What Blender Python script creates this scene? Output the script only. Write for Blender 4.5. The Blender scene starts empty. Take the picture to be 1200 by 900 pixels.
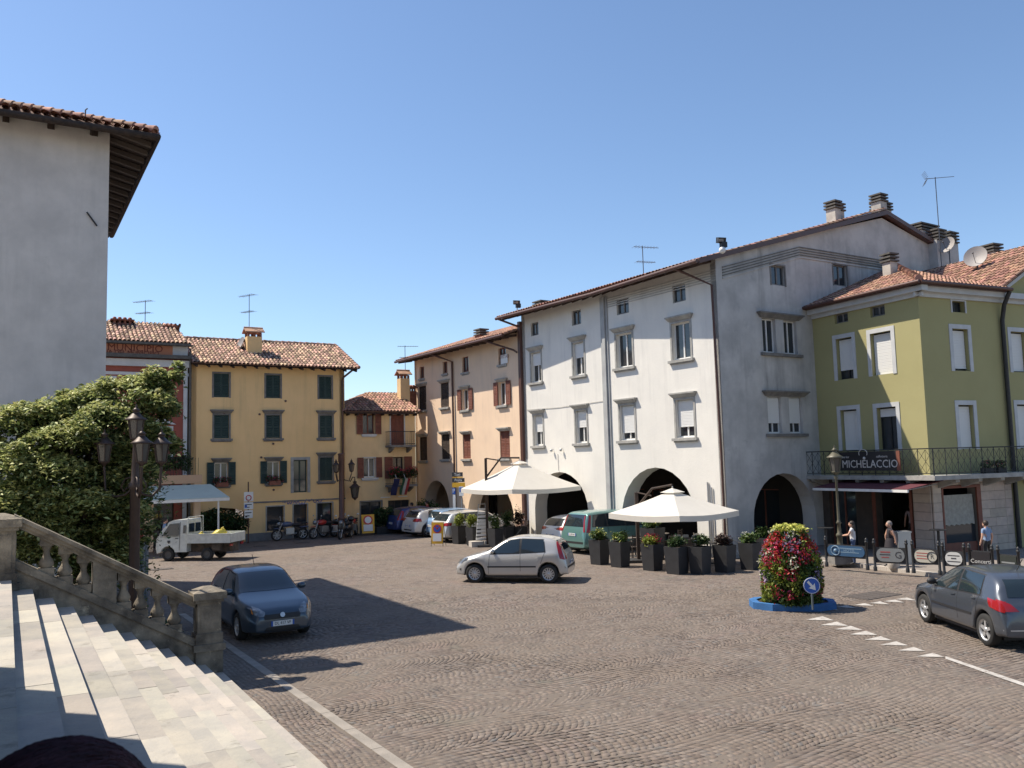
import bpy, bmesh, math, random
import numpy as np
from mathutils import Vector, Matrix, geometry
from mathutils.bvhtree import BVHTree
random.seed(7); rng = np.random.default_rng(11)
sc = bpy.context.scene
col = sc.collection
PI = math.pi
# ---------------------------------------------------------------- camera
FPX = 1005.0; PITCH = math.atan(91/FPX); ROLL = .026; EYE = 3.9
_f = Vector((0, math.cos(PITCH), math.sin(PITCH))); _u0 = Vector((0, -math.sin(PITCH), math.cos(PITCH))); _r0 = Vector((1, 0, 0))
_r = _r0*math.cos(ROLL) - _u0*math.sin(ROLL); _u = _r0*math.sin(ROLL) + _u0*math.cos(ROLL)
CAM = Vector((0, 0, EYE))
cd = bpy.data.cameras.new('camera'); cam = bpy.data.objects.new('camera', cd); col.objects.link(cam)
cd.sensor_width = 36; cd.lens = 36*FPX/1200; cd.clip_start = .05; cd.clip_end = 3000
cam.matrix_world = Matrix(((_r.x, _u.x, -_f.x, 0), (_r.y, _u.y, -_f.y, 0), (_r.z, _u.z, -_f.z, EYE), (0, 0, 0, 1)))
sc.camera = cam
cd.dof.use_dof = True; cd.dof.focus_distance = 30; cd.dof.aperture_fstop = 14
# ---------------------------------------------------------------- sky, sun, exposure
SUN_AZ = math.radians(-16); SUN_EL = math.radians(56)      # the light travels towards SUN_AZ
w = bpy.data.worlds.new('World'); sc.world = w; w.use_nodes = True
nt = w.node_tree; nt.nodes.clear()
sky = nt.nodes.new('ShaderNodeTexSky'); sky.sky_type = 'NISHITA'; sky.sun_disc = False
sky.sun_elevation = SUN_EL
to_sun = Vector((-math.cos(SUN_AZ)*math.cos(SUN_EL), -math.sin(SUN_AZ)*math.cos(SUN_EL), math.sin(SUN_EL)))
sky.sun_rotation = math.atan2(to_sun.x, to_sun.y)
sky.altitude = 150; sky.air_density = 1.0; sky.dust_density = .4; sky.ozone_density = 3.9
bg = nt.nodes.new('ShaderNodeBackground'); bg.inputs[1].default_value = .118
wo = nt.nodes.new('ShaderNodeOutputWorld')
nt.links.new(sky.outputs[0], bg.inputs[0]); nt.links.new(bg.outputs[0], wo.inputs[0])
ld = bpy.data.lights.new('sun', 'SUN'); ld.energy = 5.0; ld.angle = math.radians(.5); ld.color = (1, .90, .76)
sun = bpy.data.objects.new('sun', ld); col.objects.link(sun)
sun.rotation_euler = to_sun.to_track_quat('Z', 'Y').to_euler(); sun.location = (0, 0, 40)
sc.view_settings.view_transform = 'Standard'; sc.view_settings.look = 'None'; sc.view_settings.exposure = 0.55; sc.view_settings.gamma = 1
try:
    sc.cycles.max_bounces = 6; sc.cycles.diffuse_bounces = 3; sc.cycles.use_denoising = True
except Exception: pass

def ray(x, y): return _r*((x-600)/FPX) + _u*((450-y)/FPX) + _f
def G(x, y, z=0):
    d = ray(x, y); return CAM + d*((z-EYE)/d.z)
class Fr:                       # a vertical plane: u along it, z up, o outwards
    def __init__(s, p, d, o=0):
        s.d = Vector((d[0], d[1], 0)).normalized(); s.n = Vector((s.d.y, -s.d.x, 0)); s.p = Vector((p[0], p[1], 0)) + s.n*o
    def off(s, o): return Fr(s.p, s.d, o)
    def uv(s, x, y, o=0):
        a = ray(x, y); P = s.p + s.n*o; t = ((P-CAM).dot(s.n))/a.dot(s.n); q = CAM + a*t
        return (q-P).dot(s.d), q.z
    def pt(s, u, z, o=0): return s.p + s.d*u + s.n*o + Vector((0, 0, z))
# ---------------------------------------------------------------- materials
MATS = {}
def mat(name, c, rough=.8, c2=None, scale=3, bump=0, bscale=40, metal=0, coat=0, rand=0, island=0, streak=None, spec=None, detail=6, transl=0, obj_rand=0, stain=None, world=False):
    if name in MATS: return MATS[name]
    m = bpy.data.materials.new(name); m.use_nodes = True; N = m.node_tree.nodes; L = m.node_tree.links
    b = N['Principled BSDF']; b.inputs['Roughness'].default_value = rough; b.inputs['Metallic'].default_value = metal
    if spec is not None: b.inputs['Specular IOR Level'].default_value = spec
    if coat: b.inputs['Coat Weight'].default_value = coat; b.inputs['Coat Roughness'].default_value = .05
    tc = N.new('ShaderNodeTexCoord')
    if world:
        gp = N.new('ShaderNodeNewGeometry'); WP = gp.outputs['Position']
    else: WP = tc.outputs['Object']
    def noise(sc_, det=6, vec=None, rough_=.6):
        n = N.new('ShaderNodeTexNoise'); n.inputs['Scale'].default_value = sc_; n.inputs['Detail'].default_value = det; n.inputs['Roughness'].default_value = rough_
        L.new(vec or WP, n.inputs['Vector']); return n
    def rgb(c_): 
        r = N.new('ShaderNodeRGB'); r.outputs[0].default_value = (*c_, 1); return r.outputs[0]
    def ramp(fac, a, z):
        r = N.new('ShaderNodeMapRange'); r.inputs[1].default_value = a; r.inputs[2].default_value = z; L.new(fac, r.inputs[0]); return r.outputs[0]
    def mix(f, a, bb, mode='MIX'):
        x = N.new('ShaderNodeMix'); x.data_type = 'RGBA'; x.blend_type = mode
        if isinstance(f, float): x.inputs[0].default_value = f
        else: L.new(f, x.inputs[0])
        L.new(a, x.inputs[6]); L.new(bb, x.inputs[7]); return x.outputs[2]
    out = rgb(c)
    if c2 is not None:
        out = mix(ramp(noise(scale, detail).outputs[0], .35, .65), out, rgb(c2))
    if streak:
        sc_col, st = streak
        mp = N.new('ShaderNodeMapping'); mp.inputs['Scale'].default_value = (2.2, 2.2, .16); L.new(tc.outputs['Object'], mp.inputs[0])
        n1 = noise(1.0, 6, mp.outputs[0], .7); n2 = noise(.35, 4)
        mm = N.new('ShaderNodeMath'); mm.operation = 'MULTIPLY'; L.new(ramp(n1.outputs[0], .48, .72), mm.inputs[0]); L.new(ramp(n2.outputs[0], .38, .66), mm.inputs[1])
        m2 = N.new('ShaderNodeMath'); m2.operation = 'MULTIPLY'; L.new(mm.outputs[0], m2.inputs[0]); m2.inputs[1].default_value = st
        out = mix(m2.outputs[0], out, rgb(sc_col))
    if stain:
        out = mix(ramp(noise(stain[1], 8, None, .75).outputs[0], stain[2], stain[2]+.12), out, rgb(stain[0]))
    if island or obj_rand:
        if island:
            g = N.new('ShaderNodeNewGeometry'); fac = g.outputs['Random Per Island']; amt = island
        else:
            g = N.new('ShaderNodeObjectInfo'); fac = g.outputs['Random']; amt = obj_rand
        hs = N.new('ShaderNodeHueSaturation'); L.new(out, hs.inputs['Color'])
        v = N.new('ShaderNodeMapRange'); v.inputs[3].default_value = 1-amt; v.inputs[4].default_value = 1+amt; L.new(fac, v.inputs[0]); L.new(v.outputs[0], hs.inputs['Value'])
        wn = N.new('ShaderNodeTexWhiteNoise'); wn.noise_dimensions = '1D'; L.new(fac, wn.inputs['W'])
        h = N.new('ShaderNodeMapRange'); h.inputs[3].default_value = .5-rand; h.inputs[4].default_value = .5+rand; L.new(wn.outputs[0], h.inputs[0]); L.new(h.outputs[0], hs.inputs['Hue'])
        out = hs.outputs[0]
    L.new(out, b.inputs['Base Color'])
    if bump:
        bn = noise(bscale, 5); bp = N.new('ShaderNodeBump'); bp.inputs['Strength'].default_value = bump; bp.inputs['Distance'].default_value = .02
        L.new(bn.outputs[0], bp.inputs['Height']); L.new(bp.outputs[0], b.inputs['Normal'])
    if transl:
        t = N.new('ShaderNodeBsdfTranslucent'); L.new(out, t.inputs[0]); ms = N.new('ShaderNodeMixShader'); ms.inputs[0].default_value = transl
        L.new(b.outputs[0], ms.inputs[1]); L.new(t.outputs[0], ms.inputs[2]); L.new(ms.outputs[0], N['Material Output'].inputs[0])
    MATS[name] = m; return m
M_white = mat('white_plaster', (.76, .735, .675), .9, (.70, .68, .63), .8, bump=.25, bscale=12, streak=((.34, .34, .33), .38))
M_gable = mat('weathered_grey_plaster', (.55, .535, .51), .92, (.40, .39, .375), .9, bump=.3, bscale=9, streak=((.17, .17, .165), .75), stain=((.36, .355, .345), .8, .58))
M_peach = mat('peach_plaster', (.82, .62, .44), .9, (.76, .57, .41), .7, bump=.2, bscale=12, streak=((.46, .36, .28), .5))
M_yellow = mat('yellow_plaster', (.86, .58, .28), .92, (.78, .53, .25), .6, bump=.2, bscale=12, streak=((.34, .26, .14), .5))
M_yellow2 = mat('pale_yellow_plaster', (.80, .58, .31), .92, (.70, .50, .27), .7, bump=.2, bscale=12, streak=((.30, .24, .14), .5))
M_red = mat('red_plaster', (.30, .085, .06), .9, (.26, .075, .055), .8, bump=.2, bscale=12)
M_green = mat('green_plaster', (.37, .34, .165), .92, (.345, .315, .15), .5, bump=.15, bscale=14)
M_grey = mat('rough_grey_render', (.66, .62, .58), .95, (.54, .51, .48), 1.1, bump=.6, bscale=7, stain=((.56, .53, .49), 1.4, .60), streak=((.40, .39, .37), .5))
M_trim = mat('white_trim', (.56, .57, .57), .8, (.48, .49, .49), 2, bump=.1)
M_stone = mat('weathered_stone_trim', (.40, .39, .36), .9, (.27, .265, .25), 3, bump=.3, bscale=30)
M_stoned = mat('dark_stone_trim', (.22, .21, .195), .9, (.14, .135, .13), 3, bump=.3, bscale=30)
M_bal = mat('weathered_balustrade_stone', (.30, .26, .20), .92, (.085, .075, .062), 2.4, bump=.9, bscale=18, streak=((.035, .033, .03), 1.0), stain=((.46, .40, .30), 3.5, .59))
M_slab = mat('pale_stone_slab', (.40, .365, .31), .85, (.30, .285, .26), 1.6, bump=.5, bscale=14, obj_rand=.20, rand=.022, stain=((.21, .195, .17), 2.0, .58), world=True)
M_block = mat('pink_stone_block', (.50, .41, .34), .8, (.41, .34, .29), 4, bump=.2, bscale=30, obj_rand=.1, rand=.01, world=True)
M_tile = mat('terracotta_tile', (.44, .245, .165), .85, (.30, .17, .12), 2.5, island=.42, rand=.02, bump=.3, bscale=30)
M_tileold = mat('old_pale_terracotta_tile', (.50, .335, .24), .9, (.33, .21, .15), 3, island=.55, rand=.025, bump=.4, bscale=30)
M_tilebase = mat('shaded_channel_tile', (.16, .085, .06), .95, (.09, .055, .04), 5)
M_wood = mat('dark_timber', (.055, .035, .025), .8, (.03, .02, .016), 6, bump=.3)
M_soffit = mat('brown_soffit_boards', (.075, .045, .035), .85, (.05, .03, .025), 5, bump=.2)
M_brown = mat('brown_shutter_paint', (.21, .070, .042), .65, (.16, .055, .035), 4)
M_brownd = mat('brown_metal_pipe', (.10, .045, .033), .45, (.08, .038, .03), 3)
M_dgreen = mat('dark_green_shutter_paint', (.018, .045, .038), .6, (.014, .034, .03), 4)
M_black = mat('black_painted_iron', (.018, .018, .02), .5, (.03, .03, .03), 12)
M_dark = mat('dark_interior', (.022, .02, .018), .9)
M_glass = mat('window_glass', (.03, .036, .042), .06, spec=.7)
M_curtain = mat('pale_curtain', (.30, .31, .31), .35, (.22, .23, .23), 6)
M_roller = mat('white_roller_slats', (.72, .72, .70), .6)
M_whitep = mat('white_paint', (.74, .74, .72), .5, (.66, .66, .64), 6)
M_metal = mat('galvanised_metal', (.42, .43, .44), .4, metal=.7)
M_pole = mat('grey_blue_post_paint', (.12, .15, .17), .5, (.09, .11, .125), 9)
M_canvas = mat('cream_canvas', (.78, .75, .68), .85, (.74, .71, .64), 2, transl=.25, bump=.1)
M_awn = mat('pale_green_canvas', (.62, .68, .60), .85, (.57, .63, .56), 2, transl=.2)
M_burg = mat('burgundy_canvas', (.10, .020, .03), .85, (.08, .017, .025), 3)
M_planter = mat('anthracite_planter', (.035, .036, .039), .55, (.028, .028, .03), 4)
M_soil = mat('soil', (.04, .028, .018), 1)
M_leaf = mat('fresh_leaf', (.060, .105, .022), .6, (.085, .135, .030), 1.5, island=.45, rand=.03, transl=.3)
M_leafd = mat('dark_leaf', (.030, .062, .018), .6, (.045, .085, .022), 1.8, island=.45, rand=.03, transl=.25)
M_leaft = mat('variegated_tree_leaf', (.15, .185, .055), .6, (.07, .105, .03), 1.1, island=.45, rand=.02, transl=.3)
M_leafy = mat('lime_leaf', (.24, .27, .035), .6, (.17, .22, .03), 3, island=.4, rand=.02, transl=.3)
M_leafr = mat('purple_brown_leaf', (.06, .03, .03), .6, (.045, .035, .025), 3, island=.5, rand=.03, transl=.2)
M_bark = mat('bark', (.10, .075, .055), .95, (.06, .045, .035), 9, bump=.8)
M_fr = mat('red_blossom', (.42, .018, .03), .6, (.50, .05, .12), 6, island=.35, rand=.02, transl=.25)
M_fo = mat('orange_red_blossom', (.55, .06, .03), .6, island=.3, rand=.02, transl=.25)
M_fw = mat('white_blossom', (.75, .74, .62), .6, island=.12, transl=.25)
M_fp = mat('purple_blossom', (.30, .22, .40), .6, (.42, .32, .46), 6, island=.3, rand=.03, transl=.25)
M_leafsun = mat('pale_leaf_tip', (.52, .53, .22), .6, (.34, .39, .14), 3, island=.3, rand=.02, transl=.3)  # paler leaf colour standing in for sunlight on the tree crown
M_fy = mat('pale_yellow_blossom', (.60, .60, .14), .6, island=.25, rand=.01, transl=.25)
M_blue = mat('blue_painted_kerb', (.04, .16, .40), .7, (.03, .12, .30), 5, stain=((.20, .22, .24), 7, .64))
M_signblue = mat('sign_blue', (.02, .10, .42), .4)
M_signred = mat('sign_red', (.55, .03, .03), .4)
M_signyel = mat('sign_yellow', (.72, .40, .03), .5)
M_signwhite = mat('sign_white', (.75, .75, .73), .5)
M_tyre = mat('tyre_rubber', (.02, .02, .02), .85)
M_rim = mat('alloy_rim', (.55, .56, .57), .35, metal=.6)
M_cglass = mat('car_glass', (.018, .028, .034), .04, spec=.8)
M_trimblk = mat('black_plastic_trim', (.02, .02, .022), .6)
M_lampred = mat('tail_light_red', (.30, .010, .012), .2, coat=.6)
M_lampclr = mat('headlight_lens', (.30, .32, .34), .15, (.12, .13, .14), 9, coat=.8, metal=.4)
M_lampor = mat('indicator_amber', (.6, .22, .04), .25)
M_skin = mat('skin', (.52, .30, .21), .6)
M_hair = mat('dark_reddish_hair', (.020, .010, .013), .7, (.024, .008, .011), 14, spec=.2)
M_iron = mat('lamp_post_iron', (.045, .03, .026), .5, (.065, .042, .034), 7, metal=.2)
M_lglass = mat('lantern_glass', (.075, .07, .062), .15, spec=.6)
M_oliv = mat('greenish_lamp_paint', (.115, .105, .07), .5, (.08, .075, .05), 6)
M_paint = mat('worn_road_paint', (.46, .44, .41), .85, (.36, .34, .31), 5, stain=((.19, .16, .14), 7, .53))
M_kerb = mat('kerb_stone', (.46, .42, .37), .9, (.36, .33, .30), 3, bump=.3, obj_rand=.1)
M_manhole = mat('cast_iron_cover', (.07, .06, .055), .7, (.1, .085, .075), 20)
M_aerial = mat('aerial_metal', (.10, .10, .11), .5, metal=.4)
M_dish = mat('satellite_dish_grey', (.30, .28, .27), .6)
M_chim = mat('chimney_plaster', (.50, .47, .42), .9, (.36, .34, .31), 3, bump=.3)
M_cdark = mat('chimney_cap_concrete', (.12, .115, .105), .9, (.08, .075, .07), 5)
M_brick = mat('red_brick', (.28, .11, .07), .9, (.20, .08, .055), 7)
# ---------------------------------------------------------------- mesh builder
class MB:
    def __init__(s): s.v = []; s.f = []; s.m = []; s.s = []
    def add(s, vs, fs, mi=0, sm=False):
        k = len(s.v); s.v += [tuple(v) for v in vs]
        for f in fs: s.f.append([i+k for i in f]); s.m.append(mi); s.s.append(sm)
        return s
    def hexa(s, p, mi=0): return s.add(p, [(0, 3, 2, 1), (4, 5, 6, 7), (0, 1, 5, 4), (1, 2, 6, 5), (2, 3, 7, 6), (3, 0, 4, 7)], mi)
    def box(s, x0, x1, y0, y1, z0, z1, mi=0):
        return s.hexa([(x0, y0, z0), (x1, y0, z0), (x1, y1, z0), (x0, y1, z0), (x0, y0, z1), (x1, y0, z1), (x1, y1, z1), (x0, y1, z1)], mi)
    def fb(s, F, u0, u1, z0, z1, o0, o1, mi=0):
        return s.hexa([F.pt(u0, z0, o1), F.pt(u1, z0, o1), F.pt(u1, z0, o0), F.pt(u0, z0, o0), F.pt(u0, z1, o1), F.pt(u1, z1, o1), F.pt(u1, z1, o0), F.pt(u0, z1, o0)], mi)
    def obox(s, c, ax, ay, az, mi=0):   # centre and three half-axis vectors
        c, ax, ay, az = map(Vector, (c, ax, ay, az))
        return s.hexa([c-ax-ay-az, c+ax-ay-az, c+ax+ay-az, c-ax+ay-az, c-ax-ay+az, c+ax-ay+az, c+ax+ay+az, c-ax+ay+az], mi)
    def poly(s, pts, mi=0): return s.add(pts, [tuple(range(len(pts)))], mi)
    def prism(s, pts, vec, mi=0):
        pts = [Vector(p) for p in pts]; vec = Vector(vec); n = len(pts)
        q = [p+vec for p in pts]
        return s.add(pts+q, [tuple(range(n))[::-1], tuple(range(n, 2*n))]+[(i, (i+1) % n, (i+1) % n+n, i+n) for i in range(n)], mi)
    def tube(s, pts, r, seg=8, mi=0, sm=True):
        pts = [Vector(p) for p in pts]; rs = r if isinstance(r, (list, tuple)) else [r]*len(pts)
        vs = []; fs = []
        for i, p in enumerate(pts):
            t = (pts[min(i+1, len(pts)-1)]-pts[max(i-1, 0)]).normalized()
            a = t.orthogonal() if i == 0 else (pa - t*pa.dot(t))
            if a.length < 1e-5: a = t.orthogonal()
            a.normalize(); pa = a; b = t.cross(a)
            for k in range(seg):
                an = 2*PI*k/seg; vs.append(p+(a*math.cos(an)+b*math.sin(an))*rs[i])
        for i in range(len(pts)-1):
            for k in range(seg):
                fs.append((i*seg+k, i*seg+(k+1) % seg, (i+1)*seg+(k+1) % seg, (i+1)*seg+k))
        s.add(vs, fs, mi, sm); s.add(vs[:seg], [tuple(range(seg))[::-1]], mi); s.add(vs[-seg:], [tuple(range(seg))], mi); return s
    def lathe(s, prof, c=(0, 0, 0), seg=16, mi=0, axis='z', sm=True, rot=0, cap=True):
        vs = []; fs = []; c = Vector(c)
        for r, z in prof:
            for k in range(seg):
                a = 2*PI*k/seg+rot; x, y = r*math.cos(a), r*math.sin(a)
                vs.append(c+(Vector((x, y, z)) if axis == 'z' else Vector((x, z, y)) if axis == 'y' else Vector((z, x, y))))
        for i in range(len(prof)-1):
            for k in range(seg): fs.append((i*seg+k, i*seg+(k+1) % seg, (i+1)*seg+(k+1) % seg, (i+1)*seg+k))
        s.add(vs, fs, mi, sm)
        if cap:
            s.add(vs[:seg], [tuple(range(seg))[::-1]], mi); s.add(vs[-seg:], [tuple(range(seg))], mi)
        return s
    def ball(s, c, r, seg=12, rings=8, mi=0):
        c = Vector(c); r = r if isinstance(r, (tuple, list)) else (r, r, r); vs = []; fs = []
        for i in range(rings+1):
            th = PI*i/rings
            for k in range(seg):
                a = 2*PI*k/seg; vs.append(c+Vector((r[0]*math.sin(th)*math.cos(a), r[1]*math.sin(th)*math.sin(a), r[2]*math.cos(th))))
        for i in range(rings):
            for k in range(seg): fs.append((i*seg+k, (i+1)*seg+k, (i+1)*seg+(k+1) % seg, i*seg+(k+1) % seg))
        return s.add(vs, fs, mi, True)
    def disc(s, c, n, r, th=.01, seg=20, mi=0):
        c = Vector(c); n = Vector(n).normalized(); return s.tube([c-n*th/2, c+n*th/2], r, seg, mi, False)
ORG = {}
def cover_tiles(mb, a, b, r=.11, st=.36):
    a, b = Vector(a), Vector(b); L_ = (b-a).length; e = (b-a)/L_; n = int(L_/st)
    for i in range(n+1):
        p = a+e*(i*st); q = a+e*min((i+1)*st+.05, L_+.05); mb.tube([p+Vector((0, 0, random.uniform(-.008, .008)+.015)), q], [r*1.1, r*.85], 9)
def obj(name, mb, mats, parent=None, world=True, loc=None, kind=None, label=None, smooth=None, cat=None, group=None):
    """one mesh object. world=True: vertices are world coordinates and the root's place is taken off them"""
    me = bpy.data.meshes.new(name)
    if parent is not None: o3 = ORG[parent.name] if world else Vector((0, 0, 0))
    else: o3 = Vector(loc) if loc is not None else Vector((0, 0, 0))
    me.from_pydata([(v[0]-o3.x, v[1]-o3.y, v[2]-o3.z) for v in mb.v] if world else mb.v, [], mb.f)
    mats = mats if isinstance(mats, (list, tuple)) else [mats]
    for m in mats: me.materials.append(m)
    me.polygons.foreach_set('material_index', mb.m); me.polygons.foreach_set('use_smooth', mb.s)
    me.validate(); me.update()
    o = bpy.data.objects.new(name, me); col.objects.link(o)
    if parent is not None:
        o.parent = parent; ORG[o.name] = ORG[parent.name] if world else Vector((0, 0, 0))
    else:
        o.location = loc if loc is not None else (0, 0, 0); ORG[o.name] = Vector(o.location)
    if kind: o['kind'] = kind
    if label: o['label'] = label
    if cat: o['category'] = cat
    if group: o['group'] = group
    return o
def thing(name, label, cat, loc=(0, 0, 0), rz=0, group=None):
    o = bpy.data.objects.new(name, None); col.objects.link(o); o.location = loc; o.rotation_euler = (0, 0, rz); o.empty_display_size = .2
    o['label'] = label; o['category'] = cat
    if group: o['group'] = group
    ORG[o.name] = Vector(loc); return o
def copy_tree(o, parent=None):
    c = o.copy(); col.objects.link(c); c.parent = parent; ORG[c.name] = ORG.get(o.name, Vector())
    for ch in list(o.children): copy_tree(ch, c)
    return c
def text(name, s, size, origin, right, up, m, parent, depth=.01, ratio=1.0):
    cu = bpy.data.curves.new(name, 'FONT'); cu.body = s; cu.size = size; cu.align_x = 'CENTER'; cu.align_y = 'CENTER'; cu.extrude = depth; cu.resolution_u = 2
    to = bpy.data.objects.new('tmp_text', cu); col.objects.link(to); dg = bpy.context.evaluated_depsgraph_get()
    me = bpy.data.meshes.new_from_object(to.evaluated_get(dg)); bpy.data.objects.remove(to)
    R = Vector(right).normalized(); U = Vector(up).normalized(); Nn = R.cross(U); O = Vector(origin)
    mb = MB(); mb.add([O+R*v.co.x*ratio+U*v.co.y+Nn*v.co.z for v in me.vertices], [tuple(p.vertices) for p in me.polygons])
    bpy.data.meshes.remove(me)
    return obj(name, mb, m, parent)
def np_mesh(name, V, Fq, m, parent=None, loc=(0, 0, 0), world=True, kind=None, label=None, cat=None, smooth=False, group=None):
    me = bpy.data.meshes.new(name); n = len(V); k = len(Fq); w_ = Fq.shape[1]
    if parent is not None: V = V - np.array(ORG[parent.name] if world else (0, 0, 0))
    else: V = V - np.array(loc) if world else V
    me.vertices.add(n); me.vertices.foreach_set('co', V.astype(np.float32).ravel())
    me.loops.add(k*w_); me.loops.foreach_set('vertex_index', Fq.astype(np.int32).ravel())
    me.polygons.add(k); me.polygons.foreach_set('loop_start', np.arange(0, k*w_, w_, dtype=np.int32)); me.polygons.foreach_set('loop_total', np.full(k, w_, dtype=np.int32))
    if smooth: me.polygons.foreach_set('use_smooth', np.ones(k, dtype=bool))
    me.materials.append(m); me.update(calc_edges=True); me.validate()
    o = bpy.data.objects.new(name, me); col.objects.link(o)
    if parent is not None: o.parent = parent; ORG[o.name] = ORG[parent.name]
    else: o.location = loc; ORG[o.name] = Vector(loc)
    if kind: o['kind'] = kind
    if label: o['label'] = label
    if cat: o['category'] = cat
    if group: o['group'] = group
    return o
def leaves(name, P, size, m, parent=None, up=.6, **kw):
    """small bent leaf quads at the points P"""
    n = len(P); s = size*(.6+.8*rng.random(n))[:, None]
    nrm = rng.normal(size=(n, 3)); nrm[:, 2] = np.abs(nrm[:, 2])+up; nrm /= np.linalg.norm(nrm, axis=1)[:, None]
    t = np.cross(nrm, rng.normal(size=(n, 3))); t /= np.linalg.norm(t, axis=1)[:, None]; b = np.cross(nrm, t)
    V = np.stack([P-t*s, P-b*s*.42+nrm*s*.12, P+t*s-nrm*s*.25, P+b*s*.42+nrm*s*.12], 1).reshape(-1, 3)
    F = np.arange(4*n).reshape(n, 4)
    return np_mesh(name, V, F, m, parent, **kw)
def clump_pts(cs, n, shell=.55, droop=0):
    """n points in ellipsoids [(x,y,z,rx,ry,rz)], more of them near the skin and the top"""
    cs = np.array(cs, float); vol = (cs[:, 3]*cs[:, 4]*cs[:, 5])**.67; idx = rng.choice(len(cs), n, p=vol/vol.sum())
    d = rng.normal(size=(n, 3)); d /= np.linalg.norm(d, axis=1)[:, None]; r = (shell+(1-shell)*rng.random(n))[:, None]
    r *= (1+.22*rng.normal(size=(n, 1))*.6)
    P = cs[idx, :3]+d*r*cs[idx, 3:]
    if droop: q = (d*r)[:, :2]; P[:, 2] -= droop*cs[idx, 3]*(q**2).sum(1); P[:, 2] += cs[idx, 3]*.16*np.sin(idx*2.4+q[:, 0]*2.2)*q[:, 0]
    return P
# ---------------------------------------------------------------- helpers for buildings
def rect(u0, u1, z0, z1): return [(u0, z0), (u1, z0), (u1, z1), (u0, z1)]
def arch(u0, u1, z1, zs, n=14, z0=0.0):
    """opening with a rounded head: top z1, springing zs"""
    c = (u0+u1)/2; r = (u1-u0)/2
    return [(u0, z0), (u1, z0)] + [(c+r*math.cos(PI*k/n), zs+(z1-zs)*math.sin(PI*k/n)) for k in range(n+1)]
def wall(mb, F, outer, holes, th=.3, mi=0, o=0.0):
    loops = [outer]+holes; P3 = [[Vector((a, b, 0)) for a, b in l] for l in loops]
    flat = [q for l in loops for q in l]; tris = geometry.tessellate_polygon(P3)
    k = len(flat)
    def fix(t):
        a, b, c = [flat[i] for i in t]; s = (b[0]-a[0])*(c[1]-a[1])-(b[1]-a[1])*(c[0]-a[0]); return t if s > 0 else t[::-1]
    tris = [fix(t) for t in tris]
    mb.add([F.pt(a, b, o) for a, b in flat]+[F.pt(a, b, o-th) for a, b in flat], list(tris)+[tuple(i+k for i in t[::-1]) for t in tris], mi)
    for l in loops:
        n = len(l); mb.add([F.pt(a, b, o) for a, b in l]+[F.pt(a, b, o-th) for a, b in l], [(i, i+n, (i+1) % n+n, (i+1) % n) for i in range(n)], mi)
def R4(F, r, o=0):
    """photo rectangle (left, right, top, bottom) read off the plane F"""
    xl, xr, yt, yb = r; ym = (yt+yb)/2; xm = (xl+xr)/2
    return F.uv(xl, ym, o)[0], F.uv(xr, ym, o)[0], F.uv(xm, yb, o)[1], F.uv(xm, yt, o)[1]
def leaf_shutter(mb, F, u0, u1, z0, z1, o0, o1):
    fw = .05
    mb.fb(F, u0, u0+fw, z0, z1, o0, o1); mb.fb(F, u1-fw, u1, z0, z1, o0, o1)
    mb.fb(F, u0+fw, u1-fw, z0, z0+fw*1.3, o0, o1); mb.fb(F, u0+fw, u1-fw, z1-fw, z1, o0, o1)
    if z1-z0 > 1.0: mb.fb(F, u0+fw, u1-fw, (z0+z1)/2-.03, (z0+z1)/2+.03, o0, o1)
    n = int((z1-z0-.15)/.085); h = (z1-z0-fw*2.3)/n
    for i in range(n):
        z = z0+fw*1.3+i*h
        mb.hexa([F.pt(u0+fw, z, o1-.004), F.pt(u1-fw, z, o1-.004), F.pt(u1-fw, z-.0+.01, o0+.002), F.pt(u0+fw, z+.01, o0+.002),
                 F.pt(u0+fw, z+h*.55, o1-.004), F.pt(u1-fw, z+h*.55, o1-.004), F.pt(u1-fw, z+h*1.02, o0+.002), F.pt(u0+fw, z+h*1.02, o0+.002)])
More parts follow.
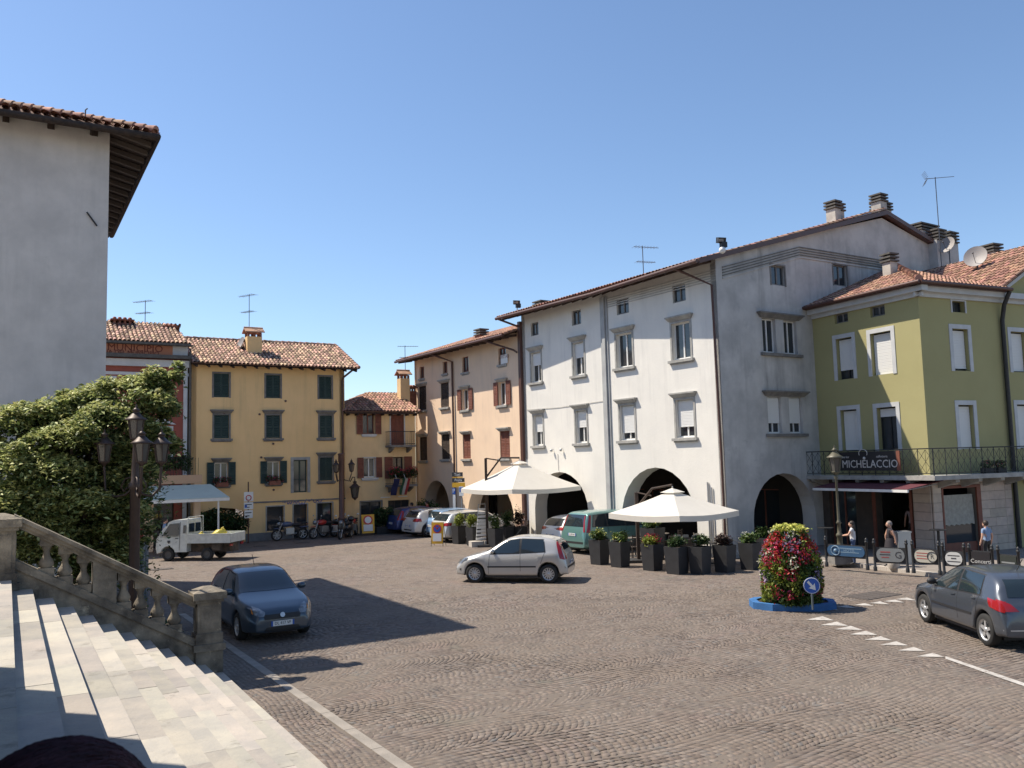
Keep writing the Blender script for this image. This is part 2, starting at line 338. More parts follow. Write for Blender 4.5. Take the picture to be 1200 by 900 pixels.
def window(par, F, u0, u1, z0, z1, sash=None, roller=0, shut=None, shm=None, sur=0, surm=None, sill=True, lintel=False, lm=None, panes=2, glass=None,
           rec=.16, grid=False, curtain=0, silld=.10, trans=0, box=None, leafw=None, name='window'):
    surm = surm or M_stone; lm = lm or surm; sash = sash or M_whitep; glass = glass or M_glass
    fr = MB(); f = .055; o0, o1 = -rec-.05, -rec
    fr.fb(F, u0, u0+f, z0, z1, o0, o1); fr.fb(F, u1-f, u1, z0, z1, o0, o1); fr.fb(F, u0+f, u1-f, z0, z0+f*1.2, o0, o1); fr.fb(F, u0+f, u1-f, z1-f, z1, o0, o1)
    w_ = (u1-u0-2*f)/panes
    for i in range(1, panes): fr.fb(F, u0+f+w_*i-.035, u0+f+w_*i+.035, z0+f*1.2, z1-f, o0, o1+.006)
    if trans: fr.fb(F, u0+f, u1-f, z0+(z1-z0)*trans-.02, z0+(z1-z0)*trans+.02, o0, o1+.003)
    W = obj(name, fr, sash, par)
    for i in range(panes):
        p = MB(); a = u0+f+w_*i+(.035 if i else 0); b = u0+f+w_*(i+1)-(.035 if i < panes-1 else 0)
        p.fb(F, a, b, z0+f*1.2, z1-f, o0+.01, o0+.022); obj('pane', p, glass, W)
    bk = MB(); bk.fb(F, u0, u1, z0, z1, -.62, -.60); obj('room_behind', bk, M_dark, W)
    if curtain:
        c = MB(); n = 14; pts = []
        for s_, (a, b) in ((0, (u0+f, u0+f+(u1-u0)*curtain)), (1, (u1-f-(u1-u0)*curtain, u1-f))):
            vs = []; 
            for k in range(n+1): 
                u = a+(b-a)*k/n; o = o0-.05+.018*math.sin(k*2.4)
                vs += [F.pt(u, z0+.05, o), F.pt(u, z1-.05, o)]
            c.add(vs, [(2*k, 2*k+2, 2*k+3, 2*k+1) for k in range(n)], 0, True)
        obj('curtain', c, M_curtain, W)
    if roller:
        r = MB(); zt = z1-f; zb = z1-(z1-z0)*roller; n = max(2, int((zt-zb)/.06)); h = (zt-zb)/n
        for k in range(n): r.fb(F, u0+.03, u1-.03, zb+k*h+.004, zb+(k+1)*h-.003, o1+.03, o1+.045+.004*(k % 2))
        r.fb(F, u0+.03, u1-.03, zb, zt, o1+.022, o1+.031)
        r.fb(F, u0+.03, u1-.03, zb-.03, zb, o1+.02, o1+.055)
        obj('roller_shutter', r, M_roller, W)
    if shut == 'closed':
        m_ = (u0+u1)/2
        for a, b in ((u0+.01, m_-.004), (m_+.004, u1-.01)):
            l = MB(); leaf_shutter(l, F, a, b, z0+.01, z1-.01, -.07, -.035); obj('shutter', l, shm, W)
    if shut in ('open', 'openl', 'openr'):
        lw = leafw or (u1-u0)/2
        for a, b, k in ((u0-lw-.02, u0-.02, 'openl'), (u1+.02, u1+lw+.02, 'openr')):
            if shut in ('open', k):
                l = MB(); leaf_shutter(l, F, a, b, z0-.02, z1+.02, .045, .085); obj('shutter', l, shm, W)
    if shut == 'ajar':
        lw = (u1-u0)/2
        for u_, sg in ((u0, -1), (u1, 1)):
            l = MB(); F2 = Fr(F.pt(u_, 0, .0), F.d*(.35*sg)+F.n*.94 if sg > 0 else F.d*-.35+F.n*.94)
            leaf_shutter(l, F2, .02, lw, z0, z1, -.02, .02); obj('shutter', l, shm, W)
    if sur:
        s_ = MB(); q = .025
        s_.fb(F, u0-sur, u0, z0-.02, z1+sur, -.02, q); s_.fb(F, u1, u1+sur, z0-.02, z1+sur, -.02, q); s_.fb(F, u0, u1, z1, z1+sur, -.02, q)
        obj('surround', s_, surm, W)
    if sill:
        s_ = MB(); e = sur+.09; s_.fb(F, u0-e, u1+e, z0-.13, z0-.02, -.1, silld+.03); s_.fb(F, u0-e+.05, u1+e-.05, z0-.19, z0-.13, 0.001, silld-.04)
        obj('sill', s_, lm, W)
    if lintel:
        s_ = MB(); e = sur+.10; t = z1+sur
        s_.hexa([F.pt(u0-e+.08, t+.002, .06), F.pt(u1+e-.08, t+.002, .06), F.pt(u1+e-.08, t+.002, -.02), F.pt(u0-e+.08, t+.002, -.02), F.pt(u0-e, t+.13, .17), F.pt(u1+e, t+.13, .17), F.pt(u1+e, t+.13, -.02), F.pt(u0-e, t+.13, -.02)])
        s_.fb(F, u0-e-.02, u1+e+.02, t+.13, t+.19, -.02, .19)
        obj('lintel', s_, lm, W)
    if box == 'geranium':
        b = MB(); b.fb(F, u0+.05, u1-.05, z0-.1, z0+.12, .12, .34); bx = obj('flower_box', b, M_brick, W)
        c = F.pt((u0+u1)/2, z0+.22, .25); cs = [(c.x+F.d.x*t, c.y+F.d.y*t, c.z, .22, .16, .2) for t in (-.3, 0, .3)]
        leaves('foliage', clump_pts(cs, 220), .05, M_leafd, W, kind='stuff'); leaves('blossom', clump_pts(cs, 120, .8), .045, M_fr, W, kind='stuff')
    return W
def tiles(par, O, e, s, polyab, m, cw=.21, cl=.36, r=.075, seg=4):
    """barrel tiles over a convex polygon in the roof plane: O origin at the eave, e along it, s up the slope"""
    O = Vector(O); e = Vector(e).normalized(); s = Vector(s); s = (s-e*s.dot(e)).normalized(); n = e.cross(s)
    if n.z < 0: n = -n
    base = MB(); base.prism([O+e*a+s*b-n*.06 for a, b in polyab], n*.05, 0)
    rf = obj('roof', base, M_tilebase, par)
    amin = min(a for a, b in polyab); amax = max(a for a, b in polyab); N_ = len(polyab); V = []; Fq = []; k0 = 0
    on = np.array(O); en, sn, nn = np.array(e), np.array(s), np.array(n)
    a = amin+cw/2; pr = random.Random(5)
    while a < amax:
        bs = []
        for i in range(N_):
            (a0, b0), (a1, b1) = polyab[i], polyab[(i+1) % N_]
            if (a0-a)*(a1-a) <= 0 and a0 != a1: bs.append(b0+(b1-b0)*(a-a0)/(a1-a0))
        if len(bs) >= 2:
            b0, b1 = min(bs), max(bs); b = b0-.05
            while b < b1-.08:
                be = min(b+cl+.05, b1+.04); da = pr.uniform(-.012, .012); dl = pr.uniform(-.02, .02)
                for (bb, rr, lift) in ((b+dl, r*1.12, .022), (be, r*.88, .002)):
                    for q in range(seg+1):
                        an = PI*q/seg; V.append(on+en*(a+da+rr*math.cos(an))+sn*bb+nn*(rr*math.sin(an)*.95+lift))
                for q in range(seg): Fq.append((k0+q, k0+q+1, k0+seg+1+q+1, k0+seg+1+q))
                k0 += 2*(seg+1); b += cl
        a += cw
    t = np_mesh('roof_tiles', np.array(V), np.array(Fq), m, rf, kind='stuff', smooth=True)
    return rf
def pipe(par, pts, r=.055, m=None, name='drainpipe'):
    o = MB(); o.tube(pts, r, 8); 
    return obj(name, o, m or M_brownd, par)
def corbels(par, F, u0, u1, z, o0, o1, step, m=None, w_=.09, h=.13, rise=0.0):
    """rafter ends under an eave, each a part"""
    n = max(1, int((u1-u0)/step)); me = None
    for i in range(n+1):
        u = u0+(u1-u0)*i/n; b = MB()
        if me is None:
            b.hexa([F.pt(u0-w_/2, z, o1), F.pt(u0+w_/2, z, o1), F.pt(u0+w_/2, z+rise, o0), F.pt(u0-w_/2, z+rise, o0), F.pt(u0-w_/2, z+h, o1), F.pt(u0+w_/2, z+h, o1), F.pt(u0+w_/2, z+h+rise, o0), F.pt(u0-w_/2, z+h+rise, o0)])
            me = obj('rafter_end', b, m or M_wood, par)
        else:
            c = me.copy(); col.objects.link(c); c.location = me.location+F.d*(u-u0)
def chimney(par, c, w_, d_, z0, z1, dirv, body=None, cap='slats', name='chimney'):
    body = body or M_chim; F = Fr((c[0], c[1]), dirv); b = MB()
    b.fb(F, -w_/2, w_/2, z0, z1, -d_/2, d_/2); ch = obj(name, b, body, par)
    k = MB()
    if cap == 'slats':
        for i in range(3): k.fb(F, -w_/2-.07, w_/2+.07, z1+.02+i*.15, z1+.09+i*.15, -d_/2-.07, d_/2+.07)
        k.fb(F, -w_/2+.06, w_/2-.06, z1, z1+.40, -d_/2+.06, d_/2-.06)
        obj('chimney_cap', k, M_cdark, ch)
    elif cap == 'tiled':
        for su in (-1, 0, 1):
            for so in (-1, 1): k.fb(F, su*(w_/2-.07)-.06, su*(w_/2-.07)+.06, z1, z1+.22, so*(d_/2-.06)-.05, so*(d_/2-.06)+.05)
        obj('chimney_vent', k, M_brick, ch).__setitem__('kind', 'stuff'); k2 = MB()
        for so in (-1, 1):
            k2.hexa([F.pt(-w_/2-.12, z1+.22, so*(d_/2+.14)), F.pt(w_/2+.12, z1+.22, so*(d_/2+.14)), F.pt(w_/2+.12, z1+.46, 0), F.pt(-w_/2-.12, z1+.46, 0), F.pt(-w_/2-.12, z1+.28, so*(d_/2+.14)), F.pt(w_/2+.12, z1+.28, so*(d_/2+.14)), F.pt(w_/2+.12, z1+.53, 0), F.pt(-w_/2-.12, z1+.53, 0)])
        k2.tube([F.pt(-w_/2-.12, z1+.53, 0), F.pt(w_/2+.12, z1+.53, 0)], .06, 8); obj('chimney_cap', k2, M_tile, ch)
    elif cap == 'flat':
        n = max(3, int(w_/.24))
        for i in range(n): 
            u = -w_/2+w_*(i+.5)/n; k.tube([F.pt(u, z1+.26, d_/2+.12), F.pt(u, z1+.34, 0), F.pt(u, z1+.26, -d_/2-.12)], .075, 8)
            if i < n: k.fb(F, u-.05, u+.05, z1, z1+.24, d_/2-.12, d_/2-.02)
        k.fb(F, -w_/2-.08, w_/2+.08, z1+.18, z1+.25, -d_/2-.08, d_/2+.08)
        obj('chimney_cap', k, M_brick, ch)
    return ch
def aerial(p, h, label, kind=0, ang=.5):
    t = thing('television_aerial', label, 'aerial', p); b = MB(); b.tube([(0, 0, 0), (0, 0, h)], .02, 6); obj('mast', b, M_aerial, t, world=False)
    d = Vector((math.cos(ang), math.sin(ang), 0)); q = Vector((-d.y, d.x, 0))
    for j, (z, L_, tilt) in enumerate([(h-.05, 1.3, 0), (h*.62, 1.0, .0)][:2 if kind == 0 else 1]):
        b = MB(); c = Vector((0, 0, z)); b.tube([c-d*L_*.35, c+d*L_*.65], .014, 5)
        for i in range(8 if kind == 0 else 16):
            x = -.33*L_+L_*.97*i/(8 if kind == 0 else 16); hw = (.28 if kind == 0 else .10)-.008*i
            b.tube([c+d*x-q*hw, c+d*x+q*hw], .007, 4)
        if kind == 1:
            for s_ in (-1, 1):
                for i in range(5): b.tube([c-d*(.4+.03*i)-q*.3+Vector((0, 0, s_*(.05+.06*i))), c-d*(.4+.03*i)+q*.3+Vector((0, 0, s_*(.05+.06*i)))], .008, 4)
        obj('antenna', b, M_aerial, t, world=False)
    return t
def dish(p, r, aim, label, h=.6):
    t = thing('satellite_dish', label, 'satellite dish', p); b = MB(); b.tube([(0, 0, -h), (0, 0, 0)], .03, 6); obj('mast', b, M_aerial, t, world=False)
    a = Vector(aim).normalized(); x = a.orthogonal().normalized(); y = a.cross(x); vs = []; fs = []; n = 20
    for i in range(4):
        rr = r*i/3
        for k in range(n): an = 2*PI*k/n; vs.append(a*(.12+.25*r*(rr/r)**2)+x*rr*math.cos(an)+y*rr*math.sin(an))
    for i in range(3):
        for k in range(n): fs.append((i*n+k, i*n+(k+1) % n, (i+1)*n+(k+1) % n, (i+1)*n+k))
    b = MB(); b.add(vs, fs, 0, True); b.add([v-a*.02 for v in vs], fs, 0, True); obj('dish', b, M_dish, t, world=False)
    b = MB(); b.tube([a*.12+Vector((0, 0, -r*.9)), a*(.12+r*.9)], .012, 5); b.ball(a*(.12+r*.9), .04, 8, 5); obj('receiver_arm', b, M_aerial, t, world=False)
    return t

# ================================================================ WHITE ARCADED HOUSE
FW = Fr((8.11-.552*13.66, 33.13+.834*13.66), (.552, -.834)); FG = Fr((8.11, 33.13), (.834, .552)); LW = 13.66
B = thing('white_arcaded_house', 'tall white plastered house with round arcade arches, roller shuttered windows and a grey gable side', 'house', FW.p)
WZ = 11.55; DG = 16.0; PK = (11.29, 15.04)
front = []; specs = []
for r in ((622, 630.9, 377.7, 393.3), (670, 680.8, 363.2, 380.7), (722.6, 736.8, 349.7, 367.9), (788, 803.3, 333.8, 353.9)): specs.append((R4(FW, r), dict(sash=M_stoned, sill=False, panes=2, rec=.1)))
for r, k in (((622.5, 634.1, 412.7, 447.7), dict(roller=.42)), ((671.7, 684.5, 401, 439.5), dict(roller=.45)), ((722.3, 741, 390.5, 430.2), dict(curtain=.38)), ((787.7, 809, 377.7, 420.8), dict())):
    specs.append((R4(FW, r), dict(k, sur=.10, surm=M_stone, lintel=True)))
for r, f_ in (((625.6, 636.4, 486.6, 522), .53), ((674.8, 687.8, 481, 519), .5), ((726.8, 744, 474.7, 515.8), .77), ((792.4, 813.4, 468, 512.6), .7)):
    specs.append((R4(FW, r), dict(roller=f_, sur=.10, surm=M_stone, lintel=True, curtain=.3)))
def zfix(specs):     # same storey, same height
    out = []
    for (u0, u1, z0, z1), k in specs: out.append([u0, u1, z0, z1, k])
    return out
arA = [arch(.79, 5.11, 3.34, 1.5), arch(7.49, 12.05, 3.5, 1.25)]
mb = MB(); wall(mb, FW, [(0, 0), (LW, 0), (LW, WZ), (0, WZ)], [rect(*s[0]) for s in specs]+arA, .32)
obj('front_wall', mb, M_white, B)
for s, k in specs: window(B, FW, *s, **k)
# arches are thick: deeper piers behind the skin
mb = MB(); F6 = FW.off(-.322); wall(mb, F6, [(0, 0), (LW, 0), (LW, 3.9), (0, 3.9)], arA, .42); obj('arcade_piers', mb, M_white, B)
mb = MB(); mb.fb(FW, .35, LW-.35, 3.75, 3.9, -5.5, -.75); obj('arcade_ceiling', mb, M_wood, B)
FI = FW.off(-5.5); mb = MB(); ih = [rect(1.6, 2.9, 0, 2.3), rect(3.4, 4.8, .7, 2.3), rect(7.9, 9.3, 0, 2.4), rect(9.9, 11.6, .6, 2.4)]
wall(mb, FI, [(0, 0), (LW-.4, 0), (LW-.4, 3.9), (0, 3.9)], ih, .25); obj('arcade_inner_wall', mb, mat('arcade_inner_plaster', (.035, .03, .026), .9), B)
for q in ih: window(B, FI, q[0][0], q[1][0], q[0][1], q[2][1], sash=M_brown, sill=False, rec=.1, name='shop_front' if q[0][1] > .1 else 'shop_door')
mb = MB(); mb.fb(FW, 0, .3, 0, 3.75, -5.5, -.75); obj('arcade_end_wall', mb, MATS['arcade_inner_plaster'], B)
# pilaster strip and dark plaster grooves under the eave
mb = MB(); mb.fb(FW, 6.55, 6.68, 0, 11.3, 0, .07); mb.fb(FW, 6.70, 6.90, 0, 11.3, 0, .13); mb.fb(FW, 6.92, 7.02, 0, 11.3, 0, .06); obj('pilaster', mb, mat('grey_pilaster', (.42, .43, .42), .9, (.34, .34, .34), 2), B)
for i in range(5):
    mb = MB(); mb.fb(FW, 7.03, LW, 10.78+i*.1, 10.82+i*.1, 0, .025); obj('cornice_moulding', mb, M_gable, B)
for x_, y_ in ((648.5, 529.5), (659.5, 529)):
    u_, z_ = FW.uv(x_, y_); mb = MB(); mb.lathe([(.02, 0), (.07, .03), (.06, .12), (.02, .14)], FW.pt(u_, z_, .12), 10); mb.tube([FW.pt(u_, z_+.13, 0), FW.pt(u_, z_+.13, .12)], .012, 5); obj('wall_spotlight', mb, M_metal, B)
mb = MB(); mb.tube([FW.pt(FW.uv(654, 535)[0], FW.uv(654, 532)[1], .02), FW.pt(FW.uv(655, 555)[0], 3.4, .02)], .012, 4); obj('cable', mb, M_metal, B)
mb = MB(); mb.tube([FW.pt(.3, 6.55, .02), FW.pt(3, 6.48, .02), FW.pt(6.5, 6.55, .02)], .010, 4); obj('cable', mb, M_stone, B)
# gable side
gs = []
for r in ((903.6, 919.4, 311.6, 334.4), (976.6, 992.4, 311, 335)): gs.append((R4(FG, r), dict(sash=M_stoned, sur=.07, surm=M_stoned, sill=False, rec=.08)))
lint = []
for (a, b), (c_, d_), kw in (((893.8, 909.5, 373.8, 413.5), (918.8, 934.2, 375.5, 414.5), dict(curtain=.3)), ((900, 916, 465, 507.5), (925, 940.5, 465.5, 508), dict(roller=.68))) if False else ():
    pass
dbl = [((893.8, 909.5, 373.8, 413.5), (918.8, 934.2, 375.5, 414.5), dict(curtain=.3)), ((900, 916, 465, 507.5), (925, 940.5, 465.5, 508), dict(roller=.7))]
gw = []
for a, b, kw in dbl:
    ra, rb = R4(FG, a), R4(FG, b); z0 = (ra[2]+rb[2])/2; z1 = (ra[3]+rb[3])/2
    gw.append(((ra[0], ra[1], z0, z1), kw)); gw.append(((rb[0], rb[1], z0, z1), kw)); lint.append((ra[0], rb[1], z0, z1))
arG = [arch(1.46, 5.25, 3.15, 1.35)]
gpoly = [(0, 0), (DG, 0), (DG, 13.8), (PK[0], PK[1]-.22), (0.0, WZ+.28)]
mb = MB(); wall(mb, FG, gpoly, [rect(*s[0]) for s in gs+gw]+arG, .3)
obj('gable_wall', mb, M_gable, B)
for s, k in gs: window(B, FG, *s, **k)
for s, k in gw: window(B, FG, *s, sill=False, **k)
for (u0, u1, z0, z1) in lint:
    mb = MB(); s_ = mb; e = .18; t = z1+.02
    mb.hexa([FG.pt(u0-.12, t, .05), FG.pt(u1+.12, t, .05), FG.pt(u1+.12, t, 0), FG.pt(u0-.12, t, 0), FG.pt(u0-.28, t+.16, .2), FG.pt(u1+.28, t+.16, .2), FG.pt(u1+.28, t+.16, 0), FG.pt(u0-.28, t+.16, 0)]); mb.fb(FG, u0-.3, u1+.3, t+.16, t+.22, 0, .22)
    obj('lintel', mb, M_stoned, B); mb = MB(); mb.fb(FG, u0-.18, u1+.18, z0-.14, z0-.02, 0, .13); obj('sill', mb, M_stoned, B)
mb = MB(); wall(mb, FG.off(-.302), [(0.75, 0), (5.75, 0), (5.75, 3.9), (0.75, 3.9)], arG, .35); obj('arcade_piers', mb, M_gable, B)
FJ = FG.off(-4.2)
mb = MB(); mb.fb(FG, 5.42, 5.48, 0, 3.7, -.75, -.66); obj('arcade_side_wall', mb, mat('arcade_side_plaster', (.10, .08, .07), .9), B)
bb = []
for i in range(5): bb.append(FG.pt(.3, 0, 0))
pts = [(.35, 11.35), (5.13, 12.72), (11.3, 12.80)]
for i in range(5):
    mb = MB()
    for (u0, z0), (u1, z1) in zip(pts[:-1], pts[1:]):
        z0 -= i*.11; z1 -= i*.11
        mb.hexa([FG.pt(u0, z0-.05, .045), FG.pt(u1, z1-.05, .045), FG.pt(u1, z1-.05, 0), FG.pt(u0, z0-.05, 0), FG.pt(u0, z0, .045), FG.pt(u1, z1, .045), FG.pt(u1, z1, 0), FG.pt(u0, z0, 0)])
    obj('cornice_moulding', mb, M_stoned if i < 4 else M_gable, B)
# other two walls
FBk = Fr(FG.pt(DG, 0, 0), (-.552, .834)); mb = MB(); wall(mb, FBk, [(0, 0), (LW, 0), (LW, 13.8), (0, 13.8)], [], .3); obj('rear_wall', mb, M_gable, B)
FSd = Fr(FG.pt(DG, 0, -LW), (-.834, -.552)); mb = MB(); wall(mb, FSd, [(0, 4), (DG, 4), (DG, WZ+.2), (DG-PK[0], PK[1]-.3), (0, 13.8)], [], .3); obj('side_wall', mb, M_gable, B)
# roof: the front eave stands out more at both ends than in the middle
EZ = 11.37; slope = (PK[1]-EZ+.05)/(PK[0]+.9)
eav = [(-.55, 1.15), (6.9, .78), (LW+.28, 1.22)]     # (u, overhang)
up = (FG.d+Vector((0, 0, slope))).normalized(); O0 = FW.pt(0, EZ+.06, 0)-FG.d*1.0; 
q = [(u, (1.0-o)) for u, o in eav]+[(LW+.28, PK[0]+1.0), (-.55, PK[0]+1.0)]
cs_ = 1/math.sqrt(1+slope*slope)
q = [(a, b/cs_) for a, b in q]
tiles(B, O0+Vector((0, 0, .02)), FW.d, up, q, M_tile)
up2 = (-FG.d+Vector((0, 0, .25))).normalized(); O1 = FG.pt(DG+.6, PK[1]-.25*(DG+.6-PK[0])+.06, .28)
tiles(B, O1, -FW.d, up2, [(0, 0), (LW+.8, 0), (LW+.8, (DG+.6-PK[0])/math.cos(math.atan(.25))), (0, (DG+.6-PK[0])/math.cos(math.atan(.25)))], M_tile)
mb = MB(); n_ = 0   # soffit and gutter
for (u0, o0), (u1, o1) in zip(eav[:-1], eav[1:]):
    mb.add([FW.pt(u0, EZ-.07+(1.0-o0)*0, o0), FW.pt(u1, EZ-.07, o1), FW.pt(u1, WZ+.12, -.1), FW.pt(u0, WZ+.12, -.1)], [(0, 1, 2, 3)])
obj('soffit', mb, M_soffit, B)
mb = MB(); mb.tube([FW.pt(u, EZ-.02, o+.07) for u, o in eav], .085, 8); obj('gutter', mb, M_brownd, B)
for i in range(20):
    u = -.3+i*.72; o_ = np.interp(u, [e[0] for e in eav], [e[1] for e in eav])-.05; mb = MB()
    mb.hexa([FW.pt(u-.05, EZ-.17, o_), FW.pt(u+.05, EZ-.17, o_), FW.pt(u+.05, WZ-.02, 0), FW.pt(u-.05, WZ-.02, 0), FW.pt(u-.05, EZ-.075, o_), FW.pt(u+.05, EZ-.075, o_), FW.pt(u+.05, WZ+.1, 0), FW.pt(u-.05, WZ+.1, 0)]); obj('rafter_end', mb, M_soffit, B)
mb = MB(); va = FG.pt(-1.2, EZ-.10, .0); vb = FG.pt(PK[0], PK[1]-.12, 0); vc = FG.pt(DG+.6, PK[1]-.25*(DG+.6-PK[0])-.1, 0)
for a, b in ((va, vb), (vb, vc)): mb.hexa([a, b, b+FG.n*.30, a+FG.n*.30, a+Vector((0, 0, .2)), b+Vector((0, 0, .2)), b+FG.n*.30+Vector((0, 0, .2)), a+FG.n*.30+Vector((0, 0, .2))])
obj('verge_board', mb, M_brownd, B)
# pipes
pipe(B, [FW.pt(LW-1.05, EZ-.05, 1.2), FW.pt(LW-.75, 11.1, .9), FW.pt(LW-.14, 10.6, .12), FW.pt(LW-.08, 4, .09), FW.pt(LW-.08, .1, .09)], .05)
mb = MB(); mb.fb(FW, -.16, .06, 0, 11.2, .0, .16); obj('drainpipe', mb, M_brownd, B)
pipe(B, [FW.pt(-.4, EZ-.05, 1.2), FW.pt(-.1, 10.95, .15)], .055)
pipe(B, [FW.pt(12.75, .1, .05), FW.pt(12.75, 2.9, .05)], .035, M_metal, 'electric_conduit'); pipe(B, [FW.pt(12.95, .1, .05), FW.pt(12.95, 2.7, .05)], .03, M_metal, 'electric_conduit')
for i, (px, py) in enumerate(((978, 262), (988, 264), (1033, 243), (1045, 247))):
    pass
for (u, o, w_, d_, zt) in ((9.35, -1.2, .42, .5, 15.25), (10.0, -1.5, .5, .5, 15.3), (12.3, -.75, .5, .5, 15.9), (13.1, -1.15, .9, .5, 15.72), (15.5, -.45, 1.5, .6, 14.75)):
    p = FG.pt(u, 0, o); chimney(B, (p.x, p.y), w_, d_, 13.2, zt, FG.d, M_chim)
mb = MB(); mb.fb(FG, 15.0, 16.9, 5, 14.15, 0.0, .45); st = obj('chimney_stack', mb, mat('pale_chimney_breast', (.50, .49, .47), .9, (.4, .39, .38), 2), B)
for u in (15.4, 16.5):
    k = MB()
    for i in range(4): k.fb(FG, u-.4, u+.4, 14.16+i*.16, 14.23+i*.16, -.05, .55)
    k.fb(FG, u-.3, u+.3, 14.151, 14.75, .03, .45); obj('chimney_cap', k, M_cdark, st)

# ================================================================ PEACH HOUSE
FP = FW; B = thing('peach_house', 'peach plastered three storey house with brown shutters and two arcade arches', 'house', FP.pt(-12.35, 0, 0))
PZ = 10.75; U0, U1 = -12.35, -.17; specs = []
for r, k in (((491.7, 497, 429.7, 443.3), {}), ((518.8, 524.2, 423.7, 437.5), {}), ((541.5, 549, 418, 436), {}), ((584, 593, 407.5, 426.7), {})): specs.append((R4(FP, r), dict(k, sash=M_brown, sill=True, silld=.05, rec=.1, surm=M_stone)))
for r, k in (((491, 499.5, 452.5, 480.5), dict(shut='closed', shm=M_wood)), ((516.5, 526, 448.5, 477), dict(shut='closed', shm=M_wood)), ((541.5, 550, 456, 480), dict(shut='open', shm=M_brown, sash=M_whitep)), ((584.5, 594, 447.5, 474.5), dict(shut='open', shm=M_brown, sash=M_whitep)),
             ((492, 500.5, 512, 539.5), dict(shut='closed', shm=M_wood)), ((517.5, 527, 509, 538), dict(shut='closed', shm=M_wood)), ((542.5, 551.5, 509, 537.5), dict(shut='closed', shm=M_brown)), ((586, 597.5, 505, 536.7), dict(shut='closed', shm=M_brown))):
    specs.append((R4(FP, r), dict(k, lintel=True, surm=M_stone, lm=M_stone)))
arP = [arch(-11.28, -8.07, 2.88, 1.15), arch(-5.99, -1.15, 3.0, .75)]
mb = MB(); wall(mb, FP, [(U0, 0), (U1, 0), (U1, PZ), (U0, PZ)], [rect(*s[0]) for s in specs]+arP, .3); obj('front_wall', mb, M_peach, B)
for s, k in specs: window(B, FP, *s, **k)
mb = MB(); wall(mb, FP.off(-.302), [(U0+.3, 0), (U1-.05, 0), (U1-.05, 3.6), (U0+.3, 3.6)], arP, .5); obj('arcade_piers', mb, M_peach, B)
mb = MB(); mb.fb(FP, U0+.3, U1-.1, 3.45, 3.6, -4.2, -.81); obj('arcade_ceiling', mb, M_wood, B)
FI = FP.off(-4.2); ih = [rect(-10.6, -9.4, 0, 2.2), rect(-4.4, -3.3, 0, 2.1), rect(-2.7, -1.9, .9, 2.1)]
mb = MB(); wall(mb, FI, [(U0+.3, 0), (U1-.1, 0), (U1-.1, 3.45), (U0+.3, 3.45)], ih, .25); obj('arcade_inner_wall', mb, M_peach, B)
for q in ih: window(B, FI, q[0][0], q[1][0], q[0][1], q[2][1], sash=M_wood, sill=False, rec=.1, name='door' if q[0][1] < .1 else 'window')
FS = Fr(FP.pt(U0, 0, -12), (.834*-1, -.552*1)); FS = Fr(FP.pt(U0, 0, -12), -FG.d); mb = MB(); wall(mb, FS, [(0, 0), (12, 0), (12, PZ), (6, PZ+1.8), (0, PZ)], [], .3); obj('side_wall', mb, M_peach, B)
mb = MB(); mb.fb(FP, U0+.3, U1, 0, PZ, -12.2, -12); obj('rear_wall', mb, M_peach, B)
PE = 10.5; sl = .32; up = (FG.d+Vector((0, 0, sl))).normalized(); O0 = FP.pt(0, PE+.02, 1.0); D_ = 7.0/math.cos(math.atan(sl))
tiles(B, O0, FP.d, up, [(-12.95, 0), (-.2, 0), (-.2, D_), (-12.95, D_)], M_tile)
tiles(B, FP.pt(0, PE+.02, -13.0), -FP.d, (-FG.d+Vector((0, 0, sl))), [(.2, 0), (12.95, 0), (12.95, D_), (.2, D_)], M_tile)
mb = MB(); mb.add([FP.pt(-12.95, PE-.08, 1.0), FP.pt(-.2, PE-.08, 1.0), FP.pt(-.2, PZ-.02, -.1), FP.pt(-12.95, PZ-.02, -.1)], [(0, 1, 2, 3)]); obj('soffit', mb, M_soffit, B)
mb = MB(); mb.tube([FP.pt(-12.98, PE-.04, 1.06), FP.pt(-.2, PE-.04, 1.06)], .08, 8); obj('gutter', mb, M_brownd, B)
corbels(B, FP, -12.7, -.5, PE-.16, 0, .95, .75, M_soffit, rise=.15)
pipe(B, [FP.pt(-8.3, PE-.05, 1.05), FP.pt(-7.7, 10.2, .75), FP.pt(-7.28, 9.9, .1), FP.pt(-7.25, 5, .09), FP.pt(-7.25, .1, .09)], .06)
pipe(B, [FP.pt(-2.2, PE-.05, 1.05), FP.pt(-.5, 9.75, .2), FP.pt(-.2, 9.6, .2)], .05)
p = FP.pt(-2.6, 0, -3.2); chimney(B, (p.x, p.y), .7, .6, 10.8, 12.6, FP.d, M_brick, 'slats')
p = FP.pt(-6.0, 0, -1.2); chimney(B, (p.x, p.y), .6, .5, 10.8, 11.35, FP.d, M_brick, 'slats')
bn = MB(); u0, u1, z0, z1 = R4(FP, (586.5, 594.5, 415.5, 426), .08); bn.fb(FP, u0, u1, z0, z1, .05, .07); sg = obj('paper_banner', bn, M_signwhite, thing('window_notice', 'white paper notice hung from the right attic window of the peach house', 'notice', FP.pt(u0, z0, .06)))
text('lettering', 'AFFITTASI', .26, FP.pt((u0+u1)/2, (z0+z1)/2+.12, .072), FP.d, (0, 0, 1), M_brown, sg.parent, .002, .8)

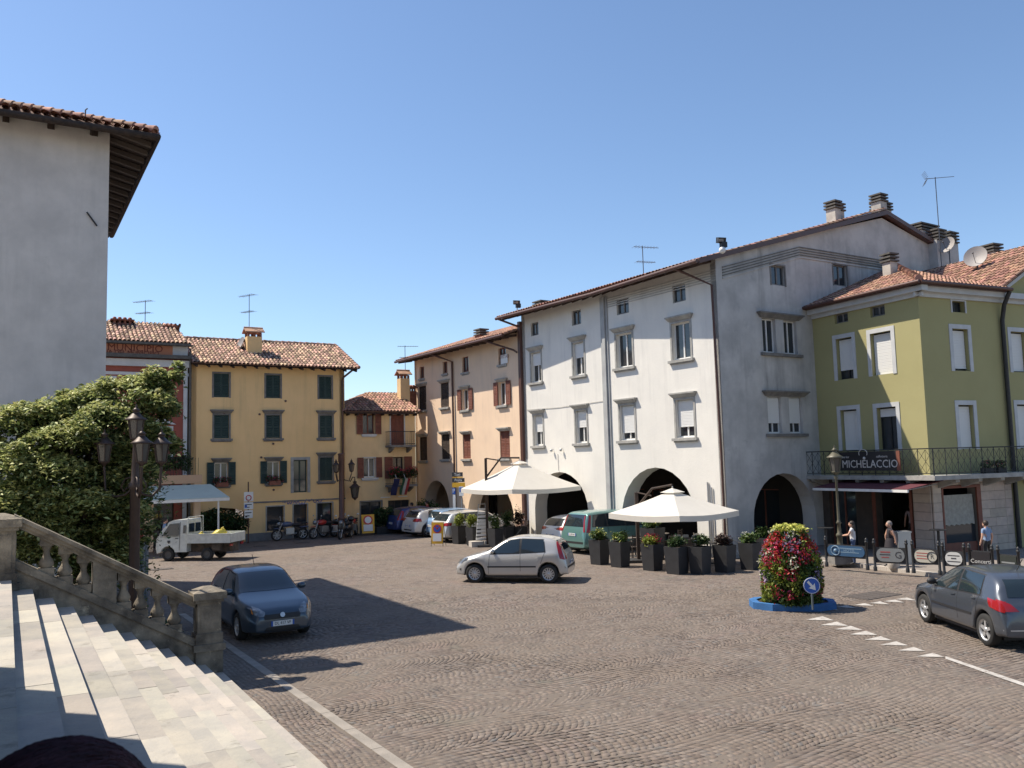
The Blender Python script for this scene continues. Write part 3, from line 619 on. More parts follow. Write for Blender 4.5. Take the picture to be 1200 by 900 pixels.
# ================================================================ YELLOW HOUSE
FY = Fr((-14.01, 46.77), (.855, .519)); B = thing('yellow_house', 'ochre yellow house with dark green shutters and an old pale tiled roof', 'house', FY.pt(-3.43, 0, 0))
YU0, YU1, YZ = -3.43, 5.05, 9.5; specs = []
def z_of(rs, F): 
    q = [R4(F, r) for r in rs]; z0 = sum(a[2] for a in q)/len(q); z1 = sum(a[3] for a in q)/len(q); return [(a[0], a[1], z0, z1) for a in q]
for r in z_of([(250.5, 268.4, 437.8, 465.5), (311.6, 328.4, 439.2, 466.7), (373.8, 388.4, 441.6, 467.6)], FY): specs.append((r, dict(shut='closed', shm=M_dgreen, sur=.09, surm=M_stoned, sill=False)))
for r in z_of([(250.8, 268.3, 485.5, 513.5), (311.8, 328.2, 486.5, 513.5), (374.6, 389.4, 487.8, 512.9)], FY): specs.append((r, dict(shut='closed', shm=M_dgreen, sur=.09, surm=M_stoned, sill=True, lintel=True, lm=M_stoned, silld=.07)))
r3 = z_of([(251, 267.3, 542.5, 568), (313, 328, 540.3, 566)], FY)
specs.append((r3[0], dict(shut='open', shm=M_dgreen, sur=.05, surm=M_stoned, lintel=True, lm=M_stoned, curtain=.42, box='geranium')))
specs.append((r3[1], dict(shut='open', shm=M_dgreen, sur=.05, surm=M_stoned, lintel=True, lm=M_stoned, curtain=.3, box='geranium')))
specs.append((R4(FY, (344, 360.2, 539, 577)), dict(sash=M_dgreen, sur=.16, surm=M_stone, sill=False, curtain=.45, trans=.4)))
specs.append((R4(FY, (374.6, 389.5, 536, 563.3)), dict(shut='closed', shm=M_dgreen, sur=.09, surm=M_stoned, lintel=True, lm=M_stoned, silld=.07)))
a = R4(FY, (312.6, 332.4, 593.6, 622)); specs.append((a, dict(sash=M_black, sur=.06, surm=M_stone, sill=False, panes=1)))
a = R4(FY, (371.6, 389.6, 589.4, 620)); specs.append((a, dict(sash=M_black, sur=.06, surm=M_stone, sill=False, panes=1)))
dr_ = list(R4(FY, (344, 360, 591, 628))); dr_[2] = 0.0; specs.append((tuple(dr_), dict(sash=M_black, sur=.06, surm=M_stone, sill=False, name='shop_door', panes=1)))
big = [(-2.95, 0), (-.62, 0), (-.62, 1.62), (-1.2, 1.8), (-1.8, 1.86), (-2.4, 1.8), (-2.95, 1.62)]
mb = MB(); wall(mb, FY, [(YU0, 0), (YU1, 0), (YU1, YZ), (YU0, YZ)], [rect(*s[0]) for s in specs]+[big], .35); obj('front_wall', mb, M_yellow, B)
for s, k in specs: window(B, FY, *s, **k)
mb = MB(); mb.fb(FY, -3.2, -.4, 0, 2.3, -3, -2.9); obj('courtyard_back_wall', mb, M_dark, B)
mb = MB(); mb.fb(FY, -.4, YU1, 2.02, 2.10, 0, .05); mb2 = mb; obj('string_course', mb, M_stoned, B)
for a_, b_ in ((-.55, dr_[0]-.08), (dr_[1]+.08, YU1-.15)):
    mb = MB(); mb.fb(FY, a_, b_, 0, .42, 0, .04); obj('plinth', mb, mat('grey_plinth', (.20, .20, .20), .9, (.15, .15, .15), 3), B)
for x_, y_ in ((334.5, 470), (304, 485.5), (320, 520), (320.5, 574), (306, 536), (262.5, 484)):
    u_, z_ = FY.uv(x_, y_); mb = MB(); mb.disc(FY.pt(u_, z_, .03), FY.n, .06, .05, 10); obj('tie_anchor', mb, M_brownd, B)
# painted flourish over the door
mb = MB()
for k, (ua, ub, zz) in enumerate(((1.45, 2.0, 2.0-.02), (2.05, 2.75, 1.93), (2.7, 3.75, 2.0))):
    pts = [FY.pt(ua+(ub-ua)*i/14, zz+.16*math.sin(i*1.5)*.5+.06*math.sin(i*.5), .02) for i in range(15)]; mb.tube(pts, .022, 5)
obj('painted_lettering', mb, mat('faded_blue_paint', (.12, .12, .36), .8), B)
mb = MB(); wall(mb, Fr(FY.pt(YU1, 0, 0), (-.519, .855)), [(0, 0), (7, 0), (7, YZ), (3.3, YZ+1.6), (0, YZ)], [], .3); obj('side_wall', mb, M_yellow, B)
mb = MB(); wall(mb, Fr(FY.pt(YU0, 0, -7), (.519, -.855)), [(0, 0), (7, 0), (7, YZ), (3.7, YZ+1.6), (0, YZ)], [], .3); obj('side_wall', mb, M_yellow, B)
YE = 9.4; sl = .46; nn_ = -FY.n; up = (nn_+Vector((0, 0, sl))).normalized(); D_ = 3.9/math.cos(math.atan(sl))
tiles(B, FY.pt(0, YE+.1, .7), FY.d, up, [(YU0-.05, 0), (YU1+.62, 0), (YU1+.62, D_), (YU0-.05, D_)], M_tileold)
tiles(B, FY.pt(0, YE+.1, -7.1), -FY.d, (FY.n+Vector((0, 0, sl))), [(-YU1-.62, 0), (-YU0, 0), (-YU0, D_), (-YU1-.62, D_)], M_tileold)
mb = MB(); cover_tiles(mb, FY.pt(YU0, YE+.1+sl*3.9+.03, -3.2), FY.pt(YU1+.62, YE+.1+sl*3.9+.03, -3.2), .11); obj('ridge_tiles', mb, M_tileold, B).__setitem__('kind', 'stuff')
mb = MB(); cover_tiles(mb, FY.pt(YU1+.62, YE+.12, .7), FY.pt(YU1+.62, YE+.12+sl*3.9, -3.2), .10); obj('verge_tiles', mb, M_tile, B).__setitem__('kind', 'stuff')
mb = MB(); mb.add([FY.pt(YU0, YE-.02, .68), FY.pt(YU1+.6, YE-.02, .68), FY.pt(YU1+.6, YZ+.2, -.1), FY.pt(YU0, YZ+.2, -.1)], [(0, 1, 2, 3)]); obj('soffit', mb, M_soffit, B)
corbels(B, FY, YU0+.2, YU1+.5, YE-.13, 0, .62, .62, M_wood, rise=.16)
pipe(B, [FY.pt(YU1+.3, YE, .6), FY.pt(YU1-.1, 9.0, .15), FY.pt(YU1-.15, 8.8, .08), FY.pt(YU1-.15, .1, .08)], .06)
p = FY.pt(-.42, 0, -1.35); 
u_, z_ = FY.uv(299, 415, -1.0); u2, z2 = FY.uv(299, 388, -1.35)
p = FY.pt(u_, 0, -1.4); chimney(B, (p.x, p.y), .82, .62, 9.8, z2-.35, FY.d, M_yellow, 'tiled')
d_ = dish(FY.pt(FY.uv(288, 400, -1.8)[0]-.1, z2-.75, -1.9), .42, (-.6, -.5, .3), 'grey satellite dish behind the yellow house chimney', 1.0)

# ================================================================ LOW YELLOW HOUSE WITH BALCONIES
F2 = FY.off(-.25); B = thing('low_yellow_house', 'low pale yellow house with brown shutters, two balconies and a red tiled hip roof', 'house', F2.pt(5.06, 0, 0))
LU0, LU1, LZ = 5.06, 9.6, 7.05; specs = []
specs.append((R4(F2, (425, 439, 485.5, 508.5)), dict(shut='open', shm=M_brown, sash=M_brown, curtain=.45, surm=M_trim)))
specs.append((R4(F2, (458, 473.5, 485.5, 522)), dict(shut='closed', shm=M_brown, sash=M_brown, sill=False, sur=.07, surm=M_trim)))
specs.append((R4(F2, (426, 440, 536.5, 559.5)), dict(shut='open', shm=M_brown, sash=M_whitep, surm=M_trim, sur=.05)))
specs.append((R4(F2, (460, 473, 535.5, 560)), dict(shut='open', shm=M_brown, sash=M_wood, surm=M_trim, sill=False, leafw=.5)))
g1 = list(R4(F2, (423, 447, 588, 621))); g1[2] = 0; g2 = list(R4(F2, (455, 480, 586, 621))); g2[2] = 0
specs.append((tuple(g1), dict(sash=M_black, sill=False, sur=.08, surm=M_stoned, name='shop_front', panes=2))); specs.append((tuple(g2), dict(sash=M_black, sill=False, name='shop_front', panes=3)))
mb = MB(); wall(mb, F2, [(LU0, 0), (LU1, 0), (LU1, LZ), (LU0, LZ)], [rect(*s[0]) for s in specs], .3); obj('front_wall', mb, M_yellow2, B)
for s, k in specs: window(B, F2, *s, **k)
mb = MB(); mb.fb(F2, LU0, LU1, 0, LZ, -6.3, -6.1); mb.fb(F2, LU1-.3, LU1, 0, LZ, -6.1, -.31); obj('rear_walls', mb, M_yellow2, B)
sl = .40; LE = 7.0; up = (-F2.n+Vector((0, 0, sl))).normalized(); cs_ = math.cos(math.atan(sl)); D_ = 3.4/cs_
tiles(B, F2.pt(0, LE+.06, .55), F2.d, up, [(LU0-.1, 0), (LU1+.2, 0), (LU1+.2, D_), (LU0+2.6, D_)], M_tile)
tiles(B, F2.pt(LU0-.12, LE+.06, -6.3), F2.n, (F2.d+Vector((0, 0, sl*1.25))), [(0, 0), (6.85, 0), (3.4, 2.9)], M_tile)
tiles(B, F2.pt(0, LE+.06, -6.3), -F2.d, (F2.n+Vector((0, 0, sl))), [(-LU1-.2, 0), (-LU0+.1, 0), (-LU0-2.6, D_), (-LU1-.2, D_)], M_tile)
mb = MB(); mb.fb(F2, LU0-.05, LU1+.1, LE-.08, LE-.02, -.1, .5); obj('soffit', mb, M_soffit, B)
corbels(B, F2, LU0+.2, LU1-.1, LE-.19, 0, .48, .5, M_wood, w_=.07, h=.10)
u_, z_ = F2.uv(474.5, 468, -1.5); p = F2.pt(u_, 0, -1.7); chimney(B, (p.x, p.y), .62, .55, 7.4, F2.uv(474, 444, -1.7)[1], F2.d, M_yellow2, 'tiled')
p = F2.pt(u_+.75, 0, -2.2); chimney(B, (p.x, p.y), .5, .5, 7.6, F2.uv(474, 452, -1.7)[1]-.3, F2.d, M_brick, 'flat')
def balcony(par, F, u0, u1, z0, z1, dpt, floorm, bars=True, name='balcony', pattern=False):
    b = MB(); b.fb(F, u0, u1, z0-.12, z0, 0.002, dpt); fl = obj(name, b, floorm, par)
    r = MB(); c = [F.pt(u0+.03, z1, 0), F.pt(u0+.03, z1, dpt-.04), F.pt(u1-.03, z1, dpt-.04), F.pt(u1-.03, z1, 0)]
    r.tube(c, .022, 5); r.tube([p-Vector((0, 0, z1-z0-.08)) for p in c], .014, 5); L_ = u1-u0; n = int(L_/.13)
    for i in range(n+1): u = u0+.03+(L_-.06)*i/n; r.tube([F.pt(u, z0, dpt-.04), F.pt(u, z1, dpt-.04)], .009, 4, 0, False)
    for s_ in (u0+.03, u1-.03):
        for i in range(int(dpt/.13)): r.tube([F.pt(s_, z0, dpt-.04-.13*(i+1)), F.pt(s_, z1, dpt-.04-.13*(i+1))], .009, 4, 0, False)
    obj('railing', r, M_black, fl)
    for u in (u0+.25, u1-.25):
        k = MB(); k.prism([F.pt(u-.06, z0-.12, 0), F.pt(u-.06, z0-.12, dpt*.8), F.pt(u-.06, z0-.22, dpt*.8), F.pt(u-.06, z0-.45, 0)], F.d*.12); obj('bracket', k, M_stoned, fl)
    return fl
balcony(B, F2, 7.65, 9.3, 5.05, 5.85, .75, M_stoned)
fb_ = balcony(B, F2, 7.6, 9.35, 2.72, 3.5, .75, M_stoned)
cs = [(*F2.pt(7.7+.17*i, 3.35+.1*math.sin(i), .72), .16, .16, .28) for i in range(10)]
fl = thing('balcony_flowers', 'red geraniums trailing over the lower balcony of the low yellow house', 'flowers', F2.pt(8.4, 2.75, .7))
leaves('foliage', clump_pts(cs, 1500), .06, M_leafd, fl, kind='stuff'); leaves('blossom', clump_pts([(a, b, c+.12, d, e, f) for a, b, c, d, e, f in cs], 350, .8), .055, M_fr, fl, kind='stuff')
def flag(u, w_, cols, label, lean=.0):
    t = thing('flag', label, 'flag', F2.pt(u, 2.9, .85)); p = MB(); p.tube([F2.pt(u+.15, 3.35, .78), F2.pt(u, 3.1, 1.35)], .015, 5); obj('pole', p, M_whitep, t)
    for j, m_ in enumerate(cols):
        c = MB(); vs = []
        for i in range(9):
            z = 3.1-i*.12; a = u-.15+w_*j/len(cols)+.02*math.sin(i*.8)-.004*i; b_ = a+w_/len(cols)
            vs += [F2.pt(a, z, 1.3-.06*i+.03*math.sin(i+j)), F2.pt(b_, z-.02, 1.3-.06*i+.03*math.cos(i+j*.7))]
        c.add(vs, [(2*i, 2*i+1, 2*i+3, 2*i+2) for i in range(8)], 0, True); obj('cloth', c, m_, t)
flag(7.75, .38, [mat('flag_blue', (.015, .02, .08), .8)], 'dark blue flag hanging from the lower balcony left of the tricolour')
flag(8.3, .5, [mat('flag_green', (.015, .07, .035), .8), mat('flag_white', (.4, .4, .38), .8), mat('flag_red', (.28, .03, .03), .8)], 'Italian tricolour flag hanging from the lower balcony')
sh = MB(); 
for u in (7.3, 8.4): sh.fb(F2, u, u+.6, 1.98, 2.03, .02, .06)
for u in (7.5, 8.3): pass
obj('tube_lamp', sh, M_signwhite, B)

# ================================================================ RED CAFE HOUSE
FR = FY.off(.05); B = thing('red_cafe_house', 'dark red house with white cornices and a painted cafe sign under its tiled roof', 'house', FR.pt(-8.2, 0, 0))
RU0, RU1 = -12.5, -3.6; zE = 10.5
def zz(x, y, o=0): return FR.uv(x, y, o)[1]
specs = []; wr = R4(FR, (176, 197, 445, 479)); specs.append((wr, dict(shut='closed', shm=M_brown, sur=.14, surm=M_trim, sill=True, lm=M_trim)))
wr2 = R4(FR, (178, 200, 502, 540)); specs.append((wr2, dict(shut='closed', shm=M_brown, sur=.12, surm=M_trim, sill=False)))
d3 = (wr[0]-2.6, wr[1]-2.6, wr[2], wr[3]); specs.append((d3, dict(shut='closed', shm=M_brown, sur=.14, surm=M_trim)))
g_ = [rect(-5.6, -4.2, 0, 2.3), rect(-8.2, -6.8, 0, 2.3)]
mb = MB(); wall(mb, FR, [(RU0, 0), (RU1, 0), (RU1, zE), (RU0, zE)], [rect(*s[0]) for s in specs]+g_, .35); obj('front_wall', mb, M_red, B)
for s, k in specs: window(B, FR, *s, **k)
for q in g_: window(B, FR, q[0][0], q[1][0], 0, 2.3, sash=M_wood, sill=False, name='shop_door')
mb = MB(); mb.prism([FR.pt(wr2[0]-.25, wr2[3]+.2, 0), FR.pt(wr2[1]+.25, wr2[3]+.2, 0), FR.pt((wr2[0]+wr2[1])/2, wr2[3]+.55, 0)], FR.n*.12); obj('pediment', mb, M_trim, B)
for (a_, b_, o_, nm, m_) in ((zz(200, 430.5), zz(200, 422.5), .16, 'cornice', M_trim), (zz(210, 441), zz(210, 437.5), .06, 'string_course', M_trim), (zz(200, 421), zz(200, 417), .42, 'cornice_cap', M_cdark)):
    mb = MB(); mb.fb(FR, RU0, RU1+.06, a_, b_, 0.001, o_); obj(nm, mb, m_, B)
mb = MB(); mb.fb(FR, RU1-.2, RU1, 0, zz(220, 431), 0.001, .07); obj('corner_strip', mb, M_trim, B)
mb = MB(); z0, z1 = zz(160, 416.5, .05), zz(160, 403.5, .05); mb.fb(FR, RU0, RU1-.75, z0, z1, .001, .05); sgn = obj('sign_panel', mb, mat('salmon_sign_paint', (.46, .20, .12), .9), B)
mb = MB(); mb.fb(FR, RU1-.75, RU1+.0, z0, z1, .001, .07); obj('sign_end_panel', mb, M_trim, B)
mb = MB(); mb.fb(FR, RU0, RU1+.02, z1, z1+.1, .001, .3); obj('eave_moulding', mb, M_trim, B)
cu = -6.5
text('lettering', "CAFFE' MUNICIPIO", .5, FR.pt(-7.0, z0+(z1-z0)*.64, .055), FR.d, (0, 0, 1), mat('sign_paint_dark_red', (.16, .04, .03), .8), sgn, .008, 1.05)
text('lettering', 'PASTICCERIA DEL MUNICIPIO', .3, FR.pt(-7.0, z0+(z1-z0)*.22, .055), FR.d, (0, 0, 1), mat('sign_paint_dark_red', (.16, .04, .03), .8), sgn, .008, 1.0)
sl = .5; up = (-FR.n+Vector((0, 0, sl))).normalized(); D_ = 2.8/math.cos(math.atan(sl))
tiles(B, FR.pt(0, 10.5, .45), FR.d, up, [(RU0, 0), (RU1+.1, 0), (RU1-.45, D_), (RU0, D_)], M_tileold)
tiles(B, FR.pt(0, 10.5, -5.15), -FR.d, (FR.n+Vector((0, 0, sl))), [(-RU1-.1, 0), (-RU0, 0), (-RU0, D_), (-RU1+.0, D_)], M_tileold)
mb = MB(); mb.fb(FR, RU0, RU1+.1, 10.36, 10.47, .1, .52); obj('gutter', mb, M_cdark, B)
mb = MB(); mb.fb(FR, RU0, RU1, 0, 10.4, -5.2, -5.0); obj('rear_wall', mb, M_red, B)
mb = MB(); mb.prism([FR.pt(RU1, 0, -.36), FR.pt(RU1, 0, -5), FR.pt(RU1, 10.4, -5), FR.pt(RU1, 11.6, -2.4), FR.pt(RU1, 10.45, -.36)], -FR.d*.3); obj('side_wall', mb, M_red, B)
pipe(B, [FR.pt(RU1+.12, 10.1, .12), FR.pt(RU1+.12, .1, .12)], .07, M_cdark)
for x_, w_, yb, yt in ((143, 1.0, 382, 376), (199, .6, 392, 384)):
    u_ = FR.uv(x_, 380, -2.0)[0]; p = FR.pt(u_, 0, -2.1); chimney(B, (p.x, p.y), w_, .6, 10.8, FR.uv(x_, yt, -2.1)[1]-.2, FR.d, M_brick, 'flat')
# terrace in front with hedge, parapet, awning
T = thing('cafe_terrace', 'low terrace with salmon parapet and black railing in front of the red house', 'terrace', FR.pt(-5, 0, 2))
tu0, tu1 = -8.5, FR.uv(237, 560, 2.2)[0]; tz0, tz1 = FR.uv(210, 567, 2.2)[1], FR.uv(210, 557, 2.2)[1]
mb = MB(); mb.fb(FR, tu0, tu1, tz0, tz1, .01, 2.2); obj('terrace_slab', mb, mat('salmon_parapet', (.52, .33, .21), .9), T)
for a_, b_ in ((tu1-.35, tu1-.05), (tu0, tu0+.3), (-5.9, -5.5)): mb = MB(); mb.fb(FR, a_, b_, 0, tz0, 1.8, 2.1); obj('terrace_pillar', mb, M_peach, T)
mb = MB(); n = int((tu1-tu0)/.13)
for i in range(n): mb.tube([FR.pt(tu0+i*.13, tz1, 2.1), FR.pt(tu0+i*.13, tz1+.85, 2.1)], .01, 4, 0, False)
mb.tube([FR.pt(tu0, tz1+.85, 2.1), FR.pt(tu1-.4, tz1+.85, 2.1), FR.pt(tu1-.4, tz1+.85, .1)], .02, 5); obj('railing', mb, M_black, T)
cs = [(*FR.pt(tu0+.3+.42*i, tz1+.62, 1.9), .32, .3, .45+.08*math.sin(i*2)) for i in range(int((tu1-tu0-.6)/.42))]
hd = leaves('terrace_hedge', clump_pts(cs, 5000), .07, M_leafd, None, loc=cs[0][:3], label='clipped dark green hedge behind the terrace railing', cat='hedge', kind=None)
A = thing('pale_green_awning', 'pale green extended awning on a white post between red house and yellow house', 'awning', FR.pt(-4, 2.4, 3.6))
a0, a1 = FR.uv(165, 569, 2.3)[0], FR.uv(240, 569, 2.3)[0]; zt = FR.uv(210, 569, 2.3)[1]
b0 = FR.uv(118, 592, 4.3)[0]; b1, zb = FR.uv(269, 583, 4.3); 
mb = MB(); mb.hexa([FR.pt(b0, zb, 4.3), FR.pt(b1, zb, 4.3), FR.pt(a1+.3, zt, 2.22), FR.pt(a0-1.2, zt, 2.22), FR.pt(b0, zb+.02, 4.3), FR.pt(b1, zb+.02, 4.3), FR.pt(a1+.3, zt+.02, 2.22), FR.pt(a0-1.2, zt+.02, 2.22)]); obj('canopy', mb, M_awn, A)
mb = MB(); mb.fb(FR, b0, b1, zb-.14, zb-.005, 4.24, 4.31); obj('front_bar', mb, M_whitep, A)
mb = MB(); pu = FR.uv(256, 590, 4.2)[0]; mb.tube([FR.pt(pu, 0, 4.2), FR.pt(pu, zb-.14, 4.2)], .05, 6); obj('post', mb, M_whitep, A)
# plants under the awning
cs = []
for x_, y_, r_ in ((238, 612, .55), (250, 610, .6), (262, 612, .55), (274, 612, .6), (282, 614, .45), (245, 625, .5), (268, 624, .6)):
    u_, z_ = FR.uv(x_, y_, .75); q_ = FR.pt(u_, max(z_, .4), .75); cs.append((*q_, r_, .5, r_))
t = thing('courtyard_shrub', 'dark oleander shrubs filling the arched opening under the awning', 'shrub', FR.pt(-2, 0, .75))
leaves('foliage', clump_pts(cs, 5200), .085, M_leafd, t, kind='stuff'); leaves('blossom', clump_pts([(a, b, c+.4, d*.9, e, .25) for a, b, c, d, e, f in cs[2:5]], 90, .9), .07, mat('cream_peach_blossom', (.6, .36, .16), .6, island=.3), t, kind='stuff')

# ================================================================ GREEN HOUSE
GC = (15.173, 31.505); G1 = Fr((GC[0]-.427*5.3, GC[1]+.904*5.3), (.427, -.904)); G2 = Fr(GC, (.909, .417)); LG = 5.3
B = thing('green_house', 'olive green corner house with wraparound balcony, stone ground floor and red tiled hip roof', 'house', G2.p)
GZ = 9.9
def g1r(r): 
    return R4(G1, r)
g1s = []
for r, k in (((980.7, 999.6, 395.8, 444.5), dict(roller=.76)), ((1021, 1045.5, 389, 439), dict(roller=.97))): g1s.append((g1r(r), dict(k, sur=.17, surm=M_trim, sill=False, sash=M_black, rec=.2)))
for r, k in (((986, 1005.4, 480, 528), dict(roller=.97)), ((1028.8, 1051.6, 477, 527.5), dict(roller=.2))): g1s.append((g1r(r), dict(k, sur=.17, surm=M_trim, sill=False, sash=M_black, rec=.2, curtain=.2)))
for r in ((978, 993.7, 367, 378.4), (1019.7, 1036.9, 358.3, 370.7)): g1s.append((g1r(r), dict(sill=False, sash=M_stoned, rec=.12)))
g1g = [rect(.35, 1.75, .12, 2.55), rect(2.75, 4.35, .12, 2.5)]
mb = MB(); wall(mb, G1, [(-.3, 3.0), (LG, 3.0), (LG, GZ), (-.3, GZ)], [rect(*s[0]) for s in g1s], .35); obj('left_wall', mb, M_green, B)
for s, k in g1s: window(B, G1, *s, **k)
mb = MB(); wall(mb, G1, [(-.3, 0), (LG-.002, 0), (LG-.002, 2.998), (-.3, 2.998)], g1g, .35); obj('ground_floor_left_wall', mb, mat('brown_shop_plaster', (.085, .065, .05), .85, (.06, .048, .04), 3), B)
window(B, G1, .35, 1.75, .12, 2.55, sash=M_brown, sill=False, name='shop_front'); 
mb = MB(); mb.fb(G1, 2.62, 2.75, .12, 2.6, 0, .06); mb.fb(G1, 4.35, 4.45, .12, 2.6, 0, .06); mb.fb(G1, 2.62, 4.45, 2.5, 2.62, 0.06, .08); obj('door_frame', mb, M_brown, B)
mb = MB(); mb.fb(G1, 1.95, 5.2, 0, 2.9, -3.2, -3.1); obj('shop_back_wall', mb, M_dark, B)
g2s = []
for r, k in (((1115.5, 1130.5, 353, 366), dict(sur=.07, surm=M_trim)), ((1117, 1135.5, 385.5, 434.5), dict(roller=.92, sur=.17, surm=M_trim)), ((1124.2, 1142, 474.5, 525.8), dict(roller=.98, sur=.17, surm=M_trim)),
             ((1185.5, 1203, 389, 436), dict(roller=.95, sur=.17, surm=M_trim)), ((1193, 1212, 474, 525), dict(roller=.97, sur=.17, surm=M_trim))): g2s.append((R4(G2, r), dict(k, sill=False, sash=M_black, rec=.2)))
RU = 12.0
mb = MB(); wall(mb, G2, [(0, 3.0), (RU, 3.0), (RU, GZ), (0, GZ)], [rect(*s[0]) for s in g2s], .35); obj('right_wall', mb, M_green, B)
for s, k in g2s: window(B, G2, *s, **k)
dl, dr2 = G2.uv(1104, 600)[0], G2.uv(1145, 600)[0]
mb = MB(); wall(mb, G2, [(0, 0), (4.35, 0), (4.35, 2.998), (0, 2.998)], [rect(dl, dr2, .12, 2.5)], .35); obj('ground_floor_right_wall', mb, mat('stone_joint', (.22, .19, .16), .9), B)
mb = MB(); mb.fb(G2, 4.352, RU, 0, 2.998, -.35, 0); obj('ground_floor_end_wall', mb, M_green, B)
# stone blocks, each its own piece
bl = None
def block(u0, u1, z0, z1, o=.0, F=G2):
    global bl
    if bl is None:
        b = MB(); b.box(-.5, .5, -.5, .5, -.5, .5); bl = obj('stone_block', b, M_block, B, world=False); c = bl
    else: c = bl.copy(); col.objects.link(c)
    q = F.pt((u0+u1)/2, (z0+z1)/2, .02+o); c.location = q-B.location; c.rotation_euler = (0, 0, math.atan2(F.d.y, F.d.x)); c.scale = (u1-u0-.012, .055+random.uniform(0, .006), z1-z0-.012)
for k in range(9):
    z0 = .02+k*.33; z1 = z0+.33
    block(0.0, dl-.03, z0, z1)
    xs = [dr2+.22, dr2+.22+(.75 if k % 2 else .45), dr2+.22+1.35, 4.3]
    for a_, b_ in zip(xs[:-1], xs[1:]): block(a_, b_, z0, z1)
    block(4.52, LG-.002 if False else 5.28, z0, z1, 0, G1)
for a_, b_ in ((dl-.03, dl+.9), (dl+.9, dr2+.2)): block(a_, b_, 2.62, 2.96)
for a_, b_ in ((-.1, 1.1), (1.1, 2.6)): pass
mb = MB(); mb.fb(G2, dr2-.02, dr2+.2, .12, 2.6, .0, .07); mb.fb(G2, dl-.0, dr2-.02, 2.5, 2.6, .0, .07); mb.fb(G2, dl-.02, dl+.06, .12, 2.5, .0, .06); obj('door_frame', mb, M_brown, B)
mb = MB(); mb.fb(G2, dl+.06, dr2-.02, .12, .5, -.12, -.06); obj('shop_window_panel', mb, M_brown, B)
mb = MB(); mb.fb(G2, dl+.06, dr2-.02, .5, 2.2, -.12, -.10); obj('pane', mb, M_glass, B)
mb = MB(); n = 24; vs = []
for i in range(n+1):
    u = dl+.1+(dr2-dl-.2)*i/n; vs += [G2.pt(u, 2.25, -.08), G2.pt(u, 1.12+.05*abs(math.sin(i*.8)), -.05+.015*math.sin(i*1.7))]
mb.add(vs, [(2*i, 2*i+1, 2*i+3, 2*i+2) for i in range(n)], 0, True); obj('lace_curtain', mb, mat('lace_curtain', (.38, .36, .31), .8, (.28, .27, .24), 8), B)
# cornice
for F_, u0, u1 in ((G1, .0, LG+.25), (G2, -.25, 4.42)):
    mb = MB(); mb.fb(F_, u0, u1, 9.62, 9.78, .001, .10 if F_ is G1 else .098); mb.fb(F_, u0, u1+(.2 if F_ is G1 else 0), 9.78, 10.02, .001, .32 if F_ is G1 else .317); obj('cornice', mb, M_trim, B)
mb = MB(); mb.fb(G2, 4.43, RU, 9.62, 9.78, .001, .1); mb.fb(G2, 4.43, RU, 9.78, 10.0, .001, .3); obj('cornice', mb, M_trim, B)
mb = MB(); mb.prism([G2.pt(4.35, 9.9, -.3), G2.pt(12.3, 9.9, -.3), G2.pt(8.3, 12.1, -.3)], G2.n*.3); obj('pediment_wall', mb, M_green, B)
mb = MB()
for (a0_, z0_), (a1_, z1_) in (((4.35, 9.98), (8.3, 12.2)), ((8.3, 12.2), (12.3, 9.98))):
    mb.hexa([G2.pt(a0_, z0_, 0), G2.pt(a1_, z1_, 0), G2.pt(a1_, z1_, .3), G2.pt(a0_, z0_, .3), G2.pt(a0_, z0_+.22, 0), G2.pt(a1_, z1_+.22, 0), G2.pt(a1_, z1_+.22, .3), G2.pt(a0_, z0_+.22, .3)])
obj('pediment_cornice', mb, M_trim, B)
# roof
GE = 10.08; sl = .37; cs_ = math.cos(math.atan(sl)); ov = .5; Dh = 6.2
C0 = Vector((*GC, GE))+G1.n*ov+G2.n*ov; 
up = (-G1.n+Vector((0, 0, sl))).normalized()
O_ = G1.pt(0, GE, ov)
tiles(B, O_, G1.d, up, [(-.9, 0), (LG+ov, 0), (LG+ov-Dh, Dh/cs_), (-1.0, Dh/cs_)], M_tile)
up = (-G2.n+Vector((0, 0, sl))).normalized(); O_ = G2.pt(0, GE, ov)
tiles(B, O_, G2.d, up, [(-ov, 0), (4.42, 0), (4.42, Dh/cs_), (Dh-ov, Dh/cs_)] if False else [(-ov, 0), (4.42, 0), (4.42, 4.92/cs_)], M_tile)
# pediment block roof (ridge runs back)
su = (8.3-4.2); hh = 12.45-GE
for sg, ua in ((1, 4.15), (-1, 12.45)):
    upv = (G2.d*sg*4.15+Vector((0, 0, 2.35))).normalized(); Lr = math.hypot(4.15, 2.35)
    tiles(B, G2.pt(ua, 10.16, .45), -G2.n*1.0, upv, [(0, 0), (7.5, 0), (7.5, Lr), (0, Lr)], M_tile)
mb = MB(); cover_tiles(mb, C0+Vector((0, 0, .1)), C0-(G1.n+G2.n)*Dh+Vector((0, 0, .1+sl*Dh)), .12); obj('hip_tiles', mb, M_tile, B).__setitem__('kind', 'stuff')
for F_, u0, u1 in ((G1, -.5, LG+ov), (G2, -ov, 4.5)):
    mb = MB(); mb.fb(F_, u0, u1, GE-.1, GE-.02, .0, ov-.02); obj('eave_board', mb, M_brownd, B)
    mb = MB(); mb.tube([F_.pt(u0, GE-.02, ov+.06), F_.pt(u1+(.06 if F_ is G1 else 0), GE-.02, ov+.06)], .075, 8); obj('gutter', mb, M_brownd, B)
pipe(B, [G2.pt(4.45, 10.0, .5), G2.pt(4.42, 9.5, .25), G2.pt(4.42, 8.9, .12), G2.pt(4.42, .12, .12)], .085, M_black)
mb = MB(); mb.fb(G2, 0, RU, 0, GZ, -9.2, -9); mb.fb(G2, RU-.2, RU, 0, GZ, -9, -.36); obj('rear_walls', mb, M_green, B)
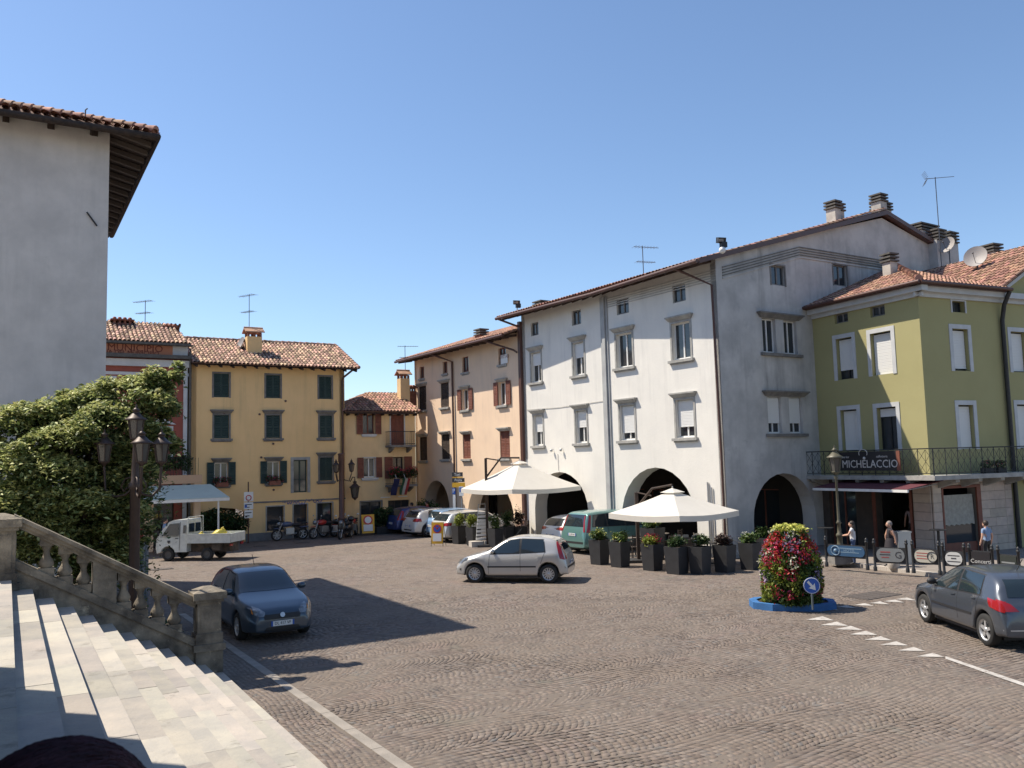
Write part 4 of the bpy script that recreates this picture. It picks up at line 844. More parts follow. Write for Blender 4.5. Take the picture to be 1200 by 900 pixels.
for px, py, zb_, dd, w_ in ((1043, 316, 11.2, -3.9, .42), (1163, 305, 11.2, -3.2, .55)):
    # chimneys on the roof
    u_ = G2.uv(px, py, dd)[0]; p = G2.pt(u_, 0, dd); zt_ = G2.uv(px, py-8, dd)[1]; chimney(B, (p.x, p.y), w_, w_, zt_-1.6, zt_, G2.d, M_chim, 'slats')
# balcony round the corner
bd = .95; zf, zr = 3.02, 3.98
Bc = Vector((*GC, 0)); 
def cpt(o1, o2, z): return Bc+G1.n*o1+G2.n*o2+Vector((0, 0, z))
mb = MB(); a0_ = G1.pt(-.2, 0, 0); c_out = cpt(bd, bd, 0)
mb.prism([G1.pt(-.2, zf-.16, .001), G1.pt(-.2, zf-.16, bd), cpt(bd, bd, zf-.16), G2.pt(8, zf-.16, bd), G2.pt(8, zf-.16, .001), cpt(0.001, 0.001, zf-.16)][::-1], (0, 0, .16)); bal = obj('balcony', mb, M_stone, B)
mb = MB(); 
pth = [G1.pt(-.2, zr, bd-.06), cpt(bd-.06, bd-.06, zr), G2.pt(8, zr, bd-.06)]
mb.tube(pth, .022, 6); mb.tube([p-Vector((0, 0, .88)) for p in pth], .014, 5)
for F_, ua, ub in ((G1, -.2, LG+bd-.06), (G2, -bd+.06, 8)):
    n = int((ub-ua)/.62); st_ = (ub-ua)/n
    for i in range(n+1): mb.tube([F_.pt(ua+st_*i, zf, bd-.06), F_.pt(ua+st_*i, zr, bd-.06)], .016, 5, 0, False)
    for i in range(n):
        u = ua+st_*i
        for (p0, p1) in (((0, .08), (1, .92)), ((0, .92), (1, .08)), ((0, .5), (.5, .92)), ((.5, .92), (1, .5)), ((1, .5), (.5, .08)), ((.5, .08), (0, .5)), ((.5, .08), (.5, .92))):
            mb.tube([F_.pt(u+st_*p0[0], zf+p0[1], bd-.06), F_.pt(u+st_*p1[0], zf+p1[1], bd-.06)], .007, 4, 0, False)
obj('railing', mb, M_black, bal)
for F_, ua, ub in ((G1, .3, 5.0), (G2, .4, 7.6)):
    n = int((ub-ua)/1.15)
    for i in range(n+1):
        u = ua+(ub-ua)*i/n; k = MB(); k.prism([F_.pt(u-.1, zf-.162, .001), F_.pt(u-.1, zf-.162, bd*.85), F_.pt(u-.1, zf-.26, bd*.85), F_.pt(u-.1, zf-.50, .001)], F_.d*.2); obj('bracket', k, M_stone, bal)
# sign board on the railing
sg_ = thing('cafe_signboard', 'long black signboard with pale lettering on the balcony railing above the burgundy awning', 'sign', G1.pt(2, zf, bd))
r = R4(G1, (978, 1055, 529, 551.5), bd+.02); mb = MB(); mb.fb(G1, r[0], r[1]-.15, r[2], r[3], bd, bd+.04); obj('board', mb, mat('sign_black', (.012, .011, .014), .5), sg_)
mb = MB(); mb.fb(G1, r[1]-.15, r[1], r[2], r[3], bd, bd+.045); obj('end_board', mb, M_brown, sg_)
msl = mat('sign_lettering_cream', (.55, .53, .50), .5); 
text('lettering', 'IL MICHELACCIO', .42, G1.pt((r[0]+r[1])/2-.05, r[2]+.24, bd+.042), G1.d, (0, 0, 1), msl, sg_, .004, .96)
mb = MB(); cc_ = (r[0]+r[1])/2-.1
mb.tube([G1.pt(cc_+.2*math.cos(t_), r[2]+.66+.15*math.sin(t_), bd+.05) for t_ in np.linspace(-.5, PI+.5, 12)], .014, 5); mb.ball(G1.pt(cc_+.05, r[2]+.47, bd+.05), .06, 8, 6); obj('emblem', mb, msl, sg_)
text('lettering', 'wine bar', .13, G1.pt(r[0]+.55, r[3]-.2, bd+.042), G1.d, (0, 0, 1), msl, sg_, .003); text('lettering', 'caffetteria', .13, G1.pt(r[1]-.8, r[3]-.2, bd+.042), G1.d, (0, 0, 1), msl, sg_, .003)
A = thing('burgundy_awning', 'burgundy awning with white front bar over the cafe entrance of the green house', 'awning', G1.pt(2.5, 2.7, 1))
au0 = G1.uv(953, 573, 1.9)[0]; au1, az = G1.uv(1064, 576, 1.9); mb = MB()
mb.hexa([G1.pt(au0, az+.06, 1.9), G1.pt(au1, az+.06, 1.9), G1.pt(au1, 2.82, .06), G1.pt(au0, 2.82, .06), G1.pt(au0, az+.08, 1.9), G1.pt(au1, az+.08, 1.9), G1.pt(au1, 2.84, .06), G1.pt(au0, 2.84, .06)]); obj('canopy', mb, M_burg, A)
mb = MB(); mb.fb(G1, au0, au1, az-.04, az+.055, 1.86, 1.93); obj('front_bar', mb, M_whitep, A)
for u in (au0+.3, au1-.3): mb = MB(); mb.tube([G1.pt(u, 2.7, .05), G1.pt(u, az, 1.86)], .02, 5); obj('awning_arm', mb, M_metal, A)
for i, u in enumerate((2.2, 2.9, 4.8, 5.5)):
    t = thing('balcony_planter', ['small dark pot of red flowers left on the green balcony', 'small dark pot of leaves next along the green balcony', 'small dark pot of leaves third on the green balcony', 'small dark pot of leaves rightmost on the green balcony'][i], 'flower pot', G2.pt(u, zf, bd-.3), group='pots on the green balcony')
    b = MB(); b.fb(G2, u-.22, u+.22, zf, zf+.2, bd-.42, bd-.2); obj('pot', b, M_trimblk, t)
    c = G2.pt(u, zf+.32, bd-.3); leaves('foliage', clump_pts([(*c, .25, .16, .18)], 160), .05, M_leafd, t, kind='stuff'); leaves('blossom', clump_pts([(*c, .25, .16, .18)], 30, .8), .04, M_fr, t, kind='stuff')

# ================================================================ GREY BUILDING ON THE LEFT
EV = Vector((-9.8, 23.3, 13.2)); FA = Fr((0, 0), (.857, .515)); dA = FA.d; dB = Vector((-.515, .857, 0))
WC = EV-dA*1.1+dB*.8; FGy = Fr((WC.x-dA.x*16, WC.y-dA.y*16), dA); LB = 11.5
B = thing('grey_rendered_house', 'tall grey rendered house in shade with deep dark timber eaves, at the left edge', 'house', (WC.x, WC.y, 0))
zw = 13.45
mb = MB(); wall(mb, FGy, [(0, 0), (16, 0), (16, zw), (0, zw)], [rect(3, 4.2, 8, 9.8), rect(3, 4.2, 4.5, 6.3)], .4); obj('front_wall', mb, M_grey, B)
for z_ in (8, 4.5): window(B, FGy, 3, 4.2, z_, z_+1.8, shut='closed', shm=M_brown, sur=.1)
FSd = Fr((WC.x, WC.y), dB); mb = MB(); wall(mb, FSd, [(.402, 0), (LB-1.4, 0), (LB-1.4, zw), (.402, zw)], [rect(3, 4, 7.5, 9.2), rect(6, 7, 7.5, 9.2)], .4); obj('side_wall', mb, M_grey, B)
for u in (3, 6): window(B, FSd, u, u+1, 7.5, 9.2, shut='closed', shm=M_brown, sur=.1)
mb = MB(); mb.fb(FGy, 0, 15.6, 0, zw, -LB+1.4, -LB+1.8); obj('rear_wall', mb, M_grey, B)
tn = .40; Fe = Fr((EV.x-dA.x*17.2, EV.y-dA.y*17.2), dA); H_ = 6.0; cs_ = math.cos(math.atan(tn))
tiles(B, Fe.pt(0, 13.32, .05), dA, (dB+Vector((0, 0, tn))), [(0, 0), (17.25, 0), (17.25-5.8, 5.8/cs_), (0, 5.8/cs_)], M_tile, r=.085, cw=.24)
tiles(B, EV+Vector((0, 0, .12))+dA*.05, dB, (-dA+Vector((0, 0, tn))), [(0, 0), (LB, 0), (LB-5.7, 5.7/cs_), (5.75, 5.7/cs_)], M_tile, r=.085, cw=.24)
mb = MB(); cover_tiles(mb, EV+Vector((0, 0, .20)), EV-dA*5.7+dB*5.7+Vector((0, 0, .20+tn*5.7)), .12); obj('hip_tiles', mb, M_tile, B).__setitem__('kind', 'stuff')
mb = MB()
mb.prism([EV-dA*17.2+Vector((0, 0, .02)), EV+Vector((0, 0, .02)), EV+dB*.8-dA*1.0+Vector((0, 0, .28)), EV+dB*.8-dA*17.2+Vector((0, 0, .28))], (0, 0, .04))
mb.prism([EV+Vector((0, 0, .02)), EV+dB*LB+Vector((0, 0, .02)), EV+dB*(LB-.8)-dA*1.1+Vector((0, 0, .28)), EV+dB*.8-dA*1.1+Vector((0, 0, .28))], (0, 0, .04))
obj('soffit', mb, M_wood, B)
mb = MB(); mb.tube([EV-dA*17.2+FA.n*.06, EV+FA.n*.06+dA*.06, EV+dB*LB+dA*.06], .10, 8); obj('gutter', mb, M_wood, B)
for i in range(16):     # paired rafters under the side eave
    a = EV+dB*(.45+i*.72); mb = MB(); d0 = -dA; z_ = Vector((0, 0, 1))
    mb.hexa([a-z_*.13-dA*.05, a-z_*.13-dA*.05+dB*.12, a+dB*.12-dA*1.15+z_*.15, a-dA*1.15+z_*.15, a-dA*.05+z_*.015, a-dA*.05+dB*.12+z_*.015, a+dB*.12-dA*1.15+z_*.27, a-dA*1.15+z_*.27]); obj('rafter_end', mb, mat('weathered_rafter', (.10, .08, .065), .85), B)
for i in range(14):
    a = EV-dA*(1.6+i*1.05); mb = MB(); z_ = Vector((0, 0, 1))
    mb.hexa([a-z_*.12+dB*.3, a-z_*.12+dA*.16+dB*.3, a+dA*.16+dB*.85+z_*.1, a+dB*.85+z_*.1, a+z_*.09+dB*.3, a+dA*.16+z_*.09+dB*.3, a+dA*.16+dB*.85+z_*.26, a+dB*.85+z_*.26]); obj('rafter_end', mb, M_wood, B)
u_, z_ = FGy.uv(108, 258); mb = MB(); mb.tube([FGy.pt(u_-.14, z_+.2, .04), FGy.pt(u_+.12, z_-.16, .04)], .022, 5); obj('iron_anchor', mb, M_black, B)
# ================================================================ GROUND
def tp(x, y, Y): d = ray(x, y); k = Y/d.y; return CAM+d*k
XA = Vector((.857, .515, 0)); XB = Vector((.515, -.857, 0))      # across / along the stairs
M_joint = mat('sett_joint_sand', (.155, .130, .108), 1, (.115, .096, .08), 1.3)
def sett_mat(name, far):
    m = bpy.data.materials.new(name); m.use_nodes = True; N = m.node_tree.nodes; L = m.node_tree.links; b = N['Principled BSDF']; b.inputs['Roughness'].default_value = .82
    b.inputs['Specular IOR Level'].default_value = .35
    tc = N.new('ShaderNodeTexCoord')
    if far:
        v = N.new('ShaderNodeTexVoronoi'); v.inputs['Scale'].default_value = 8.5; L.new(tc.outputs['Object'], v.inputs['Vector']); fac = N.new('ShaderNodeSeparateColor'); L.new(v.outputs['Color'], fac.inputs[0]); f_ = fac.outputs[0]
    else: g = N.new('ShaderNodeNewGeometry'); f_ = g.outputs['Random Per Island']
    r = N.new('ShaderNodeValToRGB'); L.new(f_, r.inputs[0]); cr = r.color_ramp; cr.interpolation = 'LINEAR'
    stops = [(0, (.105, .082, .070)), (.25, (.150, .122, .103)), (.5, (.178, .140, .116)), (.72, (.165, .140, .124)), (.9, (.215, .178, .15)), (1, (.13, .125, .120))]
    cr.elements[0].position = 0; cr.elements[0].color = (*stops[0][1], 1); cr.elements[1].position = 1; cr.elements[1].color = (*stops[-1][1], 1)
    for p_, c_ in stops[1:-1]: e = cr.elements.new(p_); e.color = (*c_, 1)
    out = r.outputs[0]
    def lay(out, scale, a, z, c_, amt, det=7):
        n = N.new('ShaderNodeTexNoise'); n.inputs['Scale'].default_value = scale; n.inputs['Detail'].default_value = det; n.inputs['Roughness'].default_value = .65; L.new(tc.outputs['Object'], n.inputs['Vector'])
        mr = N.new('ShaderNodeMapRange'); mr.inputs[1].default_value = a; mr.inputs[2].default_value = z; mr.inputs[4].default_value = amt; L.new(n.outputs[0], mr.inputs[0])
        x = N.new('ShaderNodeMix'); x.data_type = 'RGBA'; L.new(mr.outputs[0], x.inputs[0]); L.new(out, x.inputs[6]); x.inputs[7].default_value = (*c_, 1); return x.outputs[2]
    out = lay(out, .35, .42, .62, (.165, .132, .105), .65); out = lay(out, .8, .52, .72, (.080, .070, .066), .6); out = lay(out, .22, .50, .66, (.205, .172, .145), .5); out = lay(out, 4, .55, .8, (.07, .06, .055), .5); out = lay(out, .5, .60, .74, (.125, .145, .115), .5)
    out = lay(out, 1.6, .60, .70, (.062, .052, .048), .55); out = lay(out, .65, .56, .66, (.20, .15, .13), .5)
    L.new(out, b.inputs['Base Color'])
    n = N.new('ShaderNodeTexNoise'); n.inputs['Scale'].default_value = 45 if not far else 7; n.inputs['Detail'].default_value = 4; L.new(tc.outputs['Object'], n.inputs['Vector'])
    bp = N.new('ShaderNodeBump'); bp.inputs['Strength'].default_value = .5; bp.inputs['Distance'].default_value = .012; L.new(n.outputs[0], bp.inputs['Height'])
    if far:
        d = N.new('ShaderNodeTexVoronoi'); d.feature = 'DISTANCE_TO_EDGE'; d.inputs['Scale'].default_value = 8.5; L.new(tc.outputs['Object'], d.inputs['Vector'])
        mr = N.new('ShaderNodeMapRange'); mr.inputs[2].default_value = .12; L.new(d.outputs[0], mr.inputs[0]); b2 = N.new('ShaderNodeBump'); b2.inputs['Strength'].default_value = .7; b2.inputs['Distance'].default_value = .015
        L.new(mr.outputs[0], b2.inputs['Height']); L.new(bp.outputs[0], b2.inputs['Normal']); L.new(b2.outputs[0], b.inputs['Normal'])
    else: L.new(bp.outputs[0], b.inputs['Normal'])
    return m
M_sett = sett_mat('porphyry_setts', False); M_settfar = sett_mat('porphyry_setts_far', True)
YN = 24.0
mb = MB(); mb.add([(-500, -300, -.6), (500, -300, -.6), (500, 900, -.6), (-500, 900, -.6)], [(0, 1, 2, 3)]); obj('ground', mb, mat('earth', (.12, .10, .08), 1), kind='structure')
from mathutils import noise as mnoise
gx = np.arange(-20, 20.01, .25); gy = np.arange(6, YN+.02, .25); V_ = []
for y_ in gy:
    for x_ in gx: nz = mnoise.fractal(Vector((x_*.45, y_*.45, 0)), 1.0, 2.0, 4); V_.append((x_, y_, -.0008-.011*min(max(.22+nz*1.3, 0), 1)))
nx_ = len(gx); q0 = (np.arange(len(gy)-1)[:, None]*nx_+np.arange(nx_-1)[None]).ravel(); Fb = np.stack([q0, q0+1, q0+nx_+1, q0+nx_], 1)
np_mesh('square_bedding', np.array(V_), Fb, M_joint, None, kind='structure')
mb = MB(); mb.add([(-60, -40, -.03), (60, -40, -.03), (60, YN+.02, -.03), (-60, YN+.02, -.03)], [(0, 1, 2, 3)]); obj('square_base', mb, M_joint, kind='structure')
mb = MB(); mb.add([(-90, YN, -.005), (90, YN, -.005), (90, 120, -.005), (-90, 120, -.005)], [(0, 1, 2, 3)]); obj('square', mb, M_settfar, kind='structure')
bandA = G(265, 755); bandB = G(475, 900); bdir = (bandB-bandA).normalized(); bnor = Vector((bdir.y*-1, bdir.x, 0))*-1
if bnor.x < 0: bnor = -bnor
def setts(name, W_, sag, sp, ncol, cond, dx, dy, org, arng, brng, phase=0.0):
    a = np.arange(arng[0], arng[1], sp); nb = int((brng[1]-brng[0])/W_); V = []; 
    W0, nc0, sag0, b0n, i = W_, ncol, sag, brng[0], -1; wr_ = random.Random(int(W0*100))
    while b0n < brng[1]:
        i += 1; k_ = wr_.uniform(.78, 1.22); W_ = W0*k_; ncol = max(4, round(nc0*k_)); sag = sag0*k_*wr_.uniform(.75, 1.15); b0 = b0n; b0n += W_; ph = phase+(i % 2)*sp*.5
        sg_ = .8+.35*np.sin(a*.7+i*1.9)
        for j in range(ncol):
            t0, t1 = -.5+j/ncol, -.5+(j+1)/ncol; g = .055/ncol*1.2
            tt = np.array([t0+g, t1-g, t1-g, t0+g]); 
            jit = (rng.random((len(a), 4, 2))-.5)*.022+(rng.random((len(a), 1, 2))-.5)*.018
            aa = a[:, None]+ph+np.array([0.004, 0.004, sp-.004, sp-.004])[None]+sag*sg_[:, None]*(1-4*tt**2)[None]+jit[:, :, 0]
            bb = b0+W_*(tt+.5)[None]+jit[:, :, 1]
            V.append(np.stack([aa, bb], -1))
    V = np.concatenate(V); q_ = V.mean(1, keepdims=True); V[..., 0:1] += .22*np.sin(q_[..., 1:2]*1.1+q_[..., 0:1]*.45+1)+.12*np.sin(q_[..., 0:1]*1.3+q_[..., 1:2]*.6)+.07*np.sin(q_[..., 1:2]*2.3-q_[..., 0:1]*.9); V[..., 1:2] += .13*np.sin(q_[..., 0:1]*.55+q_[..., 1:2]*.3)+.06*np.sin(q_[..., 0:1]*1.7+2)
    X = org[0]+V[..., 0:1]*dx[0]+V[..., 1:2]*dy[0]; Y = org[1]+V[..., 0:1]*dx[1]+V[..., 1:2]*dy[1]
    P = np.concatenate([X, Y], -1); c = P.mean(1); k = cond(c[:, 0], c[:, 1]); P = P[k]; c = c[k]; n = len(P)
    z = (rng.random((n, 1))-.5)*.004+(rng.random((n, 4))-.5)*.004
    ins = c[:, None]+(P-c[:, None])*.95
    top = np.concatenate([ins, z[..., None]], -1); bot = np.concatenate([P, np.full((n, 4, 1), -.022)], -1); mid = np.concatenate([c[:, None]+(P-c[:, None])*.99, z[..., None]-.0045], -1)
    VV = np.concatenate([top, mid], 1).reshape(-1, 3)
    base = np.arange(n)[:, None]*8; Q = np.array([[0, 1, 2, 3], [4, 5, 1, 0], [5, 6, 2, 1], [6, 7, 3, 2], [7, 4, 0, 3]]); F = (base[:, :, None]+Q[None]).reshape(-1, 4)
    np_mesh(name, VV, F, M_sett, None, kind='stuff', label='small reddish brown stone setts laid in fan arcs over the square', cat='paving')
nA = np.array(bandA[:2]); nB = np.array((bnor.x, bnor.y))
def side(x, y): return (x-nA[0])*nB[0]+(y-nA[1])*nB[1]
def infr(x, y): return (y > 9.6) & (np.abs(x) < .64*y+.8)
kl = [G(955, 661), G(1000, 664), G(1040, 669), G(1100, 677), G(1200, 690)]
def notpave(x, y): return ~((x > 10.9) & (y > np.interp(x, [p.x for p in kl], [p.y for p in kl])))
setts('paving_setts', 1.2, .34, .108, 11, lambda x, y: infr(x, y) & (y < 24.0+2.5*rng.random(len(x))) & (side(x, y) > .12) & notpave(x, y), (XA.x, XA.y), (XB.x, XB.y), (0, 16), (-14, 26), (-16, 12))
setts('paving_setts', .62, .17, .09, 7, lambda x, y: infr(x, y) & (y < 22) & (side(x, y) < -.12) & (side(x, y) > -3.2), (XB.x, XB.y), (XA.x, XA.y), (-6, 18), (-10, 12), (-6, 6))
St = thing('stone_band', 'pale straight stone band laid flush in the setts along the stairs', 'stone band', bandA); del St['label'], St['category']; St['kind'] = 'structure'; St.name = 'paving_band'; ORG[St.name] = Vector(bandA)
me = None
for i in range(26):
    l_ = 1.05; p = bandA+bdir*(-5+i*l_)
    b = MB(); b.obox(p+bdir*l_/2+Vector((0, 0, -.006)), bdir*(l_/2-.006), bnor*.085, (0, 0, .012))
    if me is None: me = obj('band_stone', b, mat('worn_band_stone', (.30, .27, .235), .9, (.22, .20, .175), 2.5, bump=.3), St); p0 = p
    else: c = me.copy(); col.objects.link(c); c.location = p-p0
# café pavement and kerb
K = thing('pavement', '', '', kl[0]); del K['label'], K['category']; K['kind'] = 'structure'
far = [G(955, 661)+Vector((2.2, 4.0, 0)), Vector((30, 40, 0)), Vector((34, 22, 0))]
mb = MB(); pp = [Vector((p.x, p.y, 0)) for p in kl]+[Vector((30, 16, 0)), Vector((36, 40, 0)), Vector((12, 36, 0))]
mb.prism([p+Vector((0, 0, -.02)) for p in pp][::1], (0, 0, .13)); obj('pavement_slab', mb, mat('pavement_stone', (.25, .22, .19), .9, (.20, .175, .155), 4, bump=.3), K)
for a_, b_ in zip(kl[:-1], kl[1:]):
    d = (b_-a_); n = max(1, round(d.length/.9)); e = d.normalized(); q = Vector((-e.y, e.x, 0)); 
    for i in range(n):
        b = MB(); b.obox(a_+d*(i+.5)/n+q*.10+Vector((0, 0, .055)), e*(d.length/n/2-.004), q*.13, (0, 0, .068)); obj('kerb_stone', b, M_kerb, K)
# painted marks
def paint(name, pxs, z=.010):
    b = MB(); b.poly([Vector((*G(x, y)[:2], z)) for x, y in pxs]); 
    return obj(name, b, M_paint, None, kind='structure')
def T3(x, y): return (x/2.857+780, y/2.857+640)
for i, (cx_, cy_) in enumerate(((517, 248), (565, 266), (612, 280), (663, 297), (712, 315), (765, 332), (823, 351), (887, 371))):
    L_ = 47; paint('give_way_triangle', [T3(cx_-L_, cy_), T3(cx_+L_, cy_+2), T3(cx_+8, cy_-12)])
for i, (cx_, cy_) in enumerate(((545, 212), (605, 206), (665, 199), (715, 193), (765, 187), (805, 180))):
    paint('give_way_triangle', [T3(cx_-34, cy_-1), T3(cx_+34, cy_+3), T3(cx_+3, cy_-7)])
paint('road_line', [(1108, 769.5), (1108, 772.5), (1215, 810), (1215, 806)])
for x_, y_, w_, d_ in ((1022, 698, 1.5, .8), (190, 667, .8, .5), (354, 636, .7, .45), (375, 622, .6, .4), (305, 640, .6, .4)):
    p = G(x_, y_); b = MB(); b.obox(p+Vector((0, 0, .006)), XA*w_/2, XB*d_/2, (0, 0, .008))
    for i in range(5): b.obox(p+XA*(w_*(-.4+.2*i))+Vector((0, 0, .017)), XA*.03, XB*d_*.42, (0, 0, .003))
    o = obj('manhole_cover', b, M_manhole, None, world=True, loc=p); o['kind'] = 'structure'

# ================================================================ STAIRS
rs, tr, NS = .18, .31, 12; an = math.radians(-59.5); sB = Vector((math.cos(an), math.sin(an), 0)); sA = Vector((-sB.y, sB.x, 0)); S0 = Vector((-5.47, 16.214, 0))
T = thing('stone_stairs', 'broad flight of pale stone steps descending from the lower left corner to the square', 'stairs', S0)
unit = None; pr = random.Random(3); angz = math.atan2(sB.y, sB.x)
for k in range(1, NS+1):
    e0 = S0-sA*(k-1)*tr; s = -.3; dep = tr+.06 if k < NS else 2.6
    ends = 15.5
    while s < ends:
        l_ = pr.uniform(1.0, 1.75) if k < NS else pr.uniform(1.2, 2.0)
        rows = 1 if k < NS else 2
        for r_ in range(rows):
            d0 = 0 if r_ == 0 else 1.3; dd = dep if rows == 1 else 1.3
            if unit is None:
                bm = bmesh.new(); bmesh.ops.create_cube(bm, size=1); me_ = bpy.data.meshes.new('slab'); bm.to_mesh(me_); bm.free(); me_.materials.append(M_slab); unit = me_
            o = bpy.data.objects.new('slab', unit); col.objects.link(o); o.parent = T
            c = e0+sB*(s+l_/2)-sA*(d0+dd/2)+Vector((0, 0, k*rs-.06)); o.location = c-S0+Vector((0, 0, pr.uniform(-.002, .002))); o.rotation_euler = (pr.uniform(-.0015, .0015), pr.uniform(-.0015, .0015), angz); o.scale = (l_-.007, dd-.005, .12)
        s += l_
    b = MB(); b.obox(e0+sB*7.5-sA*(.03+2.4)+Vector((0, 0, k*rs-.15)), sB*7.8, sA*2.4, (0, 0, .028)); b.obox(e0+sB*7.6-sA*(.02+2.3)+Vector((0, 0, k*rs-.15)), sB*7.7, sA*2.3, (0, 0, .03)); 
    b = MB(); b.obox(e0+sB*7.5-sA*(.025+1.5)+Vector((0, 0, k*rs-.151)), sB*7.78, sA*1.5, (0, 0, .03)); obj('riser', b, M_stone, T)
# ---------------------------------------------------------------- balustrade
T = thing('stone_balustrade', 'weathered stone balustrade with vase shaped balusters climbing beside the stairs', 'balustrade', S0-sB*.3)
FB0 = Fr(S0, sA); FB = Fr(S0-sB*.06, sA)      # inner face
th = .34
def zl(p, q):
    (u0, z0), (u1, z1) = FB.uv(*p), FB.uv(*q); return lambda u: z0+(z1-z0)*(u-u0)/(u1-u0)
zrt = zl((222, 697), (24, 606)); zpt = zl((218, 744), (39.7, 666)); zru = lambda u: zrt(u)-.20
uN = FB.uv(228, 720)[0]; uL = FB.uv(20, 640)[0]
def sl(mb, u0, u1, zlo, zhi, o0, o1):
    mb.hexa([FB.pt(u0, zlo(u0), o1), FB.pt(u1, zlo(u1), o1), FB.pt(u1, zlo(u1), o0), FB.pt(u0, zlo(u0), o0), FB.pt(u0, zhi(u0), o1), FB.pt(u1, zhi(u1), o1), FB.pt(u1, zhi(u1), o0), FB.pt(u0, zhi(u0), o0)])
mb = MB(); sl(mb, uL-.05, uN+.02, lambda u: zrt(u)-.07, zrt, -th-.06, .06); sl(mb, uL-.05, uN+.02, lambda u: zrt(u)-.14, lambda u: zrt(u)-.07, -th-.01, .01); sl(mb, uL-.05, uN+.02, zru, lambda u: zrt(u)-.14, -th+.03, -.03); obj('handrail', mb, M_bal, T)
mb = MB(); sl(mb, uL-.02, uN+.3, lambda u: 0, lambda u: zpt(u)-.14, -th, 0); sl(mb, uL-.02, uN+.02, lambda u: zpt(u)-.14, lambda u: zpt(u), -th-.03, .04); obj('plinth', mb, M_bal, T)
def pillar(u, wd, zb, zsh, zc, zt_, nm, w2=None):
    c = FB.pt(u, 0, -th/2); e = FB.d; n = FB.n; mb = MB(); h = wd/2
    def bx(z0, z1, hw): mb.obox(c+Vector((0, 0, (z0+z1)/2)), e*hw, n*hw, (0, 0, (z1-z0)/2))
    bx(0, zb, h+.03); bx(zb, zb+.12, h+.07); bx(zb+.12, zsh, h+.03); bx(zsh, zc, h)
    for s_ in (-1, 1):
        for (ax, ay) in ((e, n), (n, e)):
            mb.obox(c+ax*s_*(h+.004)+Vector((0, 0, (zsh+zc)/2)), ax*.006, ay*(h-.06), (0, 0, (zc-zsh)/2-.07))
    bx(zc, zc+.06, h+.04); bx(zc+.06, zt_-.06, h+.085)
    q = [c+e*a*(h+.085)+n*b*(h+.085)+Vector((0, 0, zt_-.06)) for a, b in ((-1, -1), (1, -1), (1, 1), (-1, 1))]; q2 = [c+e*a*h*.35+n*b*h*.35+Vector((0, 0, zt_+.03)) for a, b in ((-1, -1), (1, -1), (1, 1), (-1, 1))]
    mb.add(q+q2, [(0, 1, 5, 4), (1, 2, 6, 5), (2, 3, 7, 6), (3, 0, 4, 7), (4, 5, 6, 7)])
    return obj(nm, mb, M_bal, T)
uc = FB.uv(245, 720)[0]; FNz = lambda y: FB.uv(243, y)[1]
pillar(uc, .42, FNz(762), FNz(742), FNz(706), FNz(690), 'newel_post')
uc2 = uL-.28
pillar(uc2, .52, FB.uv(5, 692)[1], FB.uv(5, 672)[1], FB.uv(5, 622)[1], FB.uv(5, 604)[1], 'pedestal')
mb = MB(); us = FB.uv(123, 680)[0]; sl(mb, us-.19, us+.19, lambda u: zpt(u)-.02, lambda u: zru(u)+.02, -th+.02, -.02); obj('middle_pedestal', mb, M_bal, T)
prof = [(.11, 0), (.11, .09), (.075, .11), (.06, .14), (.075, .17), (.112, .26), (.118, .33), (.095, .42), (.06, .52), (.05, .58), (.058, .61), (.045, .64), (.062, .72), (.088, .80), (.085, .86), (.06, .90), (.075, .92), (.10, .94), (.10, 1.0)]
for x_, y_ in ((55, 650), (77, 660), (99, 670), (146, 690), (166, 700), (186, 708), (206, 718)):
    u = FB.uv(x_, y_)[0]; z0 = zpt(u)-.03; z1 = zru(u)+.03; mb = MB(); c = FB.pt(u, z0, -th/2); H_ = z1-z0
    mb.lathe([(r, z*H_) for r, z in prof], c, 16); e, n = FB.d, FB.n
    mb.obox(c+Vector((0, 0, .05)), e*.12, n*.12, (0, 0, .07)); mb.obox(c+Vector((0, 0, H_-.04)), e*.105, n*.105, (0, 0, .07)); obj('baluster', mb, M_bal, T)
# retaining wall of the landing continuing left
mb = MB(); mb.fb(FB, uc2-9, uc2-.3, 0, 2.1, -th, 0); mb.fb(FB, uc2-9, uc2-.3, 2.1, 2.25, -th-.03, .03); obj('landing_wall', mb, M_bal, T)

